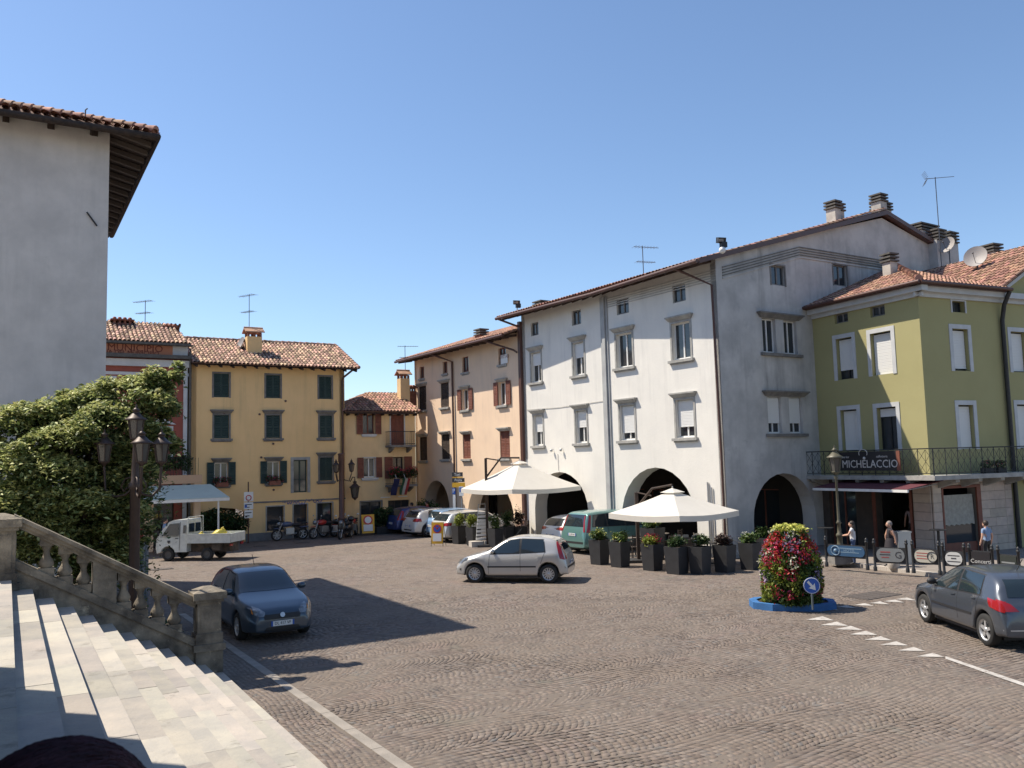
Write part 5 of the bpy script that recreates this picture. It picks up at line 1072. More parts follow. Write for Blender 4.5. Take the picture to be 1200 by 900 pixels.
# ================================================================ TREE AND GREENERY
def tree(name, label, base, cs, n, leafm, size, trunk_r, limbs):
    t = thing(name, label, 'tree', base); b = MB(); bz = Vector(base)
    top = Vector((0, 0, 2.3)); b.tube([bz+Vector((0, 0, -.05)), bz+Vector((.05, .02, .8)), bz+Vector((-.03, .0, 1.6)), bz+top], [trunk_r*1.25, trunk_r, trunk_r*.85, trunk_r*.7], 9)
    for c in limbs:
        c = Vector(c); m_ = (bz+top+c)/2+Vector((0, 0, .2)); b.tube([bz+Vector((0, 0, random.uniform(1.0, 2.1))), m_, c], [trunk_r*.55, trunk_r*.36, trunk_r*.12], 6)
    obj('trunk', b, M_bark, t); 
    leaves('crown', clump_pts(cs, n, .35, .42), size, leafm, t, up=1.0, kind='stuff'); return t
TY = 17.8
cs = []
for (x_, y_, Y_, rx, rz_) in ((165, 450, 18.6, .75, .22), (196, 440, 18.4, .28, .10), (110, 462, 18.4, .7, .25), (60, 480, 18.0, .9, .28), (10, 490, 17.7, .9, .28), (130, 485, 18.0, .95, .3), (185, 475, 18.3, .55, .2),
    (85, 505, 17.4, .9, .25), (20, 535, 17.2, 1.0, .3), (120, 515, 17.4, .75, .24), (170, 505, 18.2, .6, .25), (212, 506, 18.6, .22, .08), (60, 550, 17.2, 1.0, .3), (150, 545, 17.8, .8, .3), (190, 545, 18.6, .3, .14),
    (20, 580, 17.0, 1.0, .3), (90, 585, 17.2, .9, .28), (140, 590, 17.6, .7, .3), (40, 610, 16.9, .9, .25), (110, 618, 17.0, .8, .2), (160, 600, 18.0, .6, .35), (185, 570, 18.6, .5, .3), (60, 640, 17.3, .9, .4), (130, 650, 17.8, .7, .45), (170, 625, 18.4, .4, .3), (-40, 520, 18.6, .9, .3), (225, 520, 18.8, .22, .06)):
    if x_ > 95: Y_ = max(Y_, 18.0)
    p = tp(x_, y_, Y_); cs.append((p.x, p.y, p.z, rx, rx*.85, rz_*1.0)); cs += [(p.x+random.uniform(-.6, .6)*rx, p.y+random.uniform(-.5, .5)*rx, p.z+random.uniform(-.5, .35)*rz_, rx*.45, rx*.45, rz_*.6) for _ in range(2)]
pr_ = random.Random(8)
for c_ in list(cs)[::3]:
    for _ in range(5):
        a_ = pr_.uniform(0, 2*PI); q_ = pr_.uniform(.5, 1.15); s_ = pr_.uniform(.16, .34); cs.append((c_[0]+math.cos(a_)*c_[3]*q_, c_[1]+math.sin(a_)*c_[4]*q_*.7, c_[2]+pr_.gauss(.0, .22), s_, s_, s_*pr_.uniform(.5, .9)))
def ppx(c_):
    v_ = Vector(c_[:3])-CAM; return 600+FPX*v_.dot(_r)/v_.dot(_f), 450-FPX*v_.dot(_u)/v_.dot(_f)
def keep(c_):
    x_, y_ = ppx(c_); r_ = c_[3]*54; lim = 232 if y_ < 470 else 215 if y_ < 525 else 192 if y_ < 560 else 182
    return x_+r_*.8 < lim and y_-c_[5]*54 > 418
cs = [c_ for c_ in cs if keep(c_)]
inner = [(*tp(x_, y_, Y_), rx, rx, rz_) for x_, y_, Y_, rx, rz_ in ((120, 505, 18.8, 1.4, .8), (60, 560, 18.4, 1.5, 1.0), (140, 580, 18.6, 1.1, 1.1), (30, 530, 18.6, 1.3, .9), (100, 640, 18.4, 1.4, 1.1), (85, 490, 18.6, 1.1, .5))]
tb = tp(95, 560, 18.5)
tree('spreading_tree', 'spreading tree with layered pale variegated leaves behind the balustrade', (tb.x, tb.y, 0), cs+cs+cs+inner+inner, 52000, M_leaft, .058, .16, [c[:3] for c in cs[:75:3]])
leaves('sunlit_tint_leaves', clump_pts([(a, b_, c+f*.55, d*.98, e*.98, f*.5) for a, b_, c, d, e, f in cs], 30000, .5, .42), .056, M_leafsun, bpy.data.objects['spreading_tree'], up=1.2, kind='stuff')  # sunlit tops of the leaf pads, put in as paler coloured leaves
# a few ground shrubs at its foot
for i, (x_, y_, lb) in enumerate(((150, 668, 'low dark shrub at the foot of the lamp post behind the balustrade'), (70, 668, 'low dark shrub under the spreading tree'))):
    p = tp(x_, y_, 17.9); p.z = .45; t = thing('low_shrub', lb, 'shrub', (p.x, p.y, 0)); leaves('foliage', clump_pts([(p.x, p.y, .45, .8, .6, .5), (p.x+.5, p.y+.3, .4, .5, .5, .4)], 2600), .07, M_leafd, t, kind='stuff')
    b = MB(); [b.tube([(p.x, p.y, 0), (p.x+.4*math.cos(a), p.y+.3*math.sin(a), .6)], .015, 5) for a in (0, 2, 4)]; obj('stems', b, M_bark, t)

# ================================================================ LAMPS
def lantern(par, c, s=1.0, m=None, hexa=6):
    m = m or M_iron; c = Vector(c); f = MB(); r0, r1, h = .13*s, .20*s, .46*s
    def rg(r, z): return [c+Vector((r*math.cos(2*PI*k/hexa), r*math.sin(2*PI*k/hexa), z)) for k in range(hexa)]
    for a, b in zip(rg(r0, 0), rg(r1, h)): f.tube([a, b], .014*s, 5)
    for z, r in ((0, r0), (h, r1)): q = rg(r, z); f.tube(q+[q[0]], .016*s, 5)
    f.lathe([(.03*s, -.12*s), (.05*s, -.08*s), (r0, -.02*s), (r0, .01*s)], c, 12); 
    f.lathe([(r1+.06*s, h), (r1+.06*s, h+.025*s), (r1-.02*s, h+.07*s), (.10*s, h+.16*s), (.075*s, h+.17*s), (.075*s, h+.22*s), (.11*s, h+.23*s), (.05*s, h+.29*s), (.02*s, h+.31*s), (.028*s, h+.34*s), (.01*s, h+.40*s)], c, 12)
    L = obj('lantern', f, m, par); g = MB(); q0, q1 = rg(r0*.93, .01*s), rg(r1*.93, h-.01*s); g.add(q0+q1, [(k, (k+1) % hexa, (k+1) % hexa+hexa, k+hexa) for k in range(hexa)]); obj('lantern_glass', g, M_lglass, L)
    b = MB(); b.lathe([(.02*s, 0), (.03*s, .06*s), (.05*s, .16*s), (.03*s, .24*s), (.01*s, .26*s)], c, 8); obj('bulb', b, M_curtain, L); return L
# near three armed lamp
LY = 17.0; p = tp(158, 600, LY); lb = Vector((p.x, p.y, 0)); zt = tp(158, 512, LY).z
t = thing('multi_armed_street_lamp', 'dark iron street lamp with four lanterns standing behind the balustrade', 'street lamp', lb)
mb = MB(); ztop = tp(158, 545, LY).z
mb.lathe([(.22, 0), (.22, .25), (.16, .3), (.14, .8), (.17, .84), (.12, .9), (.10, 1.2), (.095, ztop-.5), (.13, ztop-.45), (.13, ztop-.38), (.08, ztop-.3), (.07, ztop), (.05, zt-.12)], lb, 14); obj('post', mb, M_iron, t)
lantern(t, (lb.x, lb.y, tp(158, 514, LY).z), .80)
for x_, y_, Yo in ((122, 541, 17.2), (166, 541, 16.4), (189, 541, 17.1)):
    q = tp(x_, y_, Yo); lantern(t, q, .76)
    a = MB(); c0 = Vector((lb.x, lb.y, ztop-.42)); d = Vector((q.x-lb.x, q.y-lb.y, 0)); a.tube([c0, c0+d*.3+Vector((0, 0, -.16)), c0+d*.65+Vector((0, 0, -.2)), c0+d*.95+Vector((0, 0, -.05)), q+Vector((0, 0, -.1))], .026, 6)
    a.tube([c0+Vector((0, 0, .2)), c0+d*.3+Vector((0, 0, .16)), c0+d*.45+Vector((0, 0, 0)), c0+d*.35+Vector((0, 0, -.1)), c0+d*.25+Vector((0, 0, -.02))], .016, 5); obj('arm', a, M_iron, t)
# far lamp by the yellow house
lb = FY.pt(FY.uv(400, 560, 1.6)[0], 0, 1.6); t = thing('multi_armed_street_lamp', 'rust brown street lamp with three lanterns at the corner of the yellow house', 'street lamp', lb); F_ = FY.off(1.6)
ztp = F_.uv(399, 531)[1]; zc = F_.uv(400, 558)[1]
mb = MB(); mb.lathe([(.26, 0), (.26, .3), (.2, .35), (.18, 1.0), (.21, 1.05), (.15, 1.1), (.13, ztp-.55), (.17, ztp-.45), (.17, ztp-.1), (.20, ztp-.05), (.12, ztp)], lb, 14); obj('post', mb, M_brownd, t)
for x_, y_, o_ in ((412, 552, 0), (391, 553, .35), (398, 553, -.5)):
    u_, z_ = F_.uv(x_, y_); q = F_.pt(u_, z_, o_); lantern(t, q, .80, M_iron); d = Vector((q.x-lb.x, q.y-lb.y, 0)); c0 = Vector((lb.x, lb.y, zc-.1)); a = MB()
    a.tube([c0, c0+d*.35+Vector((0, 0, -.12)), c0+d*.75+Vector((0, 0, -.18)), q+Vector((0, 0, -.12))], .03, 6); obj('arm', a, M_iron, t)
# wall lantern
u_, z_ = F2.uv(416, 583, .7); t = thing('wall_lantern', 'large hanging lantern on the wall of the low yellow house', 'lantern', F2.pt(u_, z_, .7)); lantern(t, F2.pt(u_, z_, .7), 1.25); a = MB(); a.tube([F2.pt(u_, z_+.9, 0), F2.pt(u_, z_+1.15, .35), F2.pt(u_, z_+1.15, .7), F2.pt(u_, z_+1.02, .7)], .025, 6); obj('bracket', a, M_iron, t)
# single lamp by the café
lb = G(986, 664); lb.z = .11; t = thing('single_street_lamp', 'slim greenish street lamp with one lantern in front of the burgundy awning', 'street lamp', lb); zl_ = tp(978, 553, lb.y).z
mb = MB(); mb.obox(lb+Vector((0, 0, .17)), (.33, 0, 0), (0, .33, 0), (0, 0, .17)); obj('stone_base', mb, M_stoned, t)
mb = MB(); mb.lathe([(.17, .34), (.17, .5), (.10, .56), (.09, .9), (.12, .93), (.11, 1.0), (.07, 1.05), (.055, 1.35), (.10, 1.38), (.06, 1.44), (.045, 1.5), (.04, zl_-lb.z-.25), (.07, zl_-lb.z-.2), (.04, zl_-lb.z-.1)], lb, 14); obj('post', mb, M_oliv, t)
lantern(t, (lb.x, lb.y, zl_), 1.08, M_oliv)

# ================================================================ UMBRELLAS, PLANTERS, CAFÉ FURNITURE
def umbrella(label, pole_px, Yp, canopy, peakpx, Yc, polez, yaw, hw, canz, drop):
    """cantilever parasol: mast at one side, arm reaching over to the hub"""
    base = tp(*pole_px, Yp); base.z = 0; t = thing('cantilever_parasol', label, 'parasol', base)
    pk = tp(*peakpx, Yc); hub = Vector((pk.x, pk.y, pk.z)); zm = polez
    mb = MB(); mb.obox(base+Vector((0, 0, zm/2)), (.06, 0, 0), (0, .08, 0), (0, 0, zm/2)); obj('mast', mb, M_wood, t)
    mb = MB(); mb.obox(base+Vector((0, 0, .05)), (.45, 0, 0), (0, .45, 0), (0, 0, .05)); obj('base_plate', mb, M_planter, t)
    d = Vector((math.cos(yaw), math.sin(yaw), 0)); e = Vector((-d.y, d.x, 0)); can = MB(); corners = [hub+d*a*hw+e*b*hw*.98-Vector((0, 0, drop)) for a, b in ((-1, -1), (1, -1), (1, 1), (-1, 1))]
    N_ = 8; vs = []; fs = []
    for i in range(4):
        a, b = corners[i], corners[(i+1) % 4]; k = len(vs)
        for r_ in range(N_+1):
            f = .09+(1-.09)*r_/N_
            for q in range(N_+1):
                s_ = q/N_; edge = a.lerp(b, s_); p = hub.lerp(edge, f); p.z += -.16*math.sin(PI*s_)*f*.6*0 + (-.05)*math.sin(PI*f)*.9 + .07*math.sin(PI*s_)*f*f*-1.0
                vs.append(p)
        for r_ in range(N_):
            for q in range(N_): fs.append((k+r_*(N_+1)+q, k+r_*(N_+1)+q+1, k+(r_+1)*(N_+1)+q+1, k+(r_+1)*(N_+1)+q))
    can.add(vs, fs, 0, True); C_ = obj('canopy', can, M_canvas, t)
    v = MB()
    for i in range(4):
        a, b = corners[i], corners[(i+1) % 4]; q0 = [a.lerp(b, s_/8)+Vector((0, 0, -.07*math.sin(PI*s_/8)+.01)) for s_ in range(9)]
        v.add(q0+[p-Vector((0, 0, .2)) for p in q0], [(k, k+1, k+10, k+9) for k in range(8)], 0, True)
    obj('valance', v, M_canvas, C_)
    v = MB(); q0 = [hub+d*a*.32+e*b*.32+Vector((0, 0, -.09)) for a, b in ((-1, -1), (1, -1), (1, 1), (-1, 1))]; tp_ = hub+Vector((0, 0, .07)); v.add(q0+[tp_], [(0, 1, 4), (1, 2, 4), (2, 3, 4), (3, 0, 4)]); v.tube([tp_, tp_+Vector((0, 0, .07))], .025, 6); obj('vent_cap', v, M_canvas, C_)
    rb = MB()
    for c in corners: rb.tube([hub-Vector((0, 0, .12)), c-Vector((0, 0, .04))], .014, 5)
    for i in range(4): rb.tube([hub-Vector((0, 0, .12)), corners[i].lerp(corners[(i+1) % 4], .5)-Vector((0, 0, .1))], .012, 5)
    obj('ribs', rb, M_metal, C_).__setitem__('kind', 'stuff')
    ar = MB(); top = base+Vector((0, 0, zm)); 
    ar.tube([base+Vector((0, 0, zm*.78)), top+(hub-top)*.45+Vector((0, 0, .1)), hub+Vector((0, 0, .18))], .045, 6); ar.tube([top, base.lerp(hub, .42)*1+Vector((0, 0, (zm*.995)-base.lerp(hub, .42).z-.1))], .03, 6); obj('arm', ar, M_wood, t)
    return t
umbrella('cream cantilever parasol with dark mast in front of the peach arcade', (571, 620), 40.5, None, (609, 541), 40.5, tp(571, 537, 40.5).z, .66, 2.02, 0, 1.2)
umbrella('cream cantilever parasol over the cafe tables in front of the white arcade', (748, 640), 33.0, None, (788, 574), 31.6, tp(748, 577, 33).z, .70, 1.68, 0, .80)
def planter(x, y, w_, h_, leafm, lbl, extra=None, grp='tall dark planters round the cafe terrace', yb=None, tall=.3):
    p = G(x, y); a = math.atan2(.552, .834)+.15; F_ = Fr((p.x, p.y), (math.cos(a), math.sin(a)))
    t = thing('tall_planter', lbl, 'planter', p, group=None); b = MB(); k = w_/2; q = k*.82
    v = [F_.pt(s_*q, 0, o_*q) for s_, o_ in ((-1, -1), (1, -1), (1, 1), (-1, 1))]+[F_.pt(s_*k, h_, o_*k) for s_, o_ in ((-1, -1), (1, -1), (1, 1), (-1, 1))]
    v2 = [F_.pt(s_*(k-.04), h_, o_*(k-.04)) for s_, o_ in ((-1, -1), (1, -1), (1, 1), (-1, 1))]
    b.add(v, [(0, 1, 5, 4), (1, 2, 6, 5), (2, 3, 7, 6), (3, 0, 4, 7), (0, 3, 2, 1)]); b.add(v[4:]+v2, [(0, 1, 5, 4), (1, 2, 6, 5), (2, 3, 7, 6), (3, 0, 4, 7)]); obj('pot', b, M_planter, t)
    s_ = MB(); s_.add([(c.x, c.y, h_-.05) for c in v2], [(0, 1, 2, 3)]); obj('soil', s_, M_soil, t)
    cs = [(p.x+random.uniform(-.14, .14), p.y+random.uniform(-.14, .14), h_+tall*.35+random.uniform(0, tall*.5), k*.8, k*.8, tall*.6) for _ in range(5)]
    leaves('foliage', clump_pts(cs, 750, .2), .058, leafm, t, kind='stuff')
    if extra:
        for m_, n_ in extra: leaves('blossom', clump_pts([(c[0], c[1], c[2]+.05, c[3], c[4], c[5]) for c in cs[:3]], n_, .85), .045, m_, t, kind='stuff')
    return t
P_ = [(703, 661, .58, .9, M_leaf, 'tall dark planter with yellow green herbs beside the green minivan', [(M_fy, 60)]), (727, 664, .58, .9, M_leaf, 'second tall dark planter from the green minivan, green herbs with pale tips', [(M_fy, 30)]),
      (765, 668, .58, .9, M_leafy, 'tall dark planter with red geraniums and lime leaves by the parasol mast', [(M_fr, 170)]), (794, 672, .62, .9, M_leafd, 'tall dark planter full of dark green leaves right of the red geranium one', None),
      (821, 672, .58, .9, M_leafd, 'tall dark planter with green leaves and white blooms at the front corner of the terrace', [(M_fw, 45)]), (850, 670, .58, .9, M_leafr, 'tall dark planter with brownish foliage below the parasol edge', None), (880, 667, .58, .9, M_leaf, 'tall dark planter with bright green mound nearest the flower tower', [(M_fw, 40)])]
for q in P_: planter(q[0], q[1], q[2], q[3], q[4], q[5], q[6])
planter(766, 655, .7, 1.2, M_leaf, 'planter with pale green leaves standing behind the geranium planter', [(M_fy, 30)])
planter(897, 655, .6, .8, M_leaf, 'planter with pale leaves half hidden behind the flower tower', None)
for q in ((538, 637, .54, .85, M_leafy, 'tall dark planter with trailing lime foliage next to the silver estate car', None, .5), (555, 639, .54, .85, M_leafy, 'tall dark planter with lime shrub left of the white lattice stand', None, .5), (581, 641, .54, .85, M_leaf, 'tall dark planter with leafy green plant right of the white lattice stand', [(M_fw, 30)], .5), (594, 638, .52, .85, M_leafd, 'tall dark planter with bushy dark foliage right of the parasol mast', None, .6), (608, 637, .6, .8, M_leafr, 'planter with purple brown foliage behind the silver hatchback roof', None, .7)):
    planter(*q[:5], q[5], q[6], tall=q[7])
# white lattice stand with stone feet
p = G(565, 640); F_ = Fr((p.x, p.y), (.95, .31)); t = thing('menu_stand', 'narrow white lattice menu stand on stone feet between the planters', 'menu stand', p); 
b = MB()
for i in range(9): b.hexa([F_.pt(-.28+.017*i, .3+i*.17, .02), F_.pt(.28-.010*i, .3+i*.17, .02), F_.pt(.28-.010*i, .3+i*.17, -.02), F_.pt(-.28+.017*i, .3+i*.17, -.02), F_.pt(-.28+.017*i, .40+i*.17, .02), F_.pt(.28-.010*i, .40+i*.17, .02), F_.pt(.28-.010*i, .40+i*.17, -.02), F_.pt(-.28+.017*i, .40+i*.17, -.02)])
obj('card_rows', b, M_signwhite, t).__setitem__('kind', 'stuff'); b = MB(); b.tube([F_.pt(-.3, 0, -.04), F_.pt(-.12, 1.95, -.04)], .02, 5); b.tube([F_.pt(.3, 0, -.04), F_.pt(.2, 1.95, -.04)], .02, 5); b.tube([F_.pt(-.12, 1.95, -.04), F_.pt(.2, 1.95, -.04)], .02, 5); obj('frame', b, M_metal, t)
for u in (-.30, .33): b = MB(); b.fb(F_, u-.28, u+.28, 0, .25, -.25, .3); obj('stone_foot', b, M_kerb, t)
# tables and chairs
def cafe_table(p, label):
    t = thing('cafe_table', label, 'table', p); b = MB(); b.lathe([(.36, .72), (.36, .75)], (0, 0, 0), 20); obj('table_top', b, mat('table_top_grey', (.16, .14, .12), .5), t, world=False)
    b = MB(); b.lathe([(.03, .03), (.03, .72)], (0, 0, 0), 8); b.lathe([(.25, 0), (.24, .03), (.04, .06)], (0, 0, 0), 14); obj('pedestal', b, M_trimblk, t, world=False); return t
def cafe_chair(p, rz, label, m_):
    t = thing('cafe_chair', label, 'chair', p, rz); b = MB(); b.box(-.22, .22, -.22, .22, .42, .46); obj('seat', b, m_, t, world=False); b = MB()
    for i in range(5): b.box(-.21, .21, -.235+.0*i, -.215, .50+i*.085, .555+i*.085)
    b.box(-.22, -.19, -.24, -.21, .46, .93); b.box(.19, .22, -.24, -.21, .46, .93); obj('backrest', b, m_, t, world=False)
    for sx in (-1, 1):
        for sy in (-1, 1): b = MB(); b.box(sx*.2-.018, sx*.2+.018, sy*.2-.018, sy*.2+.018, 0, .42); obj('leg', b, m_, t, world=False)
        b = MB(); b.box(sx*.22-.02, sx*.22+.02, -.22, .2, .64, .67); b.box(sx*.22-.015, sx*.22+.015, .17, .2, .44, .64); obj('armrest', b, m_, t, world=False)
    return t
M_wick = mat('dark_wicker', (.045, .035, .03), .7, (.07, .055, .045), 40); M_wick2 = mat('grey_wicker', (.20, .18, .16), .7, (.14, .125, .11), 40)
tabs = [G(800, 655), G(830, 660), G(745, 652), G(775, 646)]
for i, p in enumerate(tabs):
    lbl = ['cafe table between dark wicker chairs in the middle of the terrace', 'cafe table nearest the brownish planter', 'cafe table by the parasol mast', 'cafe table at the back of the terrace under the arch'][i]
    cafe_table(p, lbl)
    for j in range(3):
        a = .6+j*2*PI/3+i; q = p+Vector((math.cos(a)*.65, math.sin(a)*.65, 0)); cafe_chair(q, a+PI/2, ['grey', 'dark', 'dark'][j]+' wicker armchair, '+['left', 'far', 'near'][j]+' seat of the '+['middle table', 'table by the brownish planter', 'table by the parasol mast', 'rearmost table'][i], M_wick2 if j == 0 else M_wick)
# flower boxes on table: small white boxes
for i, (x_, y_) in enumerate(((803, 640), (797, 641))):
    p = tp(x_, y_, tabs[0].y); b = MB(); b.box(-.1, .1, -.1, .1, 0, .16); o = obj('napkin_box', b, M_curtain, None, world=False, loc=(tabs[0].x+(.15-.3*i), tabs[0].y, .755)); o['label'] = ['small pale box on the right of the middle cafe table', 'small pale box on the left of the middle cafe table'][i]; o['category'] = 'box'
# bicycle-like stands near planter 6/7
def bicycle(p, rz, label):
    t = thing('bicycle', label, 'bicycle', p, rz)
    for x_ in (-.52, .52):
        b = MB(); b.tube([(x_+.33*math.cos(a), 0, .34+.33*math.sin(a)) for a in np.linspace(0, 2*PI, 25)], .018, 6); wl = obj('wheel', b, M_tyre, t, world=False)
        b = MB(); [b.tube([(x_, 0, .34), (x_+.32*math.cos(a), 0, .34+.32*math.sin(a))], .003, 3) for a in np.linspace(0, 2*PI, 13)[:-1]]; obj('spokes', b, M_metal, wl, world=False).__setitem__('kind', 'stuff')
    b = MB(); [b.tube(q, .015, 6) for q in (((-.52, 0, .34), (-.1, 0, .32)), ((-.52, 0, .34), (-.2, 0, .82)), ((-.1, 0, .32), (-.22, 0, .92)), ((-.1, 0, .32), (.38, 0, .8)), ((-.2, 0, .8), (.36, 0, .86)), ((.52, 0, .34), (.36, 0, .95)))]; obj('frame', b, M_metal, t, world=False)
    b = MB(); b.tube([(.36, -.28, 1.0), (.38, -.1, 1.02), (.36, 0, .95), (.38, .1, 1.02), (.36, .28, 1.0)], .013, 6); obj('handlebar', b, M_metal, t, world=False)
    b = MB(); b.ball((-.22, 0, .95), (.14, .07, .04)); obj('saddle', b, M_trimblk, t, world=False); return t
bicycle(G(866, 662), 1.9, 'grey bicycle parked between the last two planters of the terrace')

# ================================================================ FLOWER TOWER
pt0 = G(929, 712); t = thing('flower_tower', 'tall cylinder of mixed red, white and purple flowers on a blue kerb island', 'flower tower', pt0)
R_ = .64; Hh = 1.98; rr = random.Random(9)
b = MB(); b.lathe([(R_*.72, .13), (R_*.75, 1.0), (R_*.6, 1.75), (R_*.45, 1.9)], pt0, 18); obj('frame', b, M_leafd, t)
def rad(z): return R_*(1.0+.08*math.sin(z*2.2)-.36*max(0, z-1.35)/.65)
def tower(n, z0, z1, off, a0=0, a1=2*PI, cl=None):
    out = []
    cen = [(rr.uniform(a0, a1), rr.uniform(z0, z1)) for _ in range(cl)] if cl else None
    for _ in range(n):
        if cen: c = rr.choice(cen); a = c[0]+rr.gauss(0, .13); z = c[1]+rr.gauss(0, .10)
        else: a = rr.uniform(a0, a1); z = rr.uniform(z0, z1)
        z = min(max(z, .15), Hh-.02); r_ = rad(z)+off+rr.gauss(0, .045); out.append((pt0.x+r_*math.cos(a), pt0.y+r_*math.sin(a), z))
    return np.array(out)
leaves('foliage', tower(12000, .12, Hh, -.04), .055, M_leaf, t, up=0, kind='stuff'); leaves('pale_foliage', tower(3800, .1, 1.6, .01, cl=34), .05, M_leafy, t, up=0, kind='stuff')
for m_, n_, z0, z1, c_, nm in ((M_fr, 2100, .4, 1.8, 50, 'red_blossoms'), (M_fo, 500, 1.4, 1.8, 8, 'orange_blossoms'), (M_fp, 800, .5, 1.8, 26, 'purple_blossoms'), (M_fw, 420, .3, 2.0, 24, 'white_blossoms')):
    leaves(nm, tower(n_, z0, z1, .03, cl=c_), .042, m_, t, up=0, kind='stuff')
tc_ = [(pt0.x, pt0.y, Hh-.02, .42, .42, .13)]; leaves('top_foliage', clump_pts(tc_, 1500, .3), .05, M_leafy, t, kind='stuff'); leaves('top_blossoms', clump_pts([(pt0.x, pt0.y, Hh+.03, .44, .44, .12)], 520, .6), .045, M_fy, t, kind='stuff')
isl = thing('blue_kerb_island', 'blue painted eight sided kerb island under the flower tower', 'traffic island', pt0)
iA = XA; iB = Vector((-.25, -.97, 0)); iX = Vector((.97, -.25, 0))
pl = [(-1.15, .25), (-1.0, .62), (-.4, .85), (.6, .8), (1.1, .5), (1.12, -.2), (.65, -.62), (-.55, -.72), (-1.05, -.35)]
pl = [pt0+iX*a*.93+iB*b_*-.85 for a, b_ in pl]
for i in range(len(pl)):
    a_, b_ = pl[i], pl[(i+1) % len(pl)]; ai, bi = pt0+(a_-pt0)*.83, pt0+(b_-pt0)*.83; b = MB(); z = Vector((0, 0, .17)); b.hexa([a_, b_, bi, ai, a_+z, b_+z, bi+z, ai+z]); obj('kerb_piece', b, M_blue, isl)
b = MB(); b.poly([pt0+(q-pt0)*.84+Vector((0, 0, .13)) for q in pl]); obj('soil', b, M_soil, isl)
q = tp(951, 686, pt0.y-.95); F_ = Fr((q.x, q.y), (.98, -.2)); t = thing('keep_right_sign', 'round blue sign with white arrow in front of the flower tower', 'sign', (q.x, q.y, 0))
b = MB(); b.tube([F_.pt(0, 0.1, 0), F_.pt(0, q.z+.1, 0)], .025, 6); obj('post', b, M_pole, t); b = MB(); b.disc(F_.pt(0, q.z, .03), F_.n, .2, .012, 24); obj('disc', b, M_signblue, t)
b = MB(); b.prism([F_.pt(a, q.z+c_, .037) for a, c_ in ((-.11, .08), (-.07, .12), (.03, .0), (.07, .06), (.09, -.11), (-.08, -.06), (-.02, -.03))], F_.n*.004); obj('arrow', b, M_signwhite, t)
b = MB(); b.tube([F_.pt(.185*math.cos(a), q.z+.185*math.sin(a), .037) for a in np.linspace(0, 2*PI, 25)], .007, 4); obj('rim', b, M_signwhite, t)

# ================================================================ BARRIER SIGNS IN FRONT OF THE CAFÉ
def bollard(p, label, h=.98):
    t = thing('bollard', label, 'bollard', p); b = MB(); b.lathe([(.06, 0), (.06, .12), (.042, .15), (.038, h-.12), (.055, h-.10), (.055, h-.06), (.035, h-.05), (.05, h-.02), (.03, h+.03), (.005, h+.05)], (0, 0, 0), 10); obj('post', b, M_black, t, world=False); return t
bp = [(969, 664), (1017, 668), (1026, 669), (1064, 671), (1071, 671.5), (1102, 674), (1107, 675), (1132, 677), (1138, 677.5), (1165, 680), (1172, 681), (1196, 684)]
bn_ = ['leftmost black bollard by the lamp with the blue board', 'black bollard at the right end of the blue board', 'black bollard at the left end of the grey board', 'black bollard at the right end of the grey board', 'black bollard left of the cream board', 'black bollard right of the cream board', 'black bollard left of the white board', 'black bollard right of the white board', 'black bollard left of the concert board', 'black bollard right of the concert board', 'black bollard left of the dark striped board', 'rightmost black bollard behind the grey hatchback']
bpos = []
for (x_, y_), n_ in zip(bp, bn_): p = G(x_, y_, .11); bpos.append(p); bollard(p, n_)
def board(i, j, z0, z1, m_, label, rnd=True, lines=(), txt=None, panel=None, inset=.04):
    a, b_ = bpos[i], bpos[j]; d = (b_-a); F_ = Fr((a.x, a.y), d); L_ = d.length; t = thing('advertising_board', label, 'advertising board', (a.x, a.y, z0)); u0, u1 = inset+.02, L_-inset-.02; zc = (z0+z1)/2; r = (z1-z0)/2
    bk = MB(); bk.fb(F_, .04, L_-.04, z0-.05, z1+.03, -.03, -.005); obj('backing_panel', bk, M_planter, t)
    p = MB(); pts = []
    for cx_, s_ in ((u1-r*.9, 1), (u0+r*.9, -1)):
        for k in range(9): an_ = -PI/2+PI*k/8 if s_ == 1 else PI/2+PI*k/8; pts.append(F_.pt(cx_+r*.9*math.cos(an_), zc+r*math.sin(an_), 0))
    if not rnd: pts = [F_.pt(u0, z0, 0), F_.pt(u1, z0, 0), F_.pt(u1, z1, 0), F_.pt(u0, z1, 0)]
    p.prism(pts, F_.n*.02); obj('panel', p, m_, t)
    for (ua, ub, za, zb, mm) in lines: q = MB(); q.fb(F_, u0+(u1-u0)*ua, u0+(u1-u0)*ub, z0+(z1-z0)*za, z0+(z1-z0)*zb, .021, .024); obj('printed_line', q, mm, t)
    if txt: 
        for s_, sz, fu, fz, mm in txt: text('lettering', s_, sz, F_.pt(u0+(u1-u0)*fu, z0+(z1-z0)*fz, .022), F_.d, (0, 0, 1), mm, t, .002)
    return t, F_, u0, u1, zc
M_bblue = mat('board_blue', (.03, .085, .17), .5); M_bgrey = mat('board_grey', (.22, .23, .23), .5); M_bcream = mat('board_cream', (.45, .43, .36), .5); M_bwhite = mat('board_white', (.55, .55, .53), .5); M_ink = mat('ink_dark', (.04, .04, .045), .6); M_inkr = mat('ink_red', (.35, .06, .05), .6); M_blight = mat('ink_light_blue', (.18, .27, .36), .5)
t, F_, u0, u1, zc = board(0, 1, .50, .84, M_bblue, 'pale blue rounded advertising board beside the lamp', lines=((.28, .92, .72, .80, M_blight), (.3, .85, .35, .42, M_blight)), txt=[('HOTEL', .13, .6, .56, M_blight)]); b = MB(); b.tube([F_.pt(u0+.3+.15*math.cos(a), zc+.15*math.sin(a), .025) for a in np.linspace(0, 2*PI, 20)], .018, 5); b.ball(F_.pt(u0+.3, zc, .02), (.06, .06, .06)); obj('emblem', b, M_blight, t)
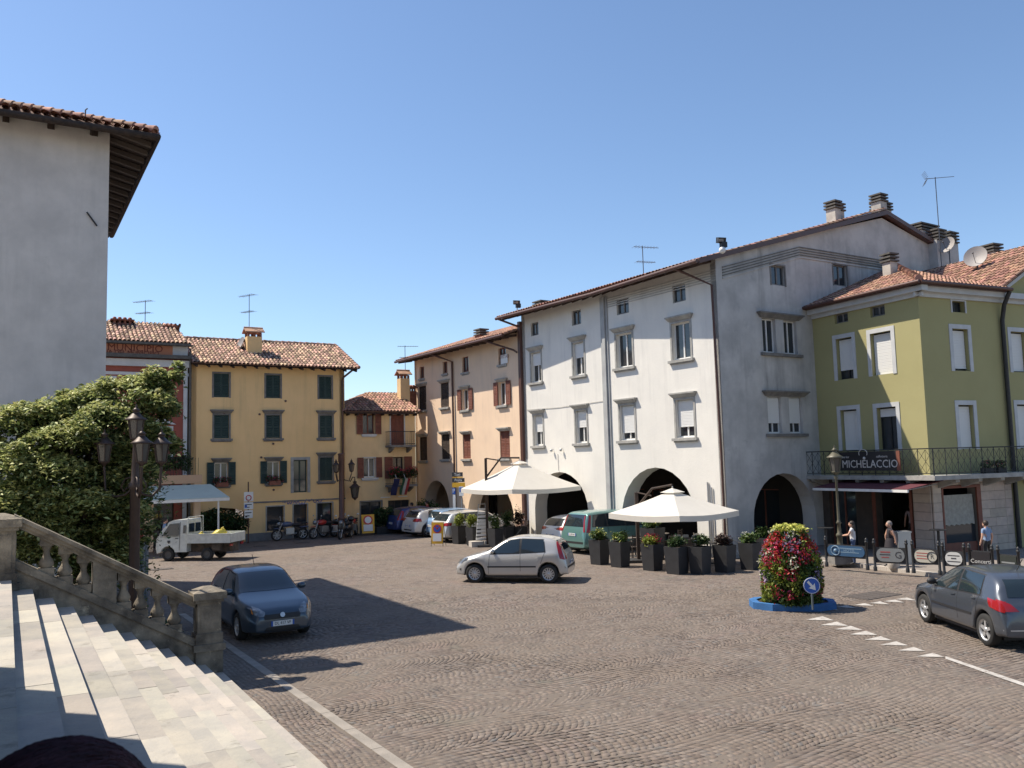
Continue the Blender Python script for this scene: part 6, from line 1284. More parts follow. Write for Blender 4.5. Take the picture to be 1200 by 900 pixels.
t, F_, u0, u1, zc = board(2, 3, .42, .84, M_bgrey, 'grey rounded advertising board with red print below the walking woman', lines=((.15, .5, .68, .76, M_inkr), (.12, .5, .5, .56, M_ink), (.18, .45, .3, .36, M_inkr)), txt=[('G', .3, .78, .5, M_ink)])
t, F_, u0, u1, zc = board(4, 5, .46, .84, M_bcream, 'cream rounded advertising board with round logo at its right end', lines=((.1, .6, .72, .78, M_inkr), (.1, .55, .5, .56, M_inkr), (.1, .6, .28, .34, M_inkr)), txt=[('R', .2, .8, .5, M_ink)]); b = MB(); b.tube([F_.pt(u0+(u1-u0)*.8+.15*math.cos(a), zc+.15*math.sin(a), .025) for a in np.linspace(0, 2*PI, 20)], .014, 5); obj('emblem', b, M_ink, t)
board(6, 7, .46, .84, M_bwhite, 'white rounded advertising board with three dark printed lines', lines=((.15, .85, .70, .77, M_ink), (.35, .65, .47, .56, M_ink), (.12, .88, .24, .31, M_ink)))
board(8, 9, .42, .9, mat('board_black', (.02, .018, .02), .5), 'black square advertising board for concerts behind the grey hatchback', rnd=False, txt=[('Concerti', .165, .5, .42, M_bwhite)])
board(10, 11, .42, .86, mat('board_charcoal', (.03, .035, .03), .5), 'dark advertising board with one pale stripe at the right edge', rnd=False, lines=((.1, .9, .5, .6, M_bgrey),))
# stone seat and box by the café
p = G(1053, 668, .11)+Vector((.05, .45, 0)); b = MB(); b.lathe([(.16, 0), (.19, .1), (.18, .28), (.15, .34)], (0, 0, 0), 14); o = obj('stone_stub', b, M_kerb, None, world=False, loc=p); o['label'] = 'short round pale stone stub under the grey advertising board'; o['category'] = 'stone'
q = tp(1058, 640, 29.5); b = MB(); b.box(-.22, .22, -.18, .18, .0, 1.05); b.box(-.24, .24, -.2, .2, 1.05, 1.1); o = obj('utility_cabinet', b, M_metal, None, world=False, loc=(q.x, q.y, .11)); o['label'] = 'pale grey utility cabinet on the pavement behind the walking woman'; o['category'] = 'cabinet'
for i, (x_, lbl) in enumerate(((968, 'bistro table in the dark beside the lamp'), (1100, 'high table with black legs in front of the stone pillar'))):
    q = tp(x_, 630, 32.0 if i == 0 else 30.0); t = thing('bistro_table', lbl, 'table', (q.x, q.y, .11)); b = MB(); b.lathe([(.28, 1.05), (.28, 1.08)], (0, 0, 0), 18); obj('table_top', b, M_black, t, world=False); b = MB(); b.lathe([(.05, 0.02), (.05, 1.05)], (0, 0, 0), 8); b.lathe([(.3, 0), (.28, .03), (.05, .06)], (0, 0, 0), 14); obj('pedestal', b, M_black, t, world=False)

# ================================================================ SIGNS
def signpost(px, py, Y, label, panels, h, mpost=None, d=(.86, .51)):
    q = tp(px, py, Y); F_ = Fr((q.x, q.y), d); t = thing('sign_post', label, 'sign', (q.x, q.y, 0)); b = MB(); b.tube([F_.pt(0, 0, 0), F_.pt(0, h, 0)], .035, 8); obj('post', b, mpost or M_metal, t)
    return t, F_
# zone sign by the yellow house
Yz = FY.pt(FY.uv(291, 600, 1.0)[0], 0, 1.0).y; t, F_ = signpost(291, 600, Yz, 'post with a white restricted traffic zone sign and plates left of the yellow house', None, 3.2, M_brownd, FY.d)
z0_, z1_ = F_.uv(291, 607)[1], F_.uv(291, 576.5)[1]; wv = .24; hs = [(0, .30, wv*.9), (.34, .60, wv), (.64, 1.0, wv)]
for i, (f0, f1, w_) in enumerate(hs):
    b = MB(); za, zb = z0_+(z1_-z0_)*f0, z0_+(z1_-z0_)*f1; b.fb(F_, -w_, w_, za, zb, .04, .06); obj('plate', b, M_signwhite, t)
    if i == 2: b = MB(); b.tube([F_.pt(.13*math.cos(a), (za+zb)/2-.06+.13*math.sin(a), .066) for a in np.linspace(0, 2*PI, 20)], .025, 5); obj('red_ring', b, M_signred, t)
    else:
        for k in range(2): b = MB(); b.fb(F_, -w_*.8, w_*(.2+.5*k), za+(zb-za)*(.22+.4*k), za+(zb-za)*(.34+.4*k), .061, .064); obj('printed_line', b, M_ink, t)
        b = MB(); b.fb(F_, -w_*.85, -w_*.35, za+.08, za+.24, .0612, .066) if i == 1 else b.fb(F_, -w_*.85, -w_*.3, za+.04, za+.1, .0612, .066); obj('symbol', b, M_signblue if i else M_ink, t)
# direction signs at the peach house
Yp_ = FW.pt(FW.uv(533, 600, 1.2)[0], 0, 1.2).y; t, F_ = signpost(533, 600, Yp_, 'post with black and yellow direction signs and a blue parking sign by the peach house', None, F_.uv(0, 0)[1] if False else 3.9, M_wood, (.9, -.43))
def pz(y, Fq=None): return F_.uv(535, y)[1]
for (xa, xb, ya, yb, m_, tx, tm) in ((530.5, 543, 553.5, 558.5, M_ink, 'Taxi', M_signwhite), (530.5, 543, 558.8, 560, M_signyel, None, None), (530.5, 545, 560.3, 565, M_ink, 'Posta', M_signwhite), (530.5, 545.5, 565.6, 571, M_signyel, None, None), (530.5, 534, 571.8, 579, M_signblue, 'P', M_signwhite), (531, 534, 579.6, 596, M_signwhite, None, None)):
    ua, ub = F_.uv(xa, 570)[0], F_.uv(xb, 570)[0]; b = MB(); b.fb(F_, ua, ub, pz(yb), pz(ya), .04, .06); obj('panel', b, m_, t)
    if tx: text('lettering', tx, (pz(ya)-pz(yb))*.95, F_.pt((ua+ub)/2, (pz(ya)+pz(yb))/2, .062), F_.d, (0, 0, 1), tm, t, .002)
Yp2 = Yp_-.3; t, F2_ = signpost(541.5, 600, Yp2, 'second post with a white and blue parking notice beside the direction signs', None, 2.5, M_metal, (.9, -.43)); b = MB(); zA, zB = F2_.uv(541, 581)[1], F2_.uv(541, 570)[1]; b.fb(F2_, -.14, .14, zA, zB, .04, .06); obj('panel', b, M_signwhite, t); b = MB(); b.fb(F2_, -.11, .11, (zA+zB)/2-.05, zB-.05, .061, .066); obj('symbol', b, M_signblue, t)
def a_board(px, py, w_, h_, label, d, kind, p=None):
    p = p or G(px, py); F_ = Fr((p.x, p.y), d); t = thing('folding_sign', label, 'sign', p); b = MB(); zb_ = .12; b.hexa([F_.pt(-w_/2, zb_, .1), F_.pt(w_/2, zb_, .1), F_.pt(w_/2, zb_, .08), F_.pt(-w_/2, zb_, .08), F_.pt(-w_/2, h_, -.02), F_.pt(w_/2, h_, -.02), F_.pt(w_/2, h_, -.04), F_.pt(-w_/2, h_, -.04)]); obj('panel', b, M_signyel, t)
    b = MB(); [b.tube([F_.pt(s_*w_/2, 0, .11), F_.pt(s_*w_/2, h_, -.04), F_.pt(s_*w_/2, 0, -.4)], .014, 5) for s_ in (-1, 1)]; obj('legs', b, M_black, t).__setitem__('kind', 'stuff')
    nn = (F_.n*1.0+Vector((0, 0, .12))).normalized(); zc = h_-.3; c0 = F_.pt(0, zc, .035); r = w_*.36
    if kind == 0:
        b = MB(); b.disc(c0, nn, r, .012, 24); obj('red_disc', b, M_signred, t); b = MB(); b.disc(c0+nn*.008, nn, r*.78, .006, 24); obj('blue_disc', b, M_signblue, t)
        b = MB(); [b.obox(c0+nn*.013, (F_.d*s_+Vector((0, 0, 1))).normalized()*r*.8, (F_.d*-s_+Vector((0, 0, 1))).normalized()*.022, nn*.002) for s_ in (-1, 1)]; obj('red_cross', b, M_signred, t)
    else:
        b = MB(); b.disc(c0, nn, r, .012, 24); obj('red_ring', b, M_signred, t); b = MB(); b.disc(c0+nn*.008, nn, r*.72, .006, 24); obj('white_disc', b, M_signwhite, t)
    b = MB(); b.obox(F_.pt(0, .42, .085), F_.d*w_*.36, Vector((0, 0, .18))-F_.n*.02, nn*.006); obj('paper_notice', b, M_signwhite, t); return t
a_board(513, 640, .58, 1.12, 'yellow folding no parking sign behind the silver estate car', (.97, -.2), 0)
a_board(431, 621, .72, 1.15, 'yellow folding prohibition sign in front of the low yellow house', (.93, .35), 1, F2.pt(F2.uv(431, 600, 1.6)[0], 0, 1.6))
# grey posts behind the balustrade
for i, (x_, y_, hp, lb_) in enumerate(((166.5, 650, 634, 'front grey blue square post behind the balustrade'), (171, 645, 630, 'rear grey blue square post behind the balustrade'))):
    Y_ = 21.5+i*1.6; q = tp(x_, y_, Y_); zt_ = tp(x_, hp, Y_).z; b = MB(); b.box(-.045, .045, -.07, .07, 0, zt_); o = obj('square_post', b, M_pole, None, world=False, loc=(q.x, q.y, 0)); o['label'] = lb_; o['category'] = 'post'
# floodlights on the white roof
for i, (x_, y_, Fz, u, o_, lbl) in enumerate(((846, 290, FW, LW-.1, 1.2, 'black floodlight with a small white camera on the corner of the white roof'), (606, 361, FW, .0, 1.15, 'black floodlight at the left end of the white roof'))):
    uu, zz_ = FW.uv(x_, y_, .9); p = FW.pt(uu, EZ+.1, .9); t = thing('floodlight', lbl, 'floodlight', p); b = MB(); hh = zz_-EZ-.1; hh = max(hh, .35)
    b.tube([p, p+Vector((0, 0, hh))], .03, 6); obj('pole', b, M_metal, t)
    b = MB(); c = p+Vector((0, 0, hh+.06)); b.obox(c-Vector((.02, 0, -.1)), (.15, .04, 0), (-.03, .08, .02), (0, -.04, .10)); b.obox(c+Vector((.06, 0, -.07)), (.11, .04, 0), (-.03, .08, 0), (0, 0, .10)); obj('lamp_housing', b, M_trimblk, t)
    b = MB(); b.obox(c-Vector((.06, .10, -.1)), (.12, .03, 0), (0, .01, 0), (0, -.02, .07)); obj('lamp_glass', b, M_lampclr, t)
    if i == 0: b = MB(); b.ball(p+Vector((0, -.05, hh*.35)), .13); obj('camera', b, M_signwhite, t)
# aerials and dishes
def onroof(F_, x, ybase, o): u, z = F_.uv(x, ybase, o); return F_.pt(u, z, o), z
p, z = onroof(FW, 754, 318, -2.5); aerial(p-Vector((0, 0, .8)), FW.uv(754, 288, -2.5)[1]-z+.8, 'thin television aerial on the white roof', 0, .3)
p, z = onroof(FY, 292, 386, -1.5); aerial(p-Vector((0, 0, .6)), FY.uv(292, 345, -1.5)[1]-z+.6, 'television aerial behind the yellow house chimney', 0, 2.6)
p, z = onroof(FY, 170, 380, -2.5); aerial(p-Vector((0, 0, .5)), FY.uv(170, 352, -2.5)[1]-z+.5, 'television aerial on the red house roof', 0, 2.8)
p, z = onroof(F2, 475, 438, -1.7); aerial(p-Vector((0, 0, .2)), F2.uv(475, 405, -1.7)[1]-z+.2, 'television aerial above the low yellow house chimney', 0, .2)
p, z = onroof(FG, 1104, 320, .8); aerial(p-Vector((0, 0, .3)), FG.uv(1101, 209, .8)[1]-z+.3, 'tall television aerial behind the green roof', 1, -.2)
p, z = onroof(FGy, 100, 135, -.5); b = MB(); b.tube([(0, 0, -.6), (0, 0, .15), (.06, 0, .2)], .02, 6); o = obj('lightning_rod', b, M_aerial, None, world=False, loc=p); o['label'] = 'short hooked rod on the roof of the grey house'; o['category'] = 'rod'
p = FG.pt(FG.uv(1112, 289, .8)[0], FG.uv(1112, 289, .8)[1], .8); dish(p, .42, (-.8, -.5, .35), 'satellite dish with dark centre next to the tall aerial', 1.0)
p = G2.pt(G2.uv(1145, 303, -2.5)[0], G2.uv(1145, 303, -2.5)[1], -2.5); dish(p, .48, (-.7, -.7, .3), 'grey satellite dish left of the green roof chimney', .8)
# ================================================================ VEHICLES
def pch(P):
    xs = np.array([p[0] for p in P], float); ys = np.array([p[1] for p in P], float); h = np.diff(xs); d = np.diff(ys)/h; m = np.zeros(len(xs)); m[0], m[-1] = d[0], d[-1]
    for i in range(1, len(xs)-1):
        if d[i-1]*d[i] > 0: w1, w2 = 2*h[i]+h[i-1], h[i]+2*h[i-1]; m[i] = (w1+w2)/(w1/d[i-1]+w2/d[i])
    def f(x):
        x = min(max(x, xs[0]), xs[-1]); i = min(int(np.searchsorted(xs, x, 'right'))-1, len(xs)-2); t = (x-xs[i])/h[i]
        return ys[i]*(1+2*t)*(1-t)**2+m[i]*h[i]*t*(1-t)**2+ys[i+1]*t*t*(3-2*t)+m[i+1]*h[i]*t*t*(t-1)
    return f
def subdiv(V, F, lv=2):
    me = bpy.data.meshes.new('t'); me.from_pydata(V, [], F); o = bpy.data.objects.new('t', me); col.objects.link(o); s = o.modifiers.new('s', 'SUBSURF'); s.levels = lv; s.render_levels = lv
    dg = bpy.context.evaluated_depsgraph_get(); e = bpy.data.meshes.new_from_object(o.evaluated_get(dg)); bpy.data.objects.remove(o); bpy.data.meshes.remove(me); return e
def paintm(name, c, metal=.5): return mat(name, c, .32, metal=metal, coat=.8)
def make_car(label, ctr, hd, S, paint, group=None, lod=1):
    """x from the nose backwards, turned into local X = L/2 - x, so the car looks along +X"""
    L_, W, wb, fo, r = S['L'], S['W'], S['wb'], S['fo'], S['r']; top = pch(S['top']); belt = pch(S['belt']); lowf = S.get('low', .19)
    xw = [fo, fo+wb]; ra = r+.055
    t = thing('car', label, 'car', (ctr[0], ctr[1], 0), math.atan2(hd[1], hd[0]), group)
    xs = set(np.round(np.linspace(0, L_, 30), 3)) | {.02, .05, .1, .18, L_-.02, L_-.05, L_-.1, L_-.17, L_-.25, L_-.34}
    for x_ in xw:
        xs = {x for x in xs if abs(x-x_) > ra+.03}
        for k in range(9): xs.add(x_+ra*math.cos(PI*k/8))
        xs |= {x_-ra-.025, x_+ra+.025}
    xs = sorted(x for x in xs if 0 <= x <= L_)
    def hw(x):
        f = 1-S.get('nf', .26)*max(0, 1-x/.75)**2.2-S.get('nr', .13)*max(0, 1-(L_-x)/.45)**2.4; return W/2*f
    def zlo(x):
        z = lowf+.05*max(0, 1-x/.3)+.08*max(0, 1-(L_-x)/.35)
        for x_ in xw:
            if abs(x-x_) <= ra+.001: z = max(z, r+math.sqrt(max(0, ra*ra-(x-x_)**2)))
        return z
    V = []; n = 0
    for x in xs:
        zl_, zt_ = zlo(x), top(x); zb = min(belt(x), zt_-.04); w_ = hw(x); c = min(max((zt_-zb-.08)/.38, 0), 1); wt = (w_-.10)*(1-c)+(w_-S.get('tum', .22))*c
        zr = max(zt_-.085, zb+(zt_-zb)*.6); dz = zb-zl_
        h_ = [(w_-.045, zl_), (w_-.008, zl_+.14*dz), (w_, zl_+.48*dz), (w_-.006, zl_+.80*dz), (w_-.05, zb), ((w_-.05)*.45+wt*.55+.012, zb+(zr-zb)*.55), (wt, zr), (wt-.09, zr+(zt_-zr)*.72), (wt*.5, zt_-.012), (0, zt_)]
        ring = [(y, z) for y, z in h_]+[(-y, z) for y, z in h_[:-1][::-1]]; n = len(ring)
        V += [(L_/2-x, y, z) for y, z in ring]
    F = []
    for i in range(len(xs)-1):
        for k in range(n): F.append((i*n+k, i*n+(k+1) % n, (i+1)*n+(k+1) % n, (i+1)*n+k))
    F.append(tuple(range(n))[::-1]); F.append(tuple(range((len(xs)-1)*n, len(xs)*n)))
    me = subdiv(V, F, 2); me.name = 'body'; me.materials.clear(); me.materials.append(paint); me.polygons.foreach_set('use_smooth', [True]*len(me.polygons))
    body = bpy.data.objects.new('body', me); col.objects.link(body); body.parent = t; ORG[body.name] = Vector((0, 0, 0))
    bvh = BVHTree.FromPolygons([v.co for v in me.vertices], [tuple(p.vertices) for p in me.polygons])
    def hit(ax, a, b):
        if ax == 'L': o_, d_ = Vector((L_/2-a, 3, b)), Vector((0, -1, 0))
        elif ax == 'R': o_, d_ = Vector((L_/2-a, -3, b)), Vector((0, 1, 0))
        elif ax == 'F': o_, d_ = Vector((6, a, b)), Vector((-1, 0, 0))
        elif ax == 'B': o_, d_ = Vector((-6, a, b)), Vector((1, 0, 0))
        else: o_, d_ = Vector((L_/2-a, b, 4)), Vector((0, 0, -1))
        h = bvh.ray_cast(o_, d_)
        if h[0] is None:
            h = bvh.find_nearest(o_+d_*(3-W/2 if ax in 'LR' else 6-L_/2 if ax in 'FB' else 2.6))
        nn = h[1] if h[1].dot(d_) < 0 else -h[1]
        return h[0], nn
    def patch(nm, ax, lo, hi, m, par=None, nx=8, ny=4, off=.007):
        """lo and hi are polylines in the projection plane"""
        def at(P, s):
            q = s*(len(P)-1); i = min(int(q), len(P)-2); f = q-i; return (P[i][0]*(1-f)+P[i+1][0]*f, P[i][1]*(1-f)+P[i+1][1]*f)
        vs = []
        for j in range(ny+1):
            for i in range(nx+1):
                a, b = at(lo, i/nx), at(hi, i/nx); f = j/ny; p, nn = hit(ax, a[0]*(1-f)+b[0]*f, a[1]*(1-f)+b[1]*f); vs.append(p+nn*off)
        b = MB(); b.add(vs, [(j*(nx+1)+i, j*(nx+1)+i+1, (j+1)*(nx+1)+i+1, (j+1)*(nx+1)+i) for j in range(ny) for i in range(nx)], 0, True)
        return obj(nm, b, m, par or body, world=False)
    for ax in 'LR':
        for (lo, hi) in S['side']:
            patch('window_seal', ax, [(a+(.03 if k else -.03), b-.025) for k, (a, b) in enumerate(lo)] if len(lo) == 2 else lo, [(a+(.02 if k else -.02), b+.02) for k, (a, b) in enumerate(hi)] if len(hi) == 2 else hi, M_trimblk, off=.004)
            patch('side_window', ax, lo, hi, M_cglass, off=.009)
        for (la, ha), (lb_, hb) in zip(S['side'][:-1], S['side'][1:]): patch('door_pillar', ax, [(la[1][0]-.01, la[1][1]-.01), (lb_[0][0]+.01, lb_[0][1]-.01)], [(ha[1][0]-.01, ha[1][1]+.01), (hb[0][0]+.01, hb[0][1]+.01)], M_trimblk, nx=2, ny=4, off=.006)
        for xd, z0, z1 in S['doors']: patch('door_gap', ax, [(xd[0]-.006, z0), (xd[0]+.006, z0)], [(xd[1]-.006, z1), (xd[1]+.006, z1)], M_trimblk, nx=1, ny=8, off=.003)
        if S.get('moulding'): z = S['moulding']; patch('side_moulding', ax, [(fo+ra+.1, z-.025), (fo+wb-ra-.05, z-.015)], [(fo+ra+.1, z+.02), (fo+wb-ra-.05, z+.03)], M_trimblk, nx=12, ny=1, off=.012)
        for xh, zh in S['handles']: patch('door_handle', ax, [(xh, zh-.015), (xh+.17, zh-.01)], [(xh, zh+.015), (xh+.17, zh+.02)], paint if not S.get('dh') else M_trimblk, nx=4, ny=2, off=.022)
        s_ = 1 if ax == 'L' else -1
        mx = S['mirror']; b = MB(); p, nn = hit(ax, mx[0], mx[1]); b.ball(p+Vector((0, s_*.11, .05)), (.07, .11, .075), 12, 8); b.tube([p, p+Vector((0, s_*.08, .02))], .02, 5); mo = obj('wing_mirror', b, S.get('mm') or paint, t, world=False)
    patch('windscreen', 'T', [(S['ws'][0], -S['ws'][2]), (S['ws'][0]-.06, 0), (S['ws'][0], S['ws'][2])], [(S['ws'][1], -S['ws'][3]), (S['ws'][1]-.05, 0), (S['ws'][1], S['ws'][3])], M_cglass, nx=12, ny=8, off=.006)
    patch('rear_window', 'B', *S['rw'], M_cglass, nx=12, ny=6, off=.008)
    for sg in (-1, 1):
        for ax, lo, hi, m_, nm in S['lights']:
            q = lambda P: [((a, b) if ax == 'S' else (a*sg, b)) for a, b in P]
            patch(nm, ('L' if sg > 0 else 'R') if ax == 'S' else ax, q(lo), q(hi), m_, nx=12, ny=10, off=.012)
    for ax, lo, hi, m_, nm in S['panels']: patch(nm, ax, lo, hi, m_, nx=12, ny=3, off=.010)
    for ax, z_, s_ in (('F', S.get('pf', .42), 1), ('B', S.get('pb', .62), -1)):
        p, nn = hit(ax, 0, z_); b = MB(); b.box(-.26, .26, -.006, .006, -.055, .055); 
        R_ = Vector((0, s_, 0)); mb_ = MB(); mb_.obox(p+Vector((s_*.018, 0, 0)), (0, .26, 0), (.006, 0, 0), (0, 0, .055)); pt_ = obj('number_plate', mb_, M_signwhite, body, world=False)
        b = MB()
        for sg in (-1, 1): b.obox(p+Vector((s_*.019, sg*.24, 0)), (0, .02, 0), (.006, 0, 0), (0, 0, .055))
        obj('plate_band', b, M_signblue, pt_, world=False)
        tx = S.get('plate', 'DL 417 VF'); txo = text('lettering', tx, .10, p+Vector((s_*.027, 0, 0)), (0, s_, 0), (0, 0, 1), M_ink, pt_, .001, .85)
        
    # underside and wheels
    b = MB(); b.box(L_/2-L_+.35, L_/2-.35, -W/2+.24, W/2-.24, .16, .5); b.box(L_/2-xw[1]+ra, L_/2-xw[0]-ra, -W/2+.09, W/2-.09, .18, .42); obj('underbody', b, M_trimblk, t, world=False).__setitem__('kind', 'stuff')
    for x_ in xw:
        b = MB(); b.box(L_/2-x_-ra-.02, L_/2-x_+ra+.02, -W/2+.26, W/2-.26, .3, r+ra+.03); 
        for s_ in (-1, 1):
            c = (L_/2-x_, s_*(W/2-.125), r); b = MB(); b.lathe([(r*.66, -.095), (r*.93, -.10), (r, -.075), (r, .075), (r*.93, .10), (r*.66, .095)], c, 28, 0, 'y', cap=False); wl = obj('wheel', b, M_tyre, t, world=False)
            b = MB(); b.lathe([(r*.66, -.06), (r*.66, .0), (r*.60, .09*s_), (r*.66, .092*s_)] if False else [(r*.67, .03*s_), (r*.62, .03*s_)], c, 24, 0, 'y', cap=False)
            b.lathe([(r*.67, .035*s_), (.001, .035*s_)], c, 24, 1, 'y', cap=False)
            b.lathe([(r*.68, .096*s_), (r*.60, .085*s_), (r*.585, .04*s_)], c, 24, 0, 'y', cap=False); b.lathe([(.06, .05*s_), (.055, .085*s_), (.001, .088*s_)], c, 12, 0, 'y', cap=False)
            ns = S.get('spokes', 5)
            for k in range(ns):
                a = 2*PI*k/ns+.3; d = Vector((math.cos(a), 0, math.sin(a))); q = Vector((-math.sin(a), 0, math.cos(a))); cc = Vector(c)+Vector((0, .078*s_, 0)); w0, w1 = (.035, .028) if ns < 8 else (.022, .018)
                b.add([cc+d*.04-q*w0, cc+d*.04+q*w0, cc+d*r*.61+q*w1, cc+d*r*.61-q*w1, cc+d*.04-q*w0-Vector((0, .03*s_, 0)), cc+d*.04+q*w0-Vector((0, .03*s_, 0)), cc+d*r*.61+q*w1-Vector((0, .03*s_, 0)), cc+d*r*.61-q*w1-Vector((0, .03*s_, 0))], [(0, 1, 2, 3), (0, 3, 7, 4), (1, 5, 6, 2), (3, 2, 6, 7)])
            obj('rim', b, [M_rim, M_trimblk], wl, world=False)
    if S.get('aer'): b = MB(); xa = S['aer']; b.tube([(L_/2-xa, 0, top(xa)), (L_/2-xa-.22, 0, top(xa)+.24)], .008, 5); obj('aerial', b, M_trimblk, t, world=False)
    return t
def hatch(L, W, H, wb, fo, r=.3, **k):
    """five door hatchback; everything scales with length and height"""
    f = lambda x: x*L/3.84; g = lambda z: z*H/1.48
    S = dict(L=L, W=W, wb=wb, fo=fo, r=r, top=[(0, g(.52)), (f(.04), g(.66)), (f(.28), g(.80)), (f(.85), g(.95)), (f(1.05), g(1.01)), (f(1.45), g(1.24)), (f(1.82), g(1.42)), (f(2.3), g(1.48)), (f(2.9), g(1.465)), (f(3.36), g(1.39)), (f(3.50), g(1.31)), (f(3.66), g(1.08)), (f(3.74), g(.93)), (f(3.79), g(.88)), (f(3.83), g(.62)), (L, g(.5))],
        belt=[(0, g(.50)), (f(.4), g(.74)), (f(1.0), g(.88)), (f(2.4), g(.94)), (f(3.4), g(1.0)), (f(3.7), g(.90)), (L, g(.5))],
        side=[([(f(1.24), g(.93)), (f(2.22), g(.955))], [(f(1.82), g(1.335)), (f(2.24), g(1.385))]), ([(f(2.30), g(.96)), (f(3.10), g(1.00))], [(f(2.31), g(1.388)), (f(3.04), g(1.36))])],
        doors=[((f(1.18), f(1.22)), .28, g(.9)), ((f(2.27), f(2.27)), .26, g(1.36)), ((f(2.95), f(3.10)), g(.62), g(.98))], handles=[(f(2.02), g(.86)), (f(2.82), g(.90))], mirror=(f(1.34), g(.97)),
        ws=(f(1.10), f(1.78), W/2-.17, W/2-.30), rw=([(-W/2+.26, g(1.02)), (W/2-.26, g(1.02))], [(-W/2+.33, g(1.33)), (W/2-.33, g(1.33))]),
        lights=[('F', [(W/2-.42, g(.60)), (W/2-.13, g(.62))], [(W/2-.40, g(.70)), (W/2-.12, g(.80))], M_lampclr, 'headlight'), ('S', [(f(.12), g(.62)), (f(.42), g(.72))], [(f(.14), g(.72)), (f(.50), g(.80))], M_lampclr, 'headlight')],
        panels=[('F', [(-.36, g(.50)), (.36, g(.50))], [(-.42, g(.58)), (.42, g(.58))], M_trimblk, 'grille'), ('F', [(-.45, .24), (.45, .24)], [(-.52, .36), (.52, .36)], M_trimblk, 'air_intake')])
    S.update(k); return S
HD = Vector((.834, .552, 0)); HL = Vector((-.552, .834, 0))
P_silver = paintm('silver_car_paint', (.50, .49, .465), .35); P_grey = paintm('slate_grey_car_paint', (.085, .098, .12), .5); P_dblue = paintm('dark_blue_grey_car_paint', (.045, .068, .095), .4); P_white = paintm('white_car_paint', (.72, .73, .73), 0); P_pearl = paintm('pearl_white_car_paint', (.60, .60, .58), .2)
P_teal = paintm('pale_green_car_paint', (.13, .27, .25), .4); P_navy = paintm('navy_car_paint', (.03, .06, .20), .4); P_lblue = paintm('light_blue_car_paint', (.25, .40, .60), .4)
# silver hatchback driving left
wf, wr = G(556, 683), G(639, 683.7); h = (wf-wr).normalized(); lft = Vector((-h.y, h.x, 0)); S = hatch(3.76, 1.64, 1.48, 2.46, .68, .295, moulding=.52, spokes=12, aer=1.9, plate='BZ 584 JK', tum=.21)
S['lights'] += [('S', [(3.52, .78), (3.68, .74)], [(3.38, 1.30), (3.47, 1.28)], M_lampred, 'tail_light'), ('B', [(.60, .76), (.69, .76)], [(.45, 1.26), (.51, 1.26)], M_lampred, 'tail_light')]
S['panels'] += [('B', [(-.74, .47), (.74, .47)], [(-.76, .53), (.76, .53)], M_trimblk, 'bumper_strip'), ('F', [(-.7, .40), (.7, .40)], [(-.72, .45), (.72, .45)], M_trimblk, 'bumper_strip')]
mid = (wf+wr)/2+(-lft)*0+(lft*-1)*(1.66/2-.05); c = wr+h*(wb_ := 2.46)/2-lft*(.83-.06); c = c+h*(3.84/2-(3.84-.73-2.46))*0 
# axle mid to body mid
c = (wf+wr)/2-lft*(.83-.04)+h*(.68+1.23-3.76/2)*-1+h*.0
make_car('silver five door hatchback driving left across the square, black side mouldings', c, h, S, P_silver)
# dark blue grey hatchback nose on, by the newel post
h = XB.copy(); fm = G(331, 752); S = hatch(4.03, 1.69, 1.49, 2.51, .84, .31, spokes=9, aer=2.5, plate='DL 417 VF', nf=.30)
S['lights'] = [('F', [(.40, .60), (.50, .585), (.60, .63)], [(.38, .68), (.50, .76), (.61, .80)], M_lampclr, 'headlight'), ('F', [(.615, .64), (.64, .66)], [(.62, .72), (.64, .76)], M_lampor, 'indicator'), ('B', [(.66, .8), (.80, .8)], [(.60, 1.2), (.66, 1.2)], M_lampred, 'tail_light')]
S['panels'] = [('F', [(-.40, .515), (.40, .515)], [(-.42, .625), (.42, .625)], M_trimblk, 'grille'), ('F', [(-.44, .24), (.44, .24)], [(-.36, .35), (.36, .35)], M_trimblk, 'air_intake')]; S['pf'] = .425
cA = make_car('dark blue grey hatchback parked nose forward beside the newel post of the stairs', fm-h*2.0, h, S, P_dblue)
b = MB(); b.disc((4.03/2+.005, 0, .605), (1, 0, .3), .055, .012, 16); obj('badge', b, M_rim, cA, world=False)
# grey hatchback at the right
wf, wr = G(1079, 727), G(1152, 755.5); h = (wf-wr).normalized(); lft = Vector((-h.y, h.x, 0)); S = hatch(4.03, 1.72, 1.47, 2.54, .83, .315, spokes=5, moulding=.56, plate='EJ 306 SC', dh=0, mm=M_trimblk, aer=3.2)
S['lights'] += [('S', [(3.66, .82), (3.96, .74)], [(3.56, .98), (3.90, .94)], M_lampred, 'tail_light'), ('B', [(.46, .76), (.80, .76)], [(.60, .90), (.78, .98)], M_lampred, 'tail_light')]
S['panels'] += [('B', [(-.35, .62), (.35, .62)], [(-.37, .80), (.37, .80)], M_trimblk, 'plate_recess'), ('B', [(-.78, .40), (.78, .40)], [(-.78, .425), (.78, .425)], M_rim, 'chrome_strip')]; S['pb'] = .70
c = (wf+wr)/2-lft*(.86-.04); make_car('slate grey hatchback with red tail lights driving away at the right edge', c+h*(4.03/2-.83-1.27), h, S, P_grey)
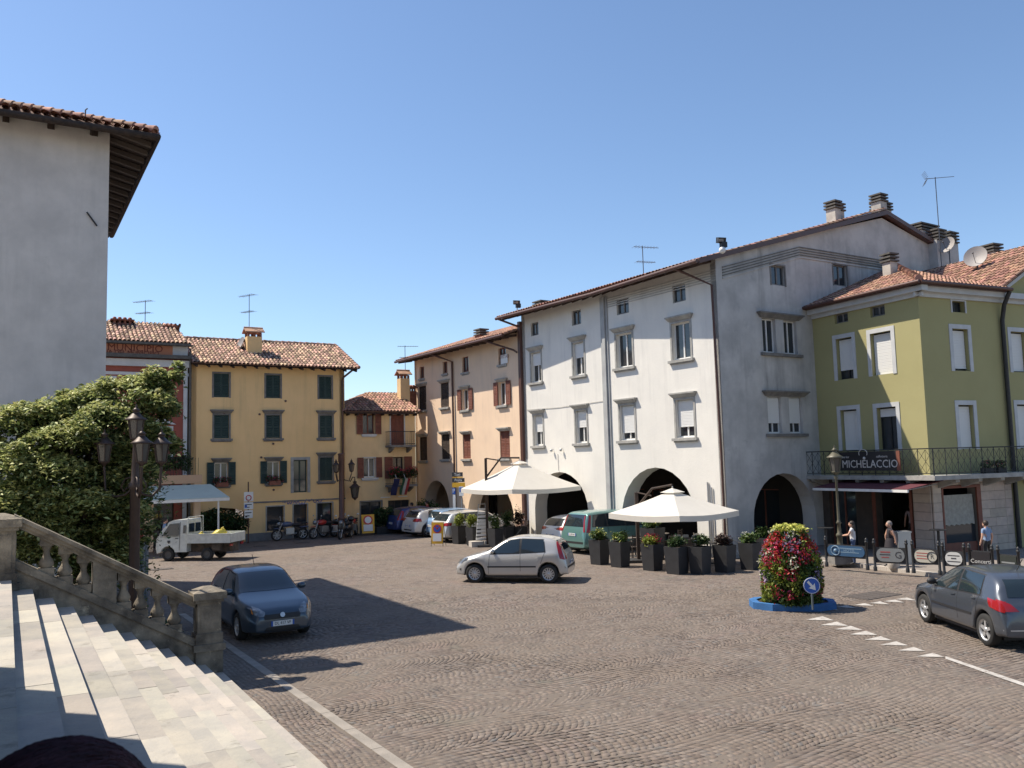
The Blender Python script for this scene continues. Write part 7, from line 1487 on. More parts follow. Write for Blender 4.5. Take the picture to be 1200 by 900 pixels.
# parked row in front of the arcades, noses towards the houses
def parked(x, y, S, p, label, wdt, dx=0):
    q = G(x, y); c = q+HD*S['L']/2+HL*wdt/2; return make_car(label, c, HD, S, p, None)
S = hatch(4.42, 1.81, 1.50, 2.69, .95, .33, spokes=5, plate='EM 825 KX'); S['lights'] += [('S', [(4.02, .84), (4.34, .82)], [(4.06, 1.0), (4.30, 1.0)], M_lampred, 'tail_light'), ('B', [(.48, .84), (.84, .82)], [(.52, .98), (.84, 1.0)], M_lampred, 'tail_light')]; S['panels'] += [('B', [(-.4, .35), (.4, .35)], [(-.5, .42), (.5, .42)], M_trimblk, 'rear_diffuser')]; S['pb'] = .60
parked(487, 630.5, S, P_pearl, 'pearl white hatchback with red tail lights, second from the left of the parked row', 1.81)
S = hatch(4.2, 1.75, 1.52, 2.55, .85, .31, plate='CX 190 PB'); S['lights'] += [('S', [(3.85, .80), (4.02, .80)], [(3.72, 1.3), (3.80, 1.3)], M_lampred, 'tail_light'), ('B', [(.70, .8), (.82, .8)], [(.62, 1.3), (.68, 1.3)], M_lampred, 'tail_light')]
parked(466, 627, S, P_navy, 'dark blue car, leftmost of the row parked by the peach house', 1.75)
S = hatch(4.1, 1.72, 1.50, 2.5, .85, .31, plate='DB 663 TT'); S['lights'] += [('S', [(3.78, .80), (3.95, .80)], [(3.66, 1.3), (3.74, 1.3)], M_lampred, 'tail_light'), ('B', [(.68, .8), (.80, .8)], [(.60, 1.3), (.66, 1.3)], M_lampred, 'tail_light')]
parked(512, 631, S, P_lblue, 'light blue hatchback squeezed between the pearl white and the silver estate', 1.72)
def estate(L, W, H, wb, fo, r=.33, **k):
    f = lambda x: x*L/4.7; g = lambda z: z*H/1.5; S = hatch(L, W, H, wb, fo, r)
    S['top'] = [(0, g(.52)), (f(.05), g(.66)), (f(.35), g(.80)), (f(1.1), g(.95)), (f(1.3), g(1.02)), (f(1.75), g(1.28)), (f(2.15), g(1.44)), (f(2.8), g(1.50)), (f(3.9), g(1.46)), (f(4.25), g(1.38)), (f(4.5), g(1.10)), (f(4.62), g(.95)), (f(4.67), g(.86)), (f(4.69), g(.6)), (L, g(.5))]
    S['belt'] = [(0, g(.5)), (f(.5), g(.75)), (f(1.25), g(.90)), (f(3.2), g(.96)), (f(4.2), g(1.0)), (f(4.55), g(.92)), (L, g(.5))]
    S['side'] = [([(f(1.6), g(.97)), (f(2.62), g(.99))], [(f(2.1), g(1.33)), (f(2.64), g(1.39))]), ([(f(2.7), g(.99)), (f(3.5), g(1.01))], [(f(2.71), g(1.395)), (f(3.42), g(1.38))]), ([(f(3.58), g(1.01)), (f(4.15), g(1.04))], [(f(3.50), g(1.375)), (f(4.0), g(1.33))])]
    S['doors'] = [((f(1.45), f(1.5)), .28, g(.9)), ((f(2.66), f(2.66)), .26, g(1.38)), ((f(3.4), f(3.54)), g(.62), g(1.0))]; S['handles'] = [(f(2.4), g(.88)), (f(3.25), g(.92))]; S['mirror'] = (f(1.65), g(.98)); S['ws'] = (f(1.38), f(2.08), W/2-.17, W/2-.30)
    S['rw'] = ([(-W/2+.24, g(1.04)), (W/2-.24, g(1.04))], [(-W/2+.32, g(1.36)), (W/2-.32, g(1.36))]); S.update(k); return S
S = estate(4.6, 1.83, 1.52, 2.7, .95, .335, plate='ET 742 MG'); S['lights'] += [('S', [(4.28, .84), (4.50, .82)], [(4.24, .98), (4.48, .98)], M_lampred, 'tail_light'), ('B', [(.55, .84), (.86, .82)], [(.60, .96), (.86, .98)], M_lampred, 'tail_light')]
parked(523, 637, S, P_silver if False else paintm('light_silver_car_paint', (.58, .60, .60), .35), 'light silver estate car behind the yellow no parking sign', 1.83)
S = hatch(4.35, 1.80, 1.47, 2.63, .95, .33, plate='EV 118 RD', nr=.2); S['lights'] += [('S', [(4.0, .86), (4.28, .84)], [(4.02, .97), (4.26, .98)], M_lampred, 'tail_light'), ('B', [(.38, .86), (.82, .84)], [(.45, .96), (.82, .98)], M_lampred, 'tail_light')]
v_ = G(687, 651); c0 = v_-HD*(-4.35/2)+HL*(1.80/2)+HL*2.3+HD*.5
make_car('white hatchback with slim red tail lights parked left of the green minivan', c0, HD, S, P_white)
def mpv(L, W, H, wb, fo, r=.34, **k):
    f = lambda x: x*L/4.72; g = lambda z: z*H/1.75; S = hatch(L, W, H, wb, fo, r, tum=.20)
    S['top'] = [(0, g(.55)), (f(.05), g(.75)), (f(.3), g(.88)), (f(.85), g(1.02)), (f(1.0), g(1.08)), (f(1.5), g(1.42)), (f(1.95), g(1.65)), (f(2.5), g(1.74)), (f(3.6), g(1.75)), (f(4.3), g(1.70)), (f(4.42), g(1.62)), (f(4.56), g(1.28)), (f(4.64), g(1.05)), (f(4.69), g(.85)), (L, g(.6))]
    S['belt'] = [(0, g(.55)), (f(.5), g(.80)), (f(1.1), g(.98)), (f(3.0), g(1.05)), (f(4.4), g(1.08)), (f(4.6), g(.95)), (L, g(.55))]
    S['side'] = [([(f(1.45), g(1.06)), (f(2.45), g(1.08))], [(f(2.02), g(1.52)), (f(2.47), g(1.60))]), ([(f(2.55), g(1.09)), (f(3.45), g(1.11))], [(f(2.56), g(1.60)), (f(3.45), g(1.60))]), ([(f(3.53), g(1.11)), (f(4.28), g(1.13))], [(f(3.53), g(1.60)), (f(4.15), g(1.57))])]
    S['doors'] = [((f(1.3), f(1.35)), .3, g(1.0)), ((f(2.5), f(2.5)), .28, g(1.6)), ((f(3.49), f(3.49)), .3, g(1.1))]; S['handles'] = [(f(2.25), g(.98)), (f(2.62), g(.98))]; S['mirror'] = (f(1.55), g(1.08)); S['ws'] = (f(1.05), f(1.88), W/2-.17, W/2-.28)
    S['rw'] = ([(-W/2+.24, g(1.12)), (W/2-.24, g(1.12))], [(-W/2+.29, g(1.60)), (W/2-.29, g(1.60))]); S.update(k); return S
S = mpv(4.72, 1.86, 1.76, 2.82, 1.0, .33, plate='CJ 950 HA'); S['lights'] += [('S', [(4.46, .90), (4.60, .90)], [(4.26, 1.60), (4.36, 1.58)], M_lampred, 'tail_light'), ('B', [(.70, .92), (.78, .92)], [(.56, 1.58), (.61, 1.56)], M_lampred, 'tail_light')]; S['panels'] += [('B', [(-.86, .44), (.86, .44)], [(-.86, .52), (.86, .52)], M_trimblk, 'bumper_strip')]; S['pb'] = .80
parked(687, 651, S, P_teal, 'metallic green minivan parked in front of the pilaster of the white house', 1.86)

# ---------------------------------------------------------------- small white pickup with yellow sacks
wf, wr = G(197, 657.5), G(242.5, 657); h = (wf-wr).normalized(); lft = Vector((-h.y, h.x, 0)); c = (wf+wr)/2-lft*.64
P_tw = mat('worn_white_truck_paint', (.60, .62, .58), .5, (.46, .48, .45), 5, stain=((.28, .25, .2), 6, .66))
t = thing('pickup_truck', 'small worn white pickup truck carrying yellow sacks, parked left', 'truck', (c.x, c.y, 0), math.atan2(h.y, h.x))
wb2 = (wf-wr).length/2; X0 = wb2+.55
prof = [(X0-1.42, .38), (X0-.88, .38)]+[(wb2+.34*math.cos(a), .30+.34*math.sin(a)) for a in np.linspace(PI*.95, PI*.08, 8)]+[(X0-.05, .32), (X0, .55), (X0-.02, .92), (X0-.10, 1.10), (X0-.55, 1.66), (X0-.75, 1.74), (X0-1.38, 1.78), (X0-1.42, 1.72)]
prof = sorted(prof[:0])+prof
b = MB(); w_ = .69
def cabloop(s_, k=1.0): return [(x, s_*(w_-(.10*max(0, (z-.95)/.8) if z > .95 else 0)), z) for x, z in prof]
A_, B_ = cabloop(1), cabloop(-1); n = len(A_); b.add(A_+B_, [tuple(range(n)), tuple(range(n, 2*n))[::-1]]+[(i, i+n, (i+1) % n+n, (i+1) % n) for i in range(n)]); cab = obj('cab', b, P_tw, t, world=False)
bv = cab.modifiers.new('bevel', 'BEVEL'); bv.width = .035; bv.segments = 3; bv.limit_method = 'ANGLE'; bv.angle_limit = .5
def sidep(nm, pts, m_, off=.01, zf=None):
    for s_ in (1, -1):
        q = MB(); q.prism([(x, s_*(w_-.10*max(0, (z-.95)/.8)+off), z) for x, z in pts], (0, s_*.006, 0)); obj(nm, q, m_, cab, world=False)
sidep('side_window', [(X0-1.05, 1.08), (X0-.27, 1.08), (X0-.60, 1.58), (X0-1.05, 1.62)], M_cglass)
sidep('rear_quarter_window', [(X0-1.36, 1.18), (X0-1.24, 1.18), (X0-1.24, 1.52), (X0-1.36, 1.52)], M_cglass)
for pts in ([(X0-1.09, .45), (X0-1.075, .45), (X0-1.075, 1.66), (X0-1.09, 1.66)], [(X0-1.08, 1.045), (X0-.2, 1.03), (X0-.2, 1.04), (X0-1.08, 1.055)]): sidep('door_gap', pts, M_trimblk, .002)
sidep('door_handle', [(X0-1.04, .95), (X0-.90, .95), (X0-.90, .98), (X0-1.04, .98)], M_trimblk); sidep('crest', [(X0-.66, .80), (X0-.60, .74), (X0-.54, .80), (X0-.54, .88), (X0-.66, .88)], M_ink, .004)
q = MB(); q.obox(((X0-.325), 0, 1.37), (-.22*.0+.0, .56, 0), (-.205, 0, .255), (.012, 0, .010)); obj('windscreen', q, M_cglass, cab, world=False)
q = MB(); q.box(X0-1.445, X0-1.425, -.5, -.05, 1.2, 1.58); q.box(X0-1.445, X0-1.425, .05, .5, 1.2, 1.58); obj('rear_window', q, M_cglass, cab, world=False)
for s_ in (-1, 1):
    q = MB(); q.tube([(X0-.3, s_*.68, 1.1), (X0-.18, s_*.84, 1.18)], .01, 5); q.box(X0-.20, X0-.17, s_*.84-.07, s_*.84+.07, 1.08, 1.30); obj('wing_mirror', q, M_trimblk, t, world=False)
    q = MB(); q.disc((X0+.005, s_*.48, .74), (1, 0, .05), .09, .03, 18); obj('headlight', q, M_lampclr, cab, world=False)
q = MB(); q.box(X0-.10, X0+.07, -.68, .68, .34, .50); obj('front_bumper', q, M_trimblk, t, world=False)
bx1, bx0 = X0-1.47, X0-3.42
q = MB(); q.box(bx0, bx1, -.72, .72, .80, .85); obj('bed_floor', q, P_tw, t, world=False)
for s_ in (-1, 1):
    q = MB(); q.box(bx0, bx1, s_*.72-.02, s_*.72+.02, .76, 1.14); q.box(bx0, bx1, s_*.72-.03, s_*.72+.03, 1.11, 1.15); q.box(bx0, bx1, s_*.72-.03, s_*.72+.03, .75, .79); obj('side_panel', q, P_tw, t, world=False)
q = MB(); q.box(bx0-.02, bx0+.02, -.70, .70, .76, 1.14); obj('tailgate', q, P_tw, t, world=False)
q = MB(); q.box(bx1-.02, bx1+.02, -.7, .7, .76, 1.0); [q.tube([(bx1, s_*.66, .8), (bx1, s_*.66, 1.86)], .018, 6) for s_ in (-1, 1)]; q.tube([(bx1, -.66, 1.86), (bx1, .66, 1.86)], .018, 6); obj('load_guard', q, P_tw, t, world=False)
q = MB(); q.box(bx0+.1, X0-.4, -.30, .30, .34, .75); q.box(bx0+.5, bx0+.9, .35, .60, .42, .7); obj('chassis', q, mat('dirty_chassis', (.05, .045, .04), .9, (.12, .09, .07), 6), t, world=False)
for s_ in (-1, 1): q = MB(); q.box(bx0+.02, bx0+.07, s_*.5-.11, s_*.5+.11, .60, .70); obj('tail_light', q, M_lampred, t, world=False)
for x_ in (wb2, -wb2):
    for s_ in (-1, 1):
        cc = (x_, s_*.60, .27); q = MB(); q.lathe([(.16, -.075), (.25, -.08), (.27, -.06), (.27, .06), (.25, .08), (.16, .075)], cc, 24, 0, 'y', cap=False); wl = obj('wheel', q, M_tyre, t, world=False)
        q = MB(); q.lathe([(.165, .06*s_), (.10, .03*s_), (.05, .05*s_), (.001, .05*s_)], cc, 18, 0, 'y', cap=False); obj('rim', q, mat('dull_steel_rim', (.07, .07, .07), .7), wl, world=False)
def sack(cx_, cy_, cz_, r, label):
    v = Vector((cx_, cy_, 0)); p = Vector((c.x, c.y, 0))+h*cx_+lft*cy_; p.z = cz_; tt = thing('sack', label, 'sack', p)
    bm = bmesh.new(); bmesh.ops.create_icosphere(bm, subdivisions=3, radius=1)
    for w2 in bm.verts: k_ = 1+.14*math.sin(w2.co.x*7+w2.co.y*5)+.10*math.sin(w2.co.z*9+w2.co.x*4); w2.co = Vector((w2.co.x*r[0]*k_, w2.co.y*r[1]*k_, max(w2.co.z, -.75)*r[2]*k_+r[2]*.78))
    mm = bpy.data.meshes.new('bag'); bm.to_mesh(mm); bm.free(); mm.polygons.foreach_set('use_smooth', [True]*len(mm.polygons)); mm.materials.append(mat('yellow_plastic_sack', (.72, .60, .10), .45, (.60, .48, .07), 6, transl=.15)); oo = bpy.data.objects.new('bag', mm); col.objects.link(oo); oo.parent = tt; oo.rotation_euler = (0, r[3] if len(r) > 3 else 0, .3)
    q = MB(); q.tube([(0, 0, r[2]*1.5), (.02, 0, r[2]*1.9), (.09, .03, r[2]*2.2)], [.04, .05, .02], 7); obj('knot', q, MATS['yellow_plastic_sack'], tt, world=False)
sack(bx1-.36, .25, .86, (.27, .25, .16), 'crumpled pale yellow sack behind the pickup cab'); sack(bx1-.80, -.1, .86, (.30, .26, .14), 'flat yellow sack in the middle of the pickup bed'); sack(bx1-1.25, .1, .86, (.34, .17, .24, -.6), 'tall yellow sack leaning up near the pickup tailgate')

# ---------------------------------------------------------------- motorbikes
def motorbike(px, py, rz, label, tank, scooter=False):
    o_ = py; p = FY.pt(FY.uv(px, 615, o_)[0], 0, o_); t = thing('scooter' if scooter else 'motorbike', label, 'scooter' if scooter else 'motorcycle', p, rz); R_ = .31 if not scooter else .23; xf, xr = .72, -.68
    for x_ in (xf, xr):
        q = MB(); q.lathe([(R_*.70, -.045), (R_*.93, -.06), (R_, -.03), (R_, .03), (R_*.93, .06), (R_*.70, .045)], (x_, 0, R_), 22, 0, 'y', cap=False); wl = obj('wheel', q, M_tyre, t, world=False)
        q = MB(); [q.obox((x_+R_*.35*math.cos(a), 0, R_+R_*.35*math.sin(a)), (R_*.36*math.cos(a), 0, R_*.36*math.sin(a)), (0, .012, 0), (-.018*math.sin(a), 0, .018*math.cos(a))) for a in np.linspace(0, 2*PI, 7)[:-1]]; q.lathe([(R_*.72, -.03), (R_*.66, -.03), (R_*.66, .03), (R_*.72, .03)], (x_, 0, R_), 20, 0, 'y', cap=False); obj('rim', q, M_metal, wl, world=False)
    q = MB(); [q.tube([(xf, s_*.08, R_), (xf-.28, s_*.08, .95)], .022, 6) for s_ in (-1, 1)]; obj('fork', q, M_metal, t, world=False)
    q = MB(); q.tube([(xf-.30, -.36, 1.02), (xf-.30, -.1, 1.04), (xf-.30, .1, 1.04), (xf-.30, .36, 1.02)], .014, 6); obj('handlebar', q, M_black, t, world=False)
    for s_ in (-1, 1): q = MB(); q.tube([(xf-.30, s_*.26, 1.03), (xf-.27, s_*.34, 1.22)], .008, 5); q.ball((xf-.27, s_*.36, 1.24), (.02, .07, .045), 10, 6); obj('mirror', q, M_rim, t, world=False)
    q = MB(); q.ball((xf-.10, 0, .88), (.12, .12, .13), 12, 8); obj('headlight', q, M_lampclr, t, world=False)
    if scooter:
        q = MB(); q.ball((xf-.20, 0, .62), (.12, .22, .40), 14, 10); obj('leg_shield', q, tank, t, world=False); q = MB(); q.box(-.1, xf-.2, -.18, .18, .28, .36); obj('footboard', q, M_trimblk, t, world=False); q = MB(); q.ball((xr+.22, 0, .55), (.45, .2, .25), 14, 10); obj('tail_body', q, tank, t, world=False)
        q = MB(); q.ball((xr+.30, 0, .80), (.40, .16, .09), 12, 8); obj('seat', q, M_trimblk, t, world=False); q = MB(); q.ball((xr-.05, 0, 1.0), (.18, .2, .15), 12, 8); obj('top_box', q, tank, t, world=False)
    else:
        q = MB(); q.ball((.18, 0, .86), (.34, .17, .15), 14, 10); obj('tank', q, tank, t, world=False)
        q = MB(); q.ball((-.33, 0, .82), (.42, .15, .08), 12, 8); q.ball((-.78, 0, .90), (.20, .09, .06), 10, 6); obj('seat', q, M_trimblk, t, world=False)
        q = MB(); q.box(-.18, .26, -.16, .16, .34, .66); [q.box(-.14, .2, -.20, .20, .40+i*.06, .42+i*.06) for i in range(4)]; obj('engine', q, M_metal, t, world=False)
        q = MB(); [q.tube(w2, .02, 6) for w2 in (((xf-.28, 0, .9), (.1, 0, .75), (-.3, 0, .7), (xr, 0, R_)), ((xf-.3, 0, .85), (.3, 0, .4), (-.2, 0, .32), (xr, 0, R_)))]; obj('frame', q, M_black, t, world=False)
        q = MB(); q.tube([(.25, -.17, .5), (.2, -.2, .3), (-.3, -.2, .3), (-.8, -.2, .45)], [.025, .03, .045, .05], 8); obj('exhaust', q, M_rim, t, world=False)
        q = MB(); q.lathe([(R_*1.1, -.06), (R_*1.13, 0), (R_*1.1, .06)], (xf, 0, R_), 16, 0, 'y', cap=False) if False else q.ball((xf-.02, 0, R_*2+.04), (.22, .07, .03), 10, 6); q.ball((xr-.1, 0, R_*2+.06), (.28, .08, .04), 10, 6); obj('mudguard', q, tank, t, world=False)
        q = MB(); q.box(-.98, -.94, -.06, .06, .78, .84); obj('tail_light', q, M_lampred, t, world=False)
    q = MB(); q.tube([(-.05, .12, .3), (-.1, .3, 0.01)], .012, 5); obj('side_stand', q, M_black, t, world=False); return t
M_tb = mat('motorbike_blue_paint', (.05, .07, .14), .3, coat=.6); M_tr = mat('motorbike_red_paint', (.42, .02, .02), .3, coat=.6); M_tk = mat('motorbike_black_paint', (.015, .015, .017), .3, coat=.6)
a0 = math.atan2(.519, .855)
motorbike(340, 1.0, a0+PI, 'dark motorcycle standing in front of the yellow house shop door', M_tb); motorbike(380, 1.1, a0+PI+.3, 'black and red motorcycle under the right shop window', M_tr); motorbike(393, .9, a0-.7, 'black motorcycle leaning left of the rust brown lamp', M_tk); motorbike(414, 1.2, a0+PI+1.0, 'red and white motorcycle right of the rust brown lamp', M_tr); motorbike(405, 2.3, a0+PI+.8, 'black scooter in front of the rust brown lamp post', M_tk, True)
# plants by the restaurant
for i, (x_, y_) in enumerate(((446, 612), (455, 611))):
    q = F2.pt(F2.uv(x_, y_, 1.2)[0], 0, 1.2); t = thing('potted_shrub', ['dark shrub in a box right of the yellow folding prohibition sign', 'dark shrub in a box next to the dark blue parked car'][i], 'shrub', q); b = MB(); b.fb(F2, F2.uv(x_, y_, 1.2)[0]-.35, F2.uv(x_, y_, 1.2)[0]+.35, 0, .4, 1.0, 1.5); obj('pot', b, M_planter, t); leaves('foliage', clump_pts([(q.x, q.y, .95, .45, .4, .55)], 900), .07, M_leafd, t, kind='stuff')
q = FP.pt(-9.5, 0, .7); t = thing('arcade_shrub', 'feathery green shrub in front of the left peach arch', 'shrub', q); leaves('foliage', clump_pts([(q.x, q.y, .9, .9, .5, .8), (q.x-.4, q.y+.5, 1.1, .7, .5, .6)], 2600), .07, M_leaf, t, kind='stuff'); b = MB(); [b.tube([q, q+Vector((.4*math.cos(a), .3*math.sin(a), 1.2))], .015, 5) for a in (0, 1.5, 3, 4.5)]; obj('stems', b, M_bark, t)
# ================================================================ PEOPLE
def person(loc, rz, label, top_m, leg_m, hair_m, pose='stand', hgt=1.7, skirt=False, longhair=False, sleeve=.5, seat_z=None):
    """one skinned body, coloured by the nearest bone; hair is a child"""
    k = hgt/1.7; J = {'pelvis': (0, 0, .95), 'waist': (0, 0, 1.08), 'chest': (.01, 0, 1.28), 'neck': (0, 0, 1.44), 'head': (.02, 0, 1.52), 'crown': (.02, 0, 1.62)}
    R = {'pelvis': .135, 'waist': .12, 'chest': .15, 'neck': .055, 'head': .085, 'crown': .08}
    for s, n_ in ((1, 'L'), (-1, 'R')):
        sh = (0, s*.17, 1.39); el = (-.03, s*.23, 1.13); ha = (.05, s*.25, .90); hp = (0, s*.09, .90); kn = (.02, s*.10, .50); an_ = (-.02, s*.10, .09); to = (.14, s*.11, .04)
        if pose == 'walk': kn = (.14*s, s*.09, .50); an_ = (.22*s-.05, s*.09, .12 if s > 0 else .16); to = (an_[0]+.15, s*.1, .04 if s > 0 else .10); el = (-.10*s, s*.22, 1.13); ha = (-.02+.1*-s, s*.22, .92)
        if pose == 'lean': sh = (.16, s*.16, 1.30); el = (.28, s*.20, 1.08); ha = (.42, s*.16, .98); kn = (.10*s+.03, s*.09, .50); an_ = (.16*s-.03, s*.09, .10); to = (an_[0]+.14, s*.1, .04)
        if pose == 'arms': el = (.12, s*.26, 1.16); ha = (.30, s*.12, 1.14)
        if pose == 'sit': kn = (.42, s*.12, .52); an_ = (.42, s*.12, .09); to = (.56, s*.12, .04); hp = (0, s*.10, .50); el = (.06, s*.24, .80); ha = (.30, s*.14, .66)
        fi = tuple(np.array(ha)+(np.array(ha)-np.array(el))/np.linalg.norm(np.array(ha)-np.array(el))*.10); ti = tuple(np.array(ha)+np.array((.05, -s*.02, -.03)))
        J.update({'sh'+n_: sh, 'el'+n_: el, 'ha'+n_: ha, 'fi'+n_: fi, 'th'+n_: ti, 'hp'+n_: hp, 'kn'+n_: kn, 'an'+n_: an_, 'to'+n_: to}); R.update({'sh'+n_: .06, 'el'+n_: .042, 'ha'+n_: .032, 'fi'+n_: .018, 'th'+n_: .012, 'hp'+n_: .085, 'kn'+n_: .058, 'an'+n_: .040, 'to'+n_: .032})
    if pose == 'lean':
        for n_, d in (('waist', .06), ('chest', .13), ('neck', .20), ('head', .25), ('crown', .27)): x, y, z = J[n_]; J[n_] = (x+d, y, z-.05)
    if pose == 'sit':
        for n_ in ('pelvis', 'waist', 'chest', 'neck', 'head', 'crown', 'shL', 'shR'): x, y, z = J[n_]; J[n_] = (x, y, z-.40)
    E_ = [('pelvis', 'waist', 'T'), ('waist', 'chest', 'T'), ('chest', 'neck', 'T'), ('neck', 'head', 'S'), ('head', 'crown', 'H')]
    for n_ in 'LR': E_ += [('chest', 'sh'+n_, 'T'), ('sh'+n_, 'el'+n_, 'T'), ('el'+n_, 'ha'+n_, 'S'), ('ha'+n_, 'fi'+n_, 'S'), ('ha'+n_, 'th'+n_, 'S'), ('pelvis', 'hp'+n_, 'G'), ('hp'+n_, 'kn'+n_, 'G'), ('kn'+n_, 'an'+n_, 'G' if not skirt else 'S'), ('an'+n_, 'to'+n_, 'F')]
    names = list(J); me = bpy.data.meshes.new('t'); me.from_pydata([tuple(np.array(J[n_])*k) for n_ in names], [(names.index(a), names.index(b)) for a, b, _ in E_], []); o = bpy.data.objects.new('t', me); col.objects.link(o)
    sk = o.modifiers.new('s', 'SKIN'); sk.use_smooth_shade = True; ss = o.modifiers.new('u', 'SUBSURF'); ss.levels = 1; ss.render_levels = 1
    for i, n_ in enumerate(names): v = me.skin_vertices[0].data[i]; r_ = R[n_]*k*.93; v.radius = (r_, r_*(1.25 if n_ in ('chest', 'pelvis', 'waist') else 1.0)) if n_ not in ('chest', 'pelvis', 'waist') else (r_*1.15, r_*.80); v.use_root = n_ == 'pelvis'
    dg = bpy.context.evaluated_depsgraph_get(); m2 = bpy.data.meshes.new_from_object(o.evaluated_get(dg)); bpy.data.objects.remove(o)
    t = thing('person', label, 'person', loc, rz); m2.name = 'body'; mt = {'T': 0, 'G': 1, 'S': 2, 'F': 3, 'H': 2}
    m2.materials.clear(); [m2.materials.append(x) for x in (top_m, leg_m, M_skin, M_trimblk)]
    segs = [(np.array(J[a])*k, np.array(J[b])*k, c_, a) for a, b, c_ in E_]
    for p in m2.polygons:
        c = np.array(p.center); best = (9, 0)
        for a, b, m_, nm in segs:
            ab = b-a; f = min(max(np.dot(c-a, ab)/np.dot(ab, ab), 0), 1); d = np.linalg.norm(c-a-ab*f)
            mm = mt[m_]
            if nm[:2] == 'sh' and f > sleeve: mm = 2
            if nm[:2] == 'hp' and False: mm = 1
            if d < best[0]: best = (d, mm)
        p.material_index = best[1]; p.use_smooth = True
    bo = bpy.data.objects.new('body', m2); col.objects.link(bo); bo.parent = t
    hc = (Vector(J['head'])+Vector(J['crown']))*.5*k; 
    q = MB(); q.ball(hc+Vector((.015, 0, -.01)), (.095*k, .078*k, .115*k), 14, 10); q.ball(hc+Vector((.105*k, 0, -.02)), (.018, .014, .022), 8, 6); q.ball(hc+Vector((.0, .08*k, -.02)), (.016, .012, .028), 8, 6); q.ball(hc+Vector((.0, -.08*k, -.02)), (.016, .012, .028), 8, 6); hd = obj('head', q, M_skin, t, world=False)
    q = MB(); [q.ball(hc+Vector((.098*k, s*.032, .008)), (.006, .012, .007), 8, 5) for s in (-1, 1)]; q.ball(hc+Vector((.094*k, 0, -.062)), (.006, .022, .006), 8, 5); obj('face_features', q, M_ink, hd, world=False).__setitem__('kind', 'stuff')
    q = MB(); q.ball(hc+Vector((-.015, 0, .025)), (.105*k, .092*k, .108*k), 16, 12)
    if longhair: q.ball(hc+Vector((-.06, 0, -.12)), (.06, .09, .17), 12, 10)
    obj('hair', q, hair_m, t, world=False)
    if skirt: q = MB(); pz_ = J['pelvis'][2]*k; q.lathe([(.135, pz_+.10), (.17, pz_), (.24, pz_-.42)], (0, 0, 0), 16, cap=False); obj('skirt', q, leg_m, t, world=False)
    return t
M_sw = mat('white_shirt', (.62, .60, .60), .8); M_sb = mat('light_blue_shirt', (.20, .28, .42), .8); M_sk = mat('black_dress', (.025, .02, .025), .8); M_den = mat('blue_denim', (.06, .09, .17), .85); M_blk = mat('black_trousers', (.02, .02, .022), .85); M_gry = mat('grey_hair', (.22, .19, .17), .7); M_brh = mat('dark_brown_hair', (.03, .02, .015), .6); M_pnk = mat('pale_pink_shirt', (.45, .34, .34), .8); M_redsh = mat('red_shirt', (.45, .06, .05), .8)
def pav(x, y): p = G(x, y, .11); p.z = .11; return p
p = pav(1045, 669); q = tp(1044, 640, 28.9); person((q.x, q.y, .11), PI*.97, 'grey haired woman in a black sleeveless dress striding left behind the grey board', M_sk, M_sk, M_gry, 'walk', 1.50, skirt=True, sleeve=.1)
p = pav(1001, 668); q = tp(1000, 640, 29.6); person((q.x, q.y, .11), 2.6, 'dark haired woman in a white top standing behind the blue board', M_sw, M_den, M_brh, 'arms', 1.48, longhair=True, sleeve=.35)
p = pav(1157, 676); q = tp(1157, 640, 27.9); person((q.x, q.y, .11), 1.9, 'man in a light blue shirt standing by the stone wall', M_sb, M_blk, M_brh, 'stand', 1.52, sleeve=.6)
q = tp(1071, 640, 33.6); person((q.x, q.y, .12), 1.2, 'person in a pale pink shirt seen from behind in the cafe doorway', M_pnk, M_blk, M_brh, 'stand', 1.78)
q = tp(193, 620, 40.2); person((q.x, q.y, 0), .4, 'man in a pale blue shirt behind the pickup cab', M_sb, M_blk, M_brh, 'stand', 1.72)
for i, (x_, y_) in enumerate(((483, 600), (501, 600))):
    q = G(x_, 621); q = tp(x_, 610, q.y-1.0+i*.8); person((q.x, q.y, 0), 3.0, ['person in white seen over the roof of the pearl white hatchback', 'person in red seen over the roof of the light blue hatchback'][i], [M_sw, M_redsh][i], M_blk, M_brh, 'stand', 1.68+.05*i)
q = G(607, 634); person((q.x+.3, q.y+1.2, .0), 3.4, 'person seated at the terrace behind the purple leaved planter', M_pnk, M_blk, M_brh, 'sit', 1.7)
q = G(607, 634); cafe_chair((q.x+.3, q.y+1.2, 0), 3.4-PI/2, 'dark wicker armchair carrying the seated person', M_wick)
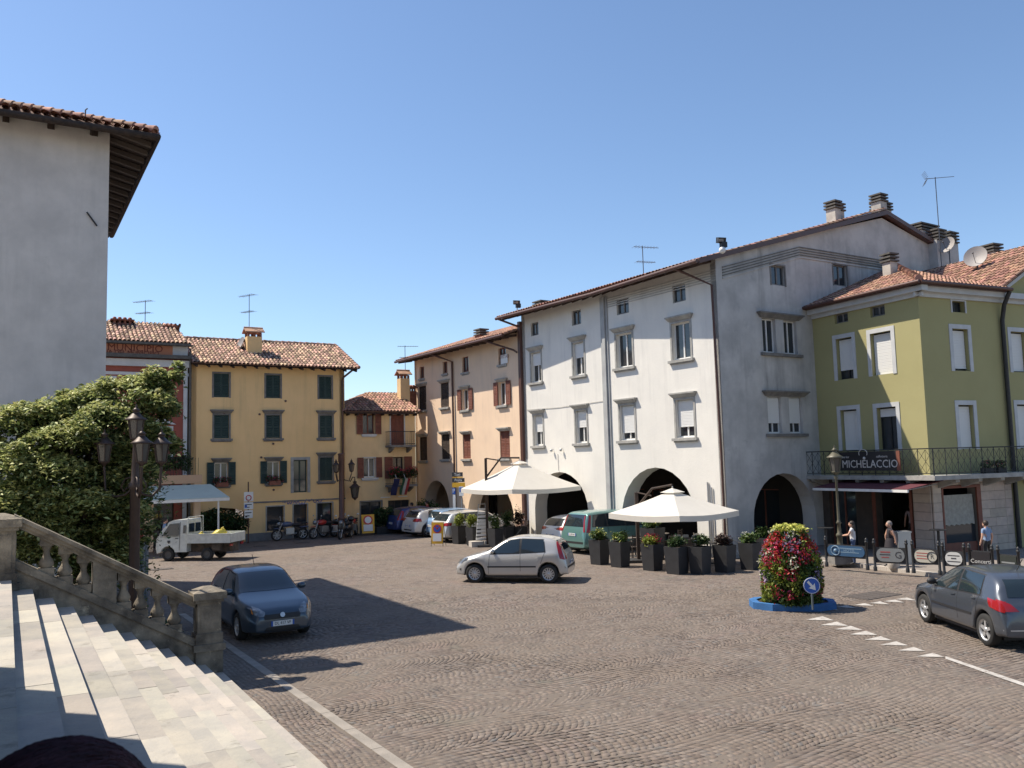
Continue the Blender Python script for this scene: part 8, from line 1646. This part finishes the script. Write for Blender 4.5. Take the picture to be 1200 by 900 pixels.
# woman just in front of the camera: only the top of her hair is in view
hp = tp(80, 926, .93); sz = NS*rs-2*rs
t = person((hp.x-.02, hp.y, hp.z-1.615), 1.25, 'dark reddish brown hair of a person standing close at the lower left corner', mat('dark_top', (.05, .04, .05), .8), M_den, M_hair, 'stand', 1.66, longhair=True)
for o in list(t.children):
    if o.name.startswith('hair'): bpy.data.objects.remove(o)
hc = Vector((0.02, 0, 1.57))*(1.66/1.7)
N_ = 420; V = []; Fq = []; pr = random.Random(21)
q = MB(); q.ball(hc+Vector((-.012, 0, .018)), (.112, .102, .110), 28, 18); cap = obj('hair', q, M_hair, t, world=False)
q = MB(); PM = Vector((-.75, .55, -.35)).to_track_quat('Z', 'Y').to_matrix()
for i in range(4200):      # locks swept from the parting over the skull
    a = pr.uniform(-PI, PI); th0 = pr.uniform(.1, 1.0); pts = []; rr_ = 1.0+pr.uniform(-.045, .003); tw = pr.gauss(0, .12); fly = False
    for j in range(8):
        th = th0+j*.33; v_ = PM @ Vector((math.sin(th)*math.cos(a+tw*j*.4), math.sin(th)*math.sin(a+tw*j*.4), math.cos(th))); x, y, z = v_; s_ = rr_+(.012*j if fly else 0)+.006*math.sin(j+i)
        pts.append(hc+Vector((-.012+x*.1135*s_, y*.1035*s_, .018+z*.1115*s_)))
    q.tube(pts, [.0006, .0009, .0010, .0010, .0009, .0008, .0006, .0003], 3)
lk = obj('hair_locks', q, mat('hair_strands', (.060, .022, .030), .5, (.026, .010, .014), 30, spec=.25, island=.3), cap, world=False); lk['kind'] = 'stuff'
# the church whose steps these are stands behind and to the left of the camera; its corner shades the steps
PC = G(0, 782, 2.16)-Vector((math.cos(SUN_AZ), math.sin(SUN_AZ), 0))*2.7
FC = Fr((PC.x+sB.x*22, PC.y+sB.y*22), -sB); T = thing('church', 'pale stone church front behind the stairs with a dark wooden door', 'church', (PC.x, PC.y, 0))
mb = MB(); wall(mb, FC, [(0, 0), (22, 0), (22, 15), (11, 18.5), (0, 15)], [rect(9.4, 12.6, NS*rs, NS*rs+4.6)], .6); obj('front_wall', mb, M_stone, T)
mb = MB(); mb.fb(FC, 9.4, 10.99, NS*rs, NS*rs+4.6, -.4, -.3); obj('door_leaf', mb, M_wood, T); mb = MB(); mb.fb(FC, 11.01, 12.6, NS*rs, NS*rs+4.6, -.4, -.3); obj('door_leaf', mb, M_wood, T)
mb = MB(); mb.fb(FC, 9.0, 13.0, NS*rs+4.6, NS*rs+5.0, 0, .2); obj('door_lintel', mb, M_bal, T)
for u in (.05, 6.5, 14.7, 21): mb = MB(); mb.fb(FC, u, u+.8, 0, 14.5, 0.001, .18); obj('pilaster', mb, M_stone, T)
mb = MB(); mb.fb(FC, 0, 22, 14.5, 15.0, .001, .3); obj('cornice', mb, M_stone, T)
mb = MB(); mb.fb(FC, 0, .6, 0, 15, -14, -.61); obj('side_wall', mb, M_grey, T); mb = MB(); mb.fb(FC, 21.4, 22, 0, 15, -14, -.61); obj('side_wall', mb, M_grey, T)
mb = MB(); mb.prism([FC.pt(-.3, 14.9, .3), FC.pt(22.3, 14.9, .3), FC.pt(11, 18.8, .3)], -FC.n*14.5); obj('roof', mb, M_tile, T)
mb = MB(); mb.obox(S0+sB*11-sA*(3.5+6)+Vector((0, 0, NS*rs-.08)), sB*14, sA*4, (0, 0, .045)); obj('landing', mb, M_slab, None, kind='structure')
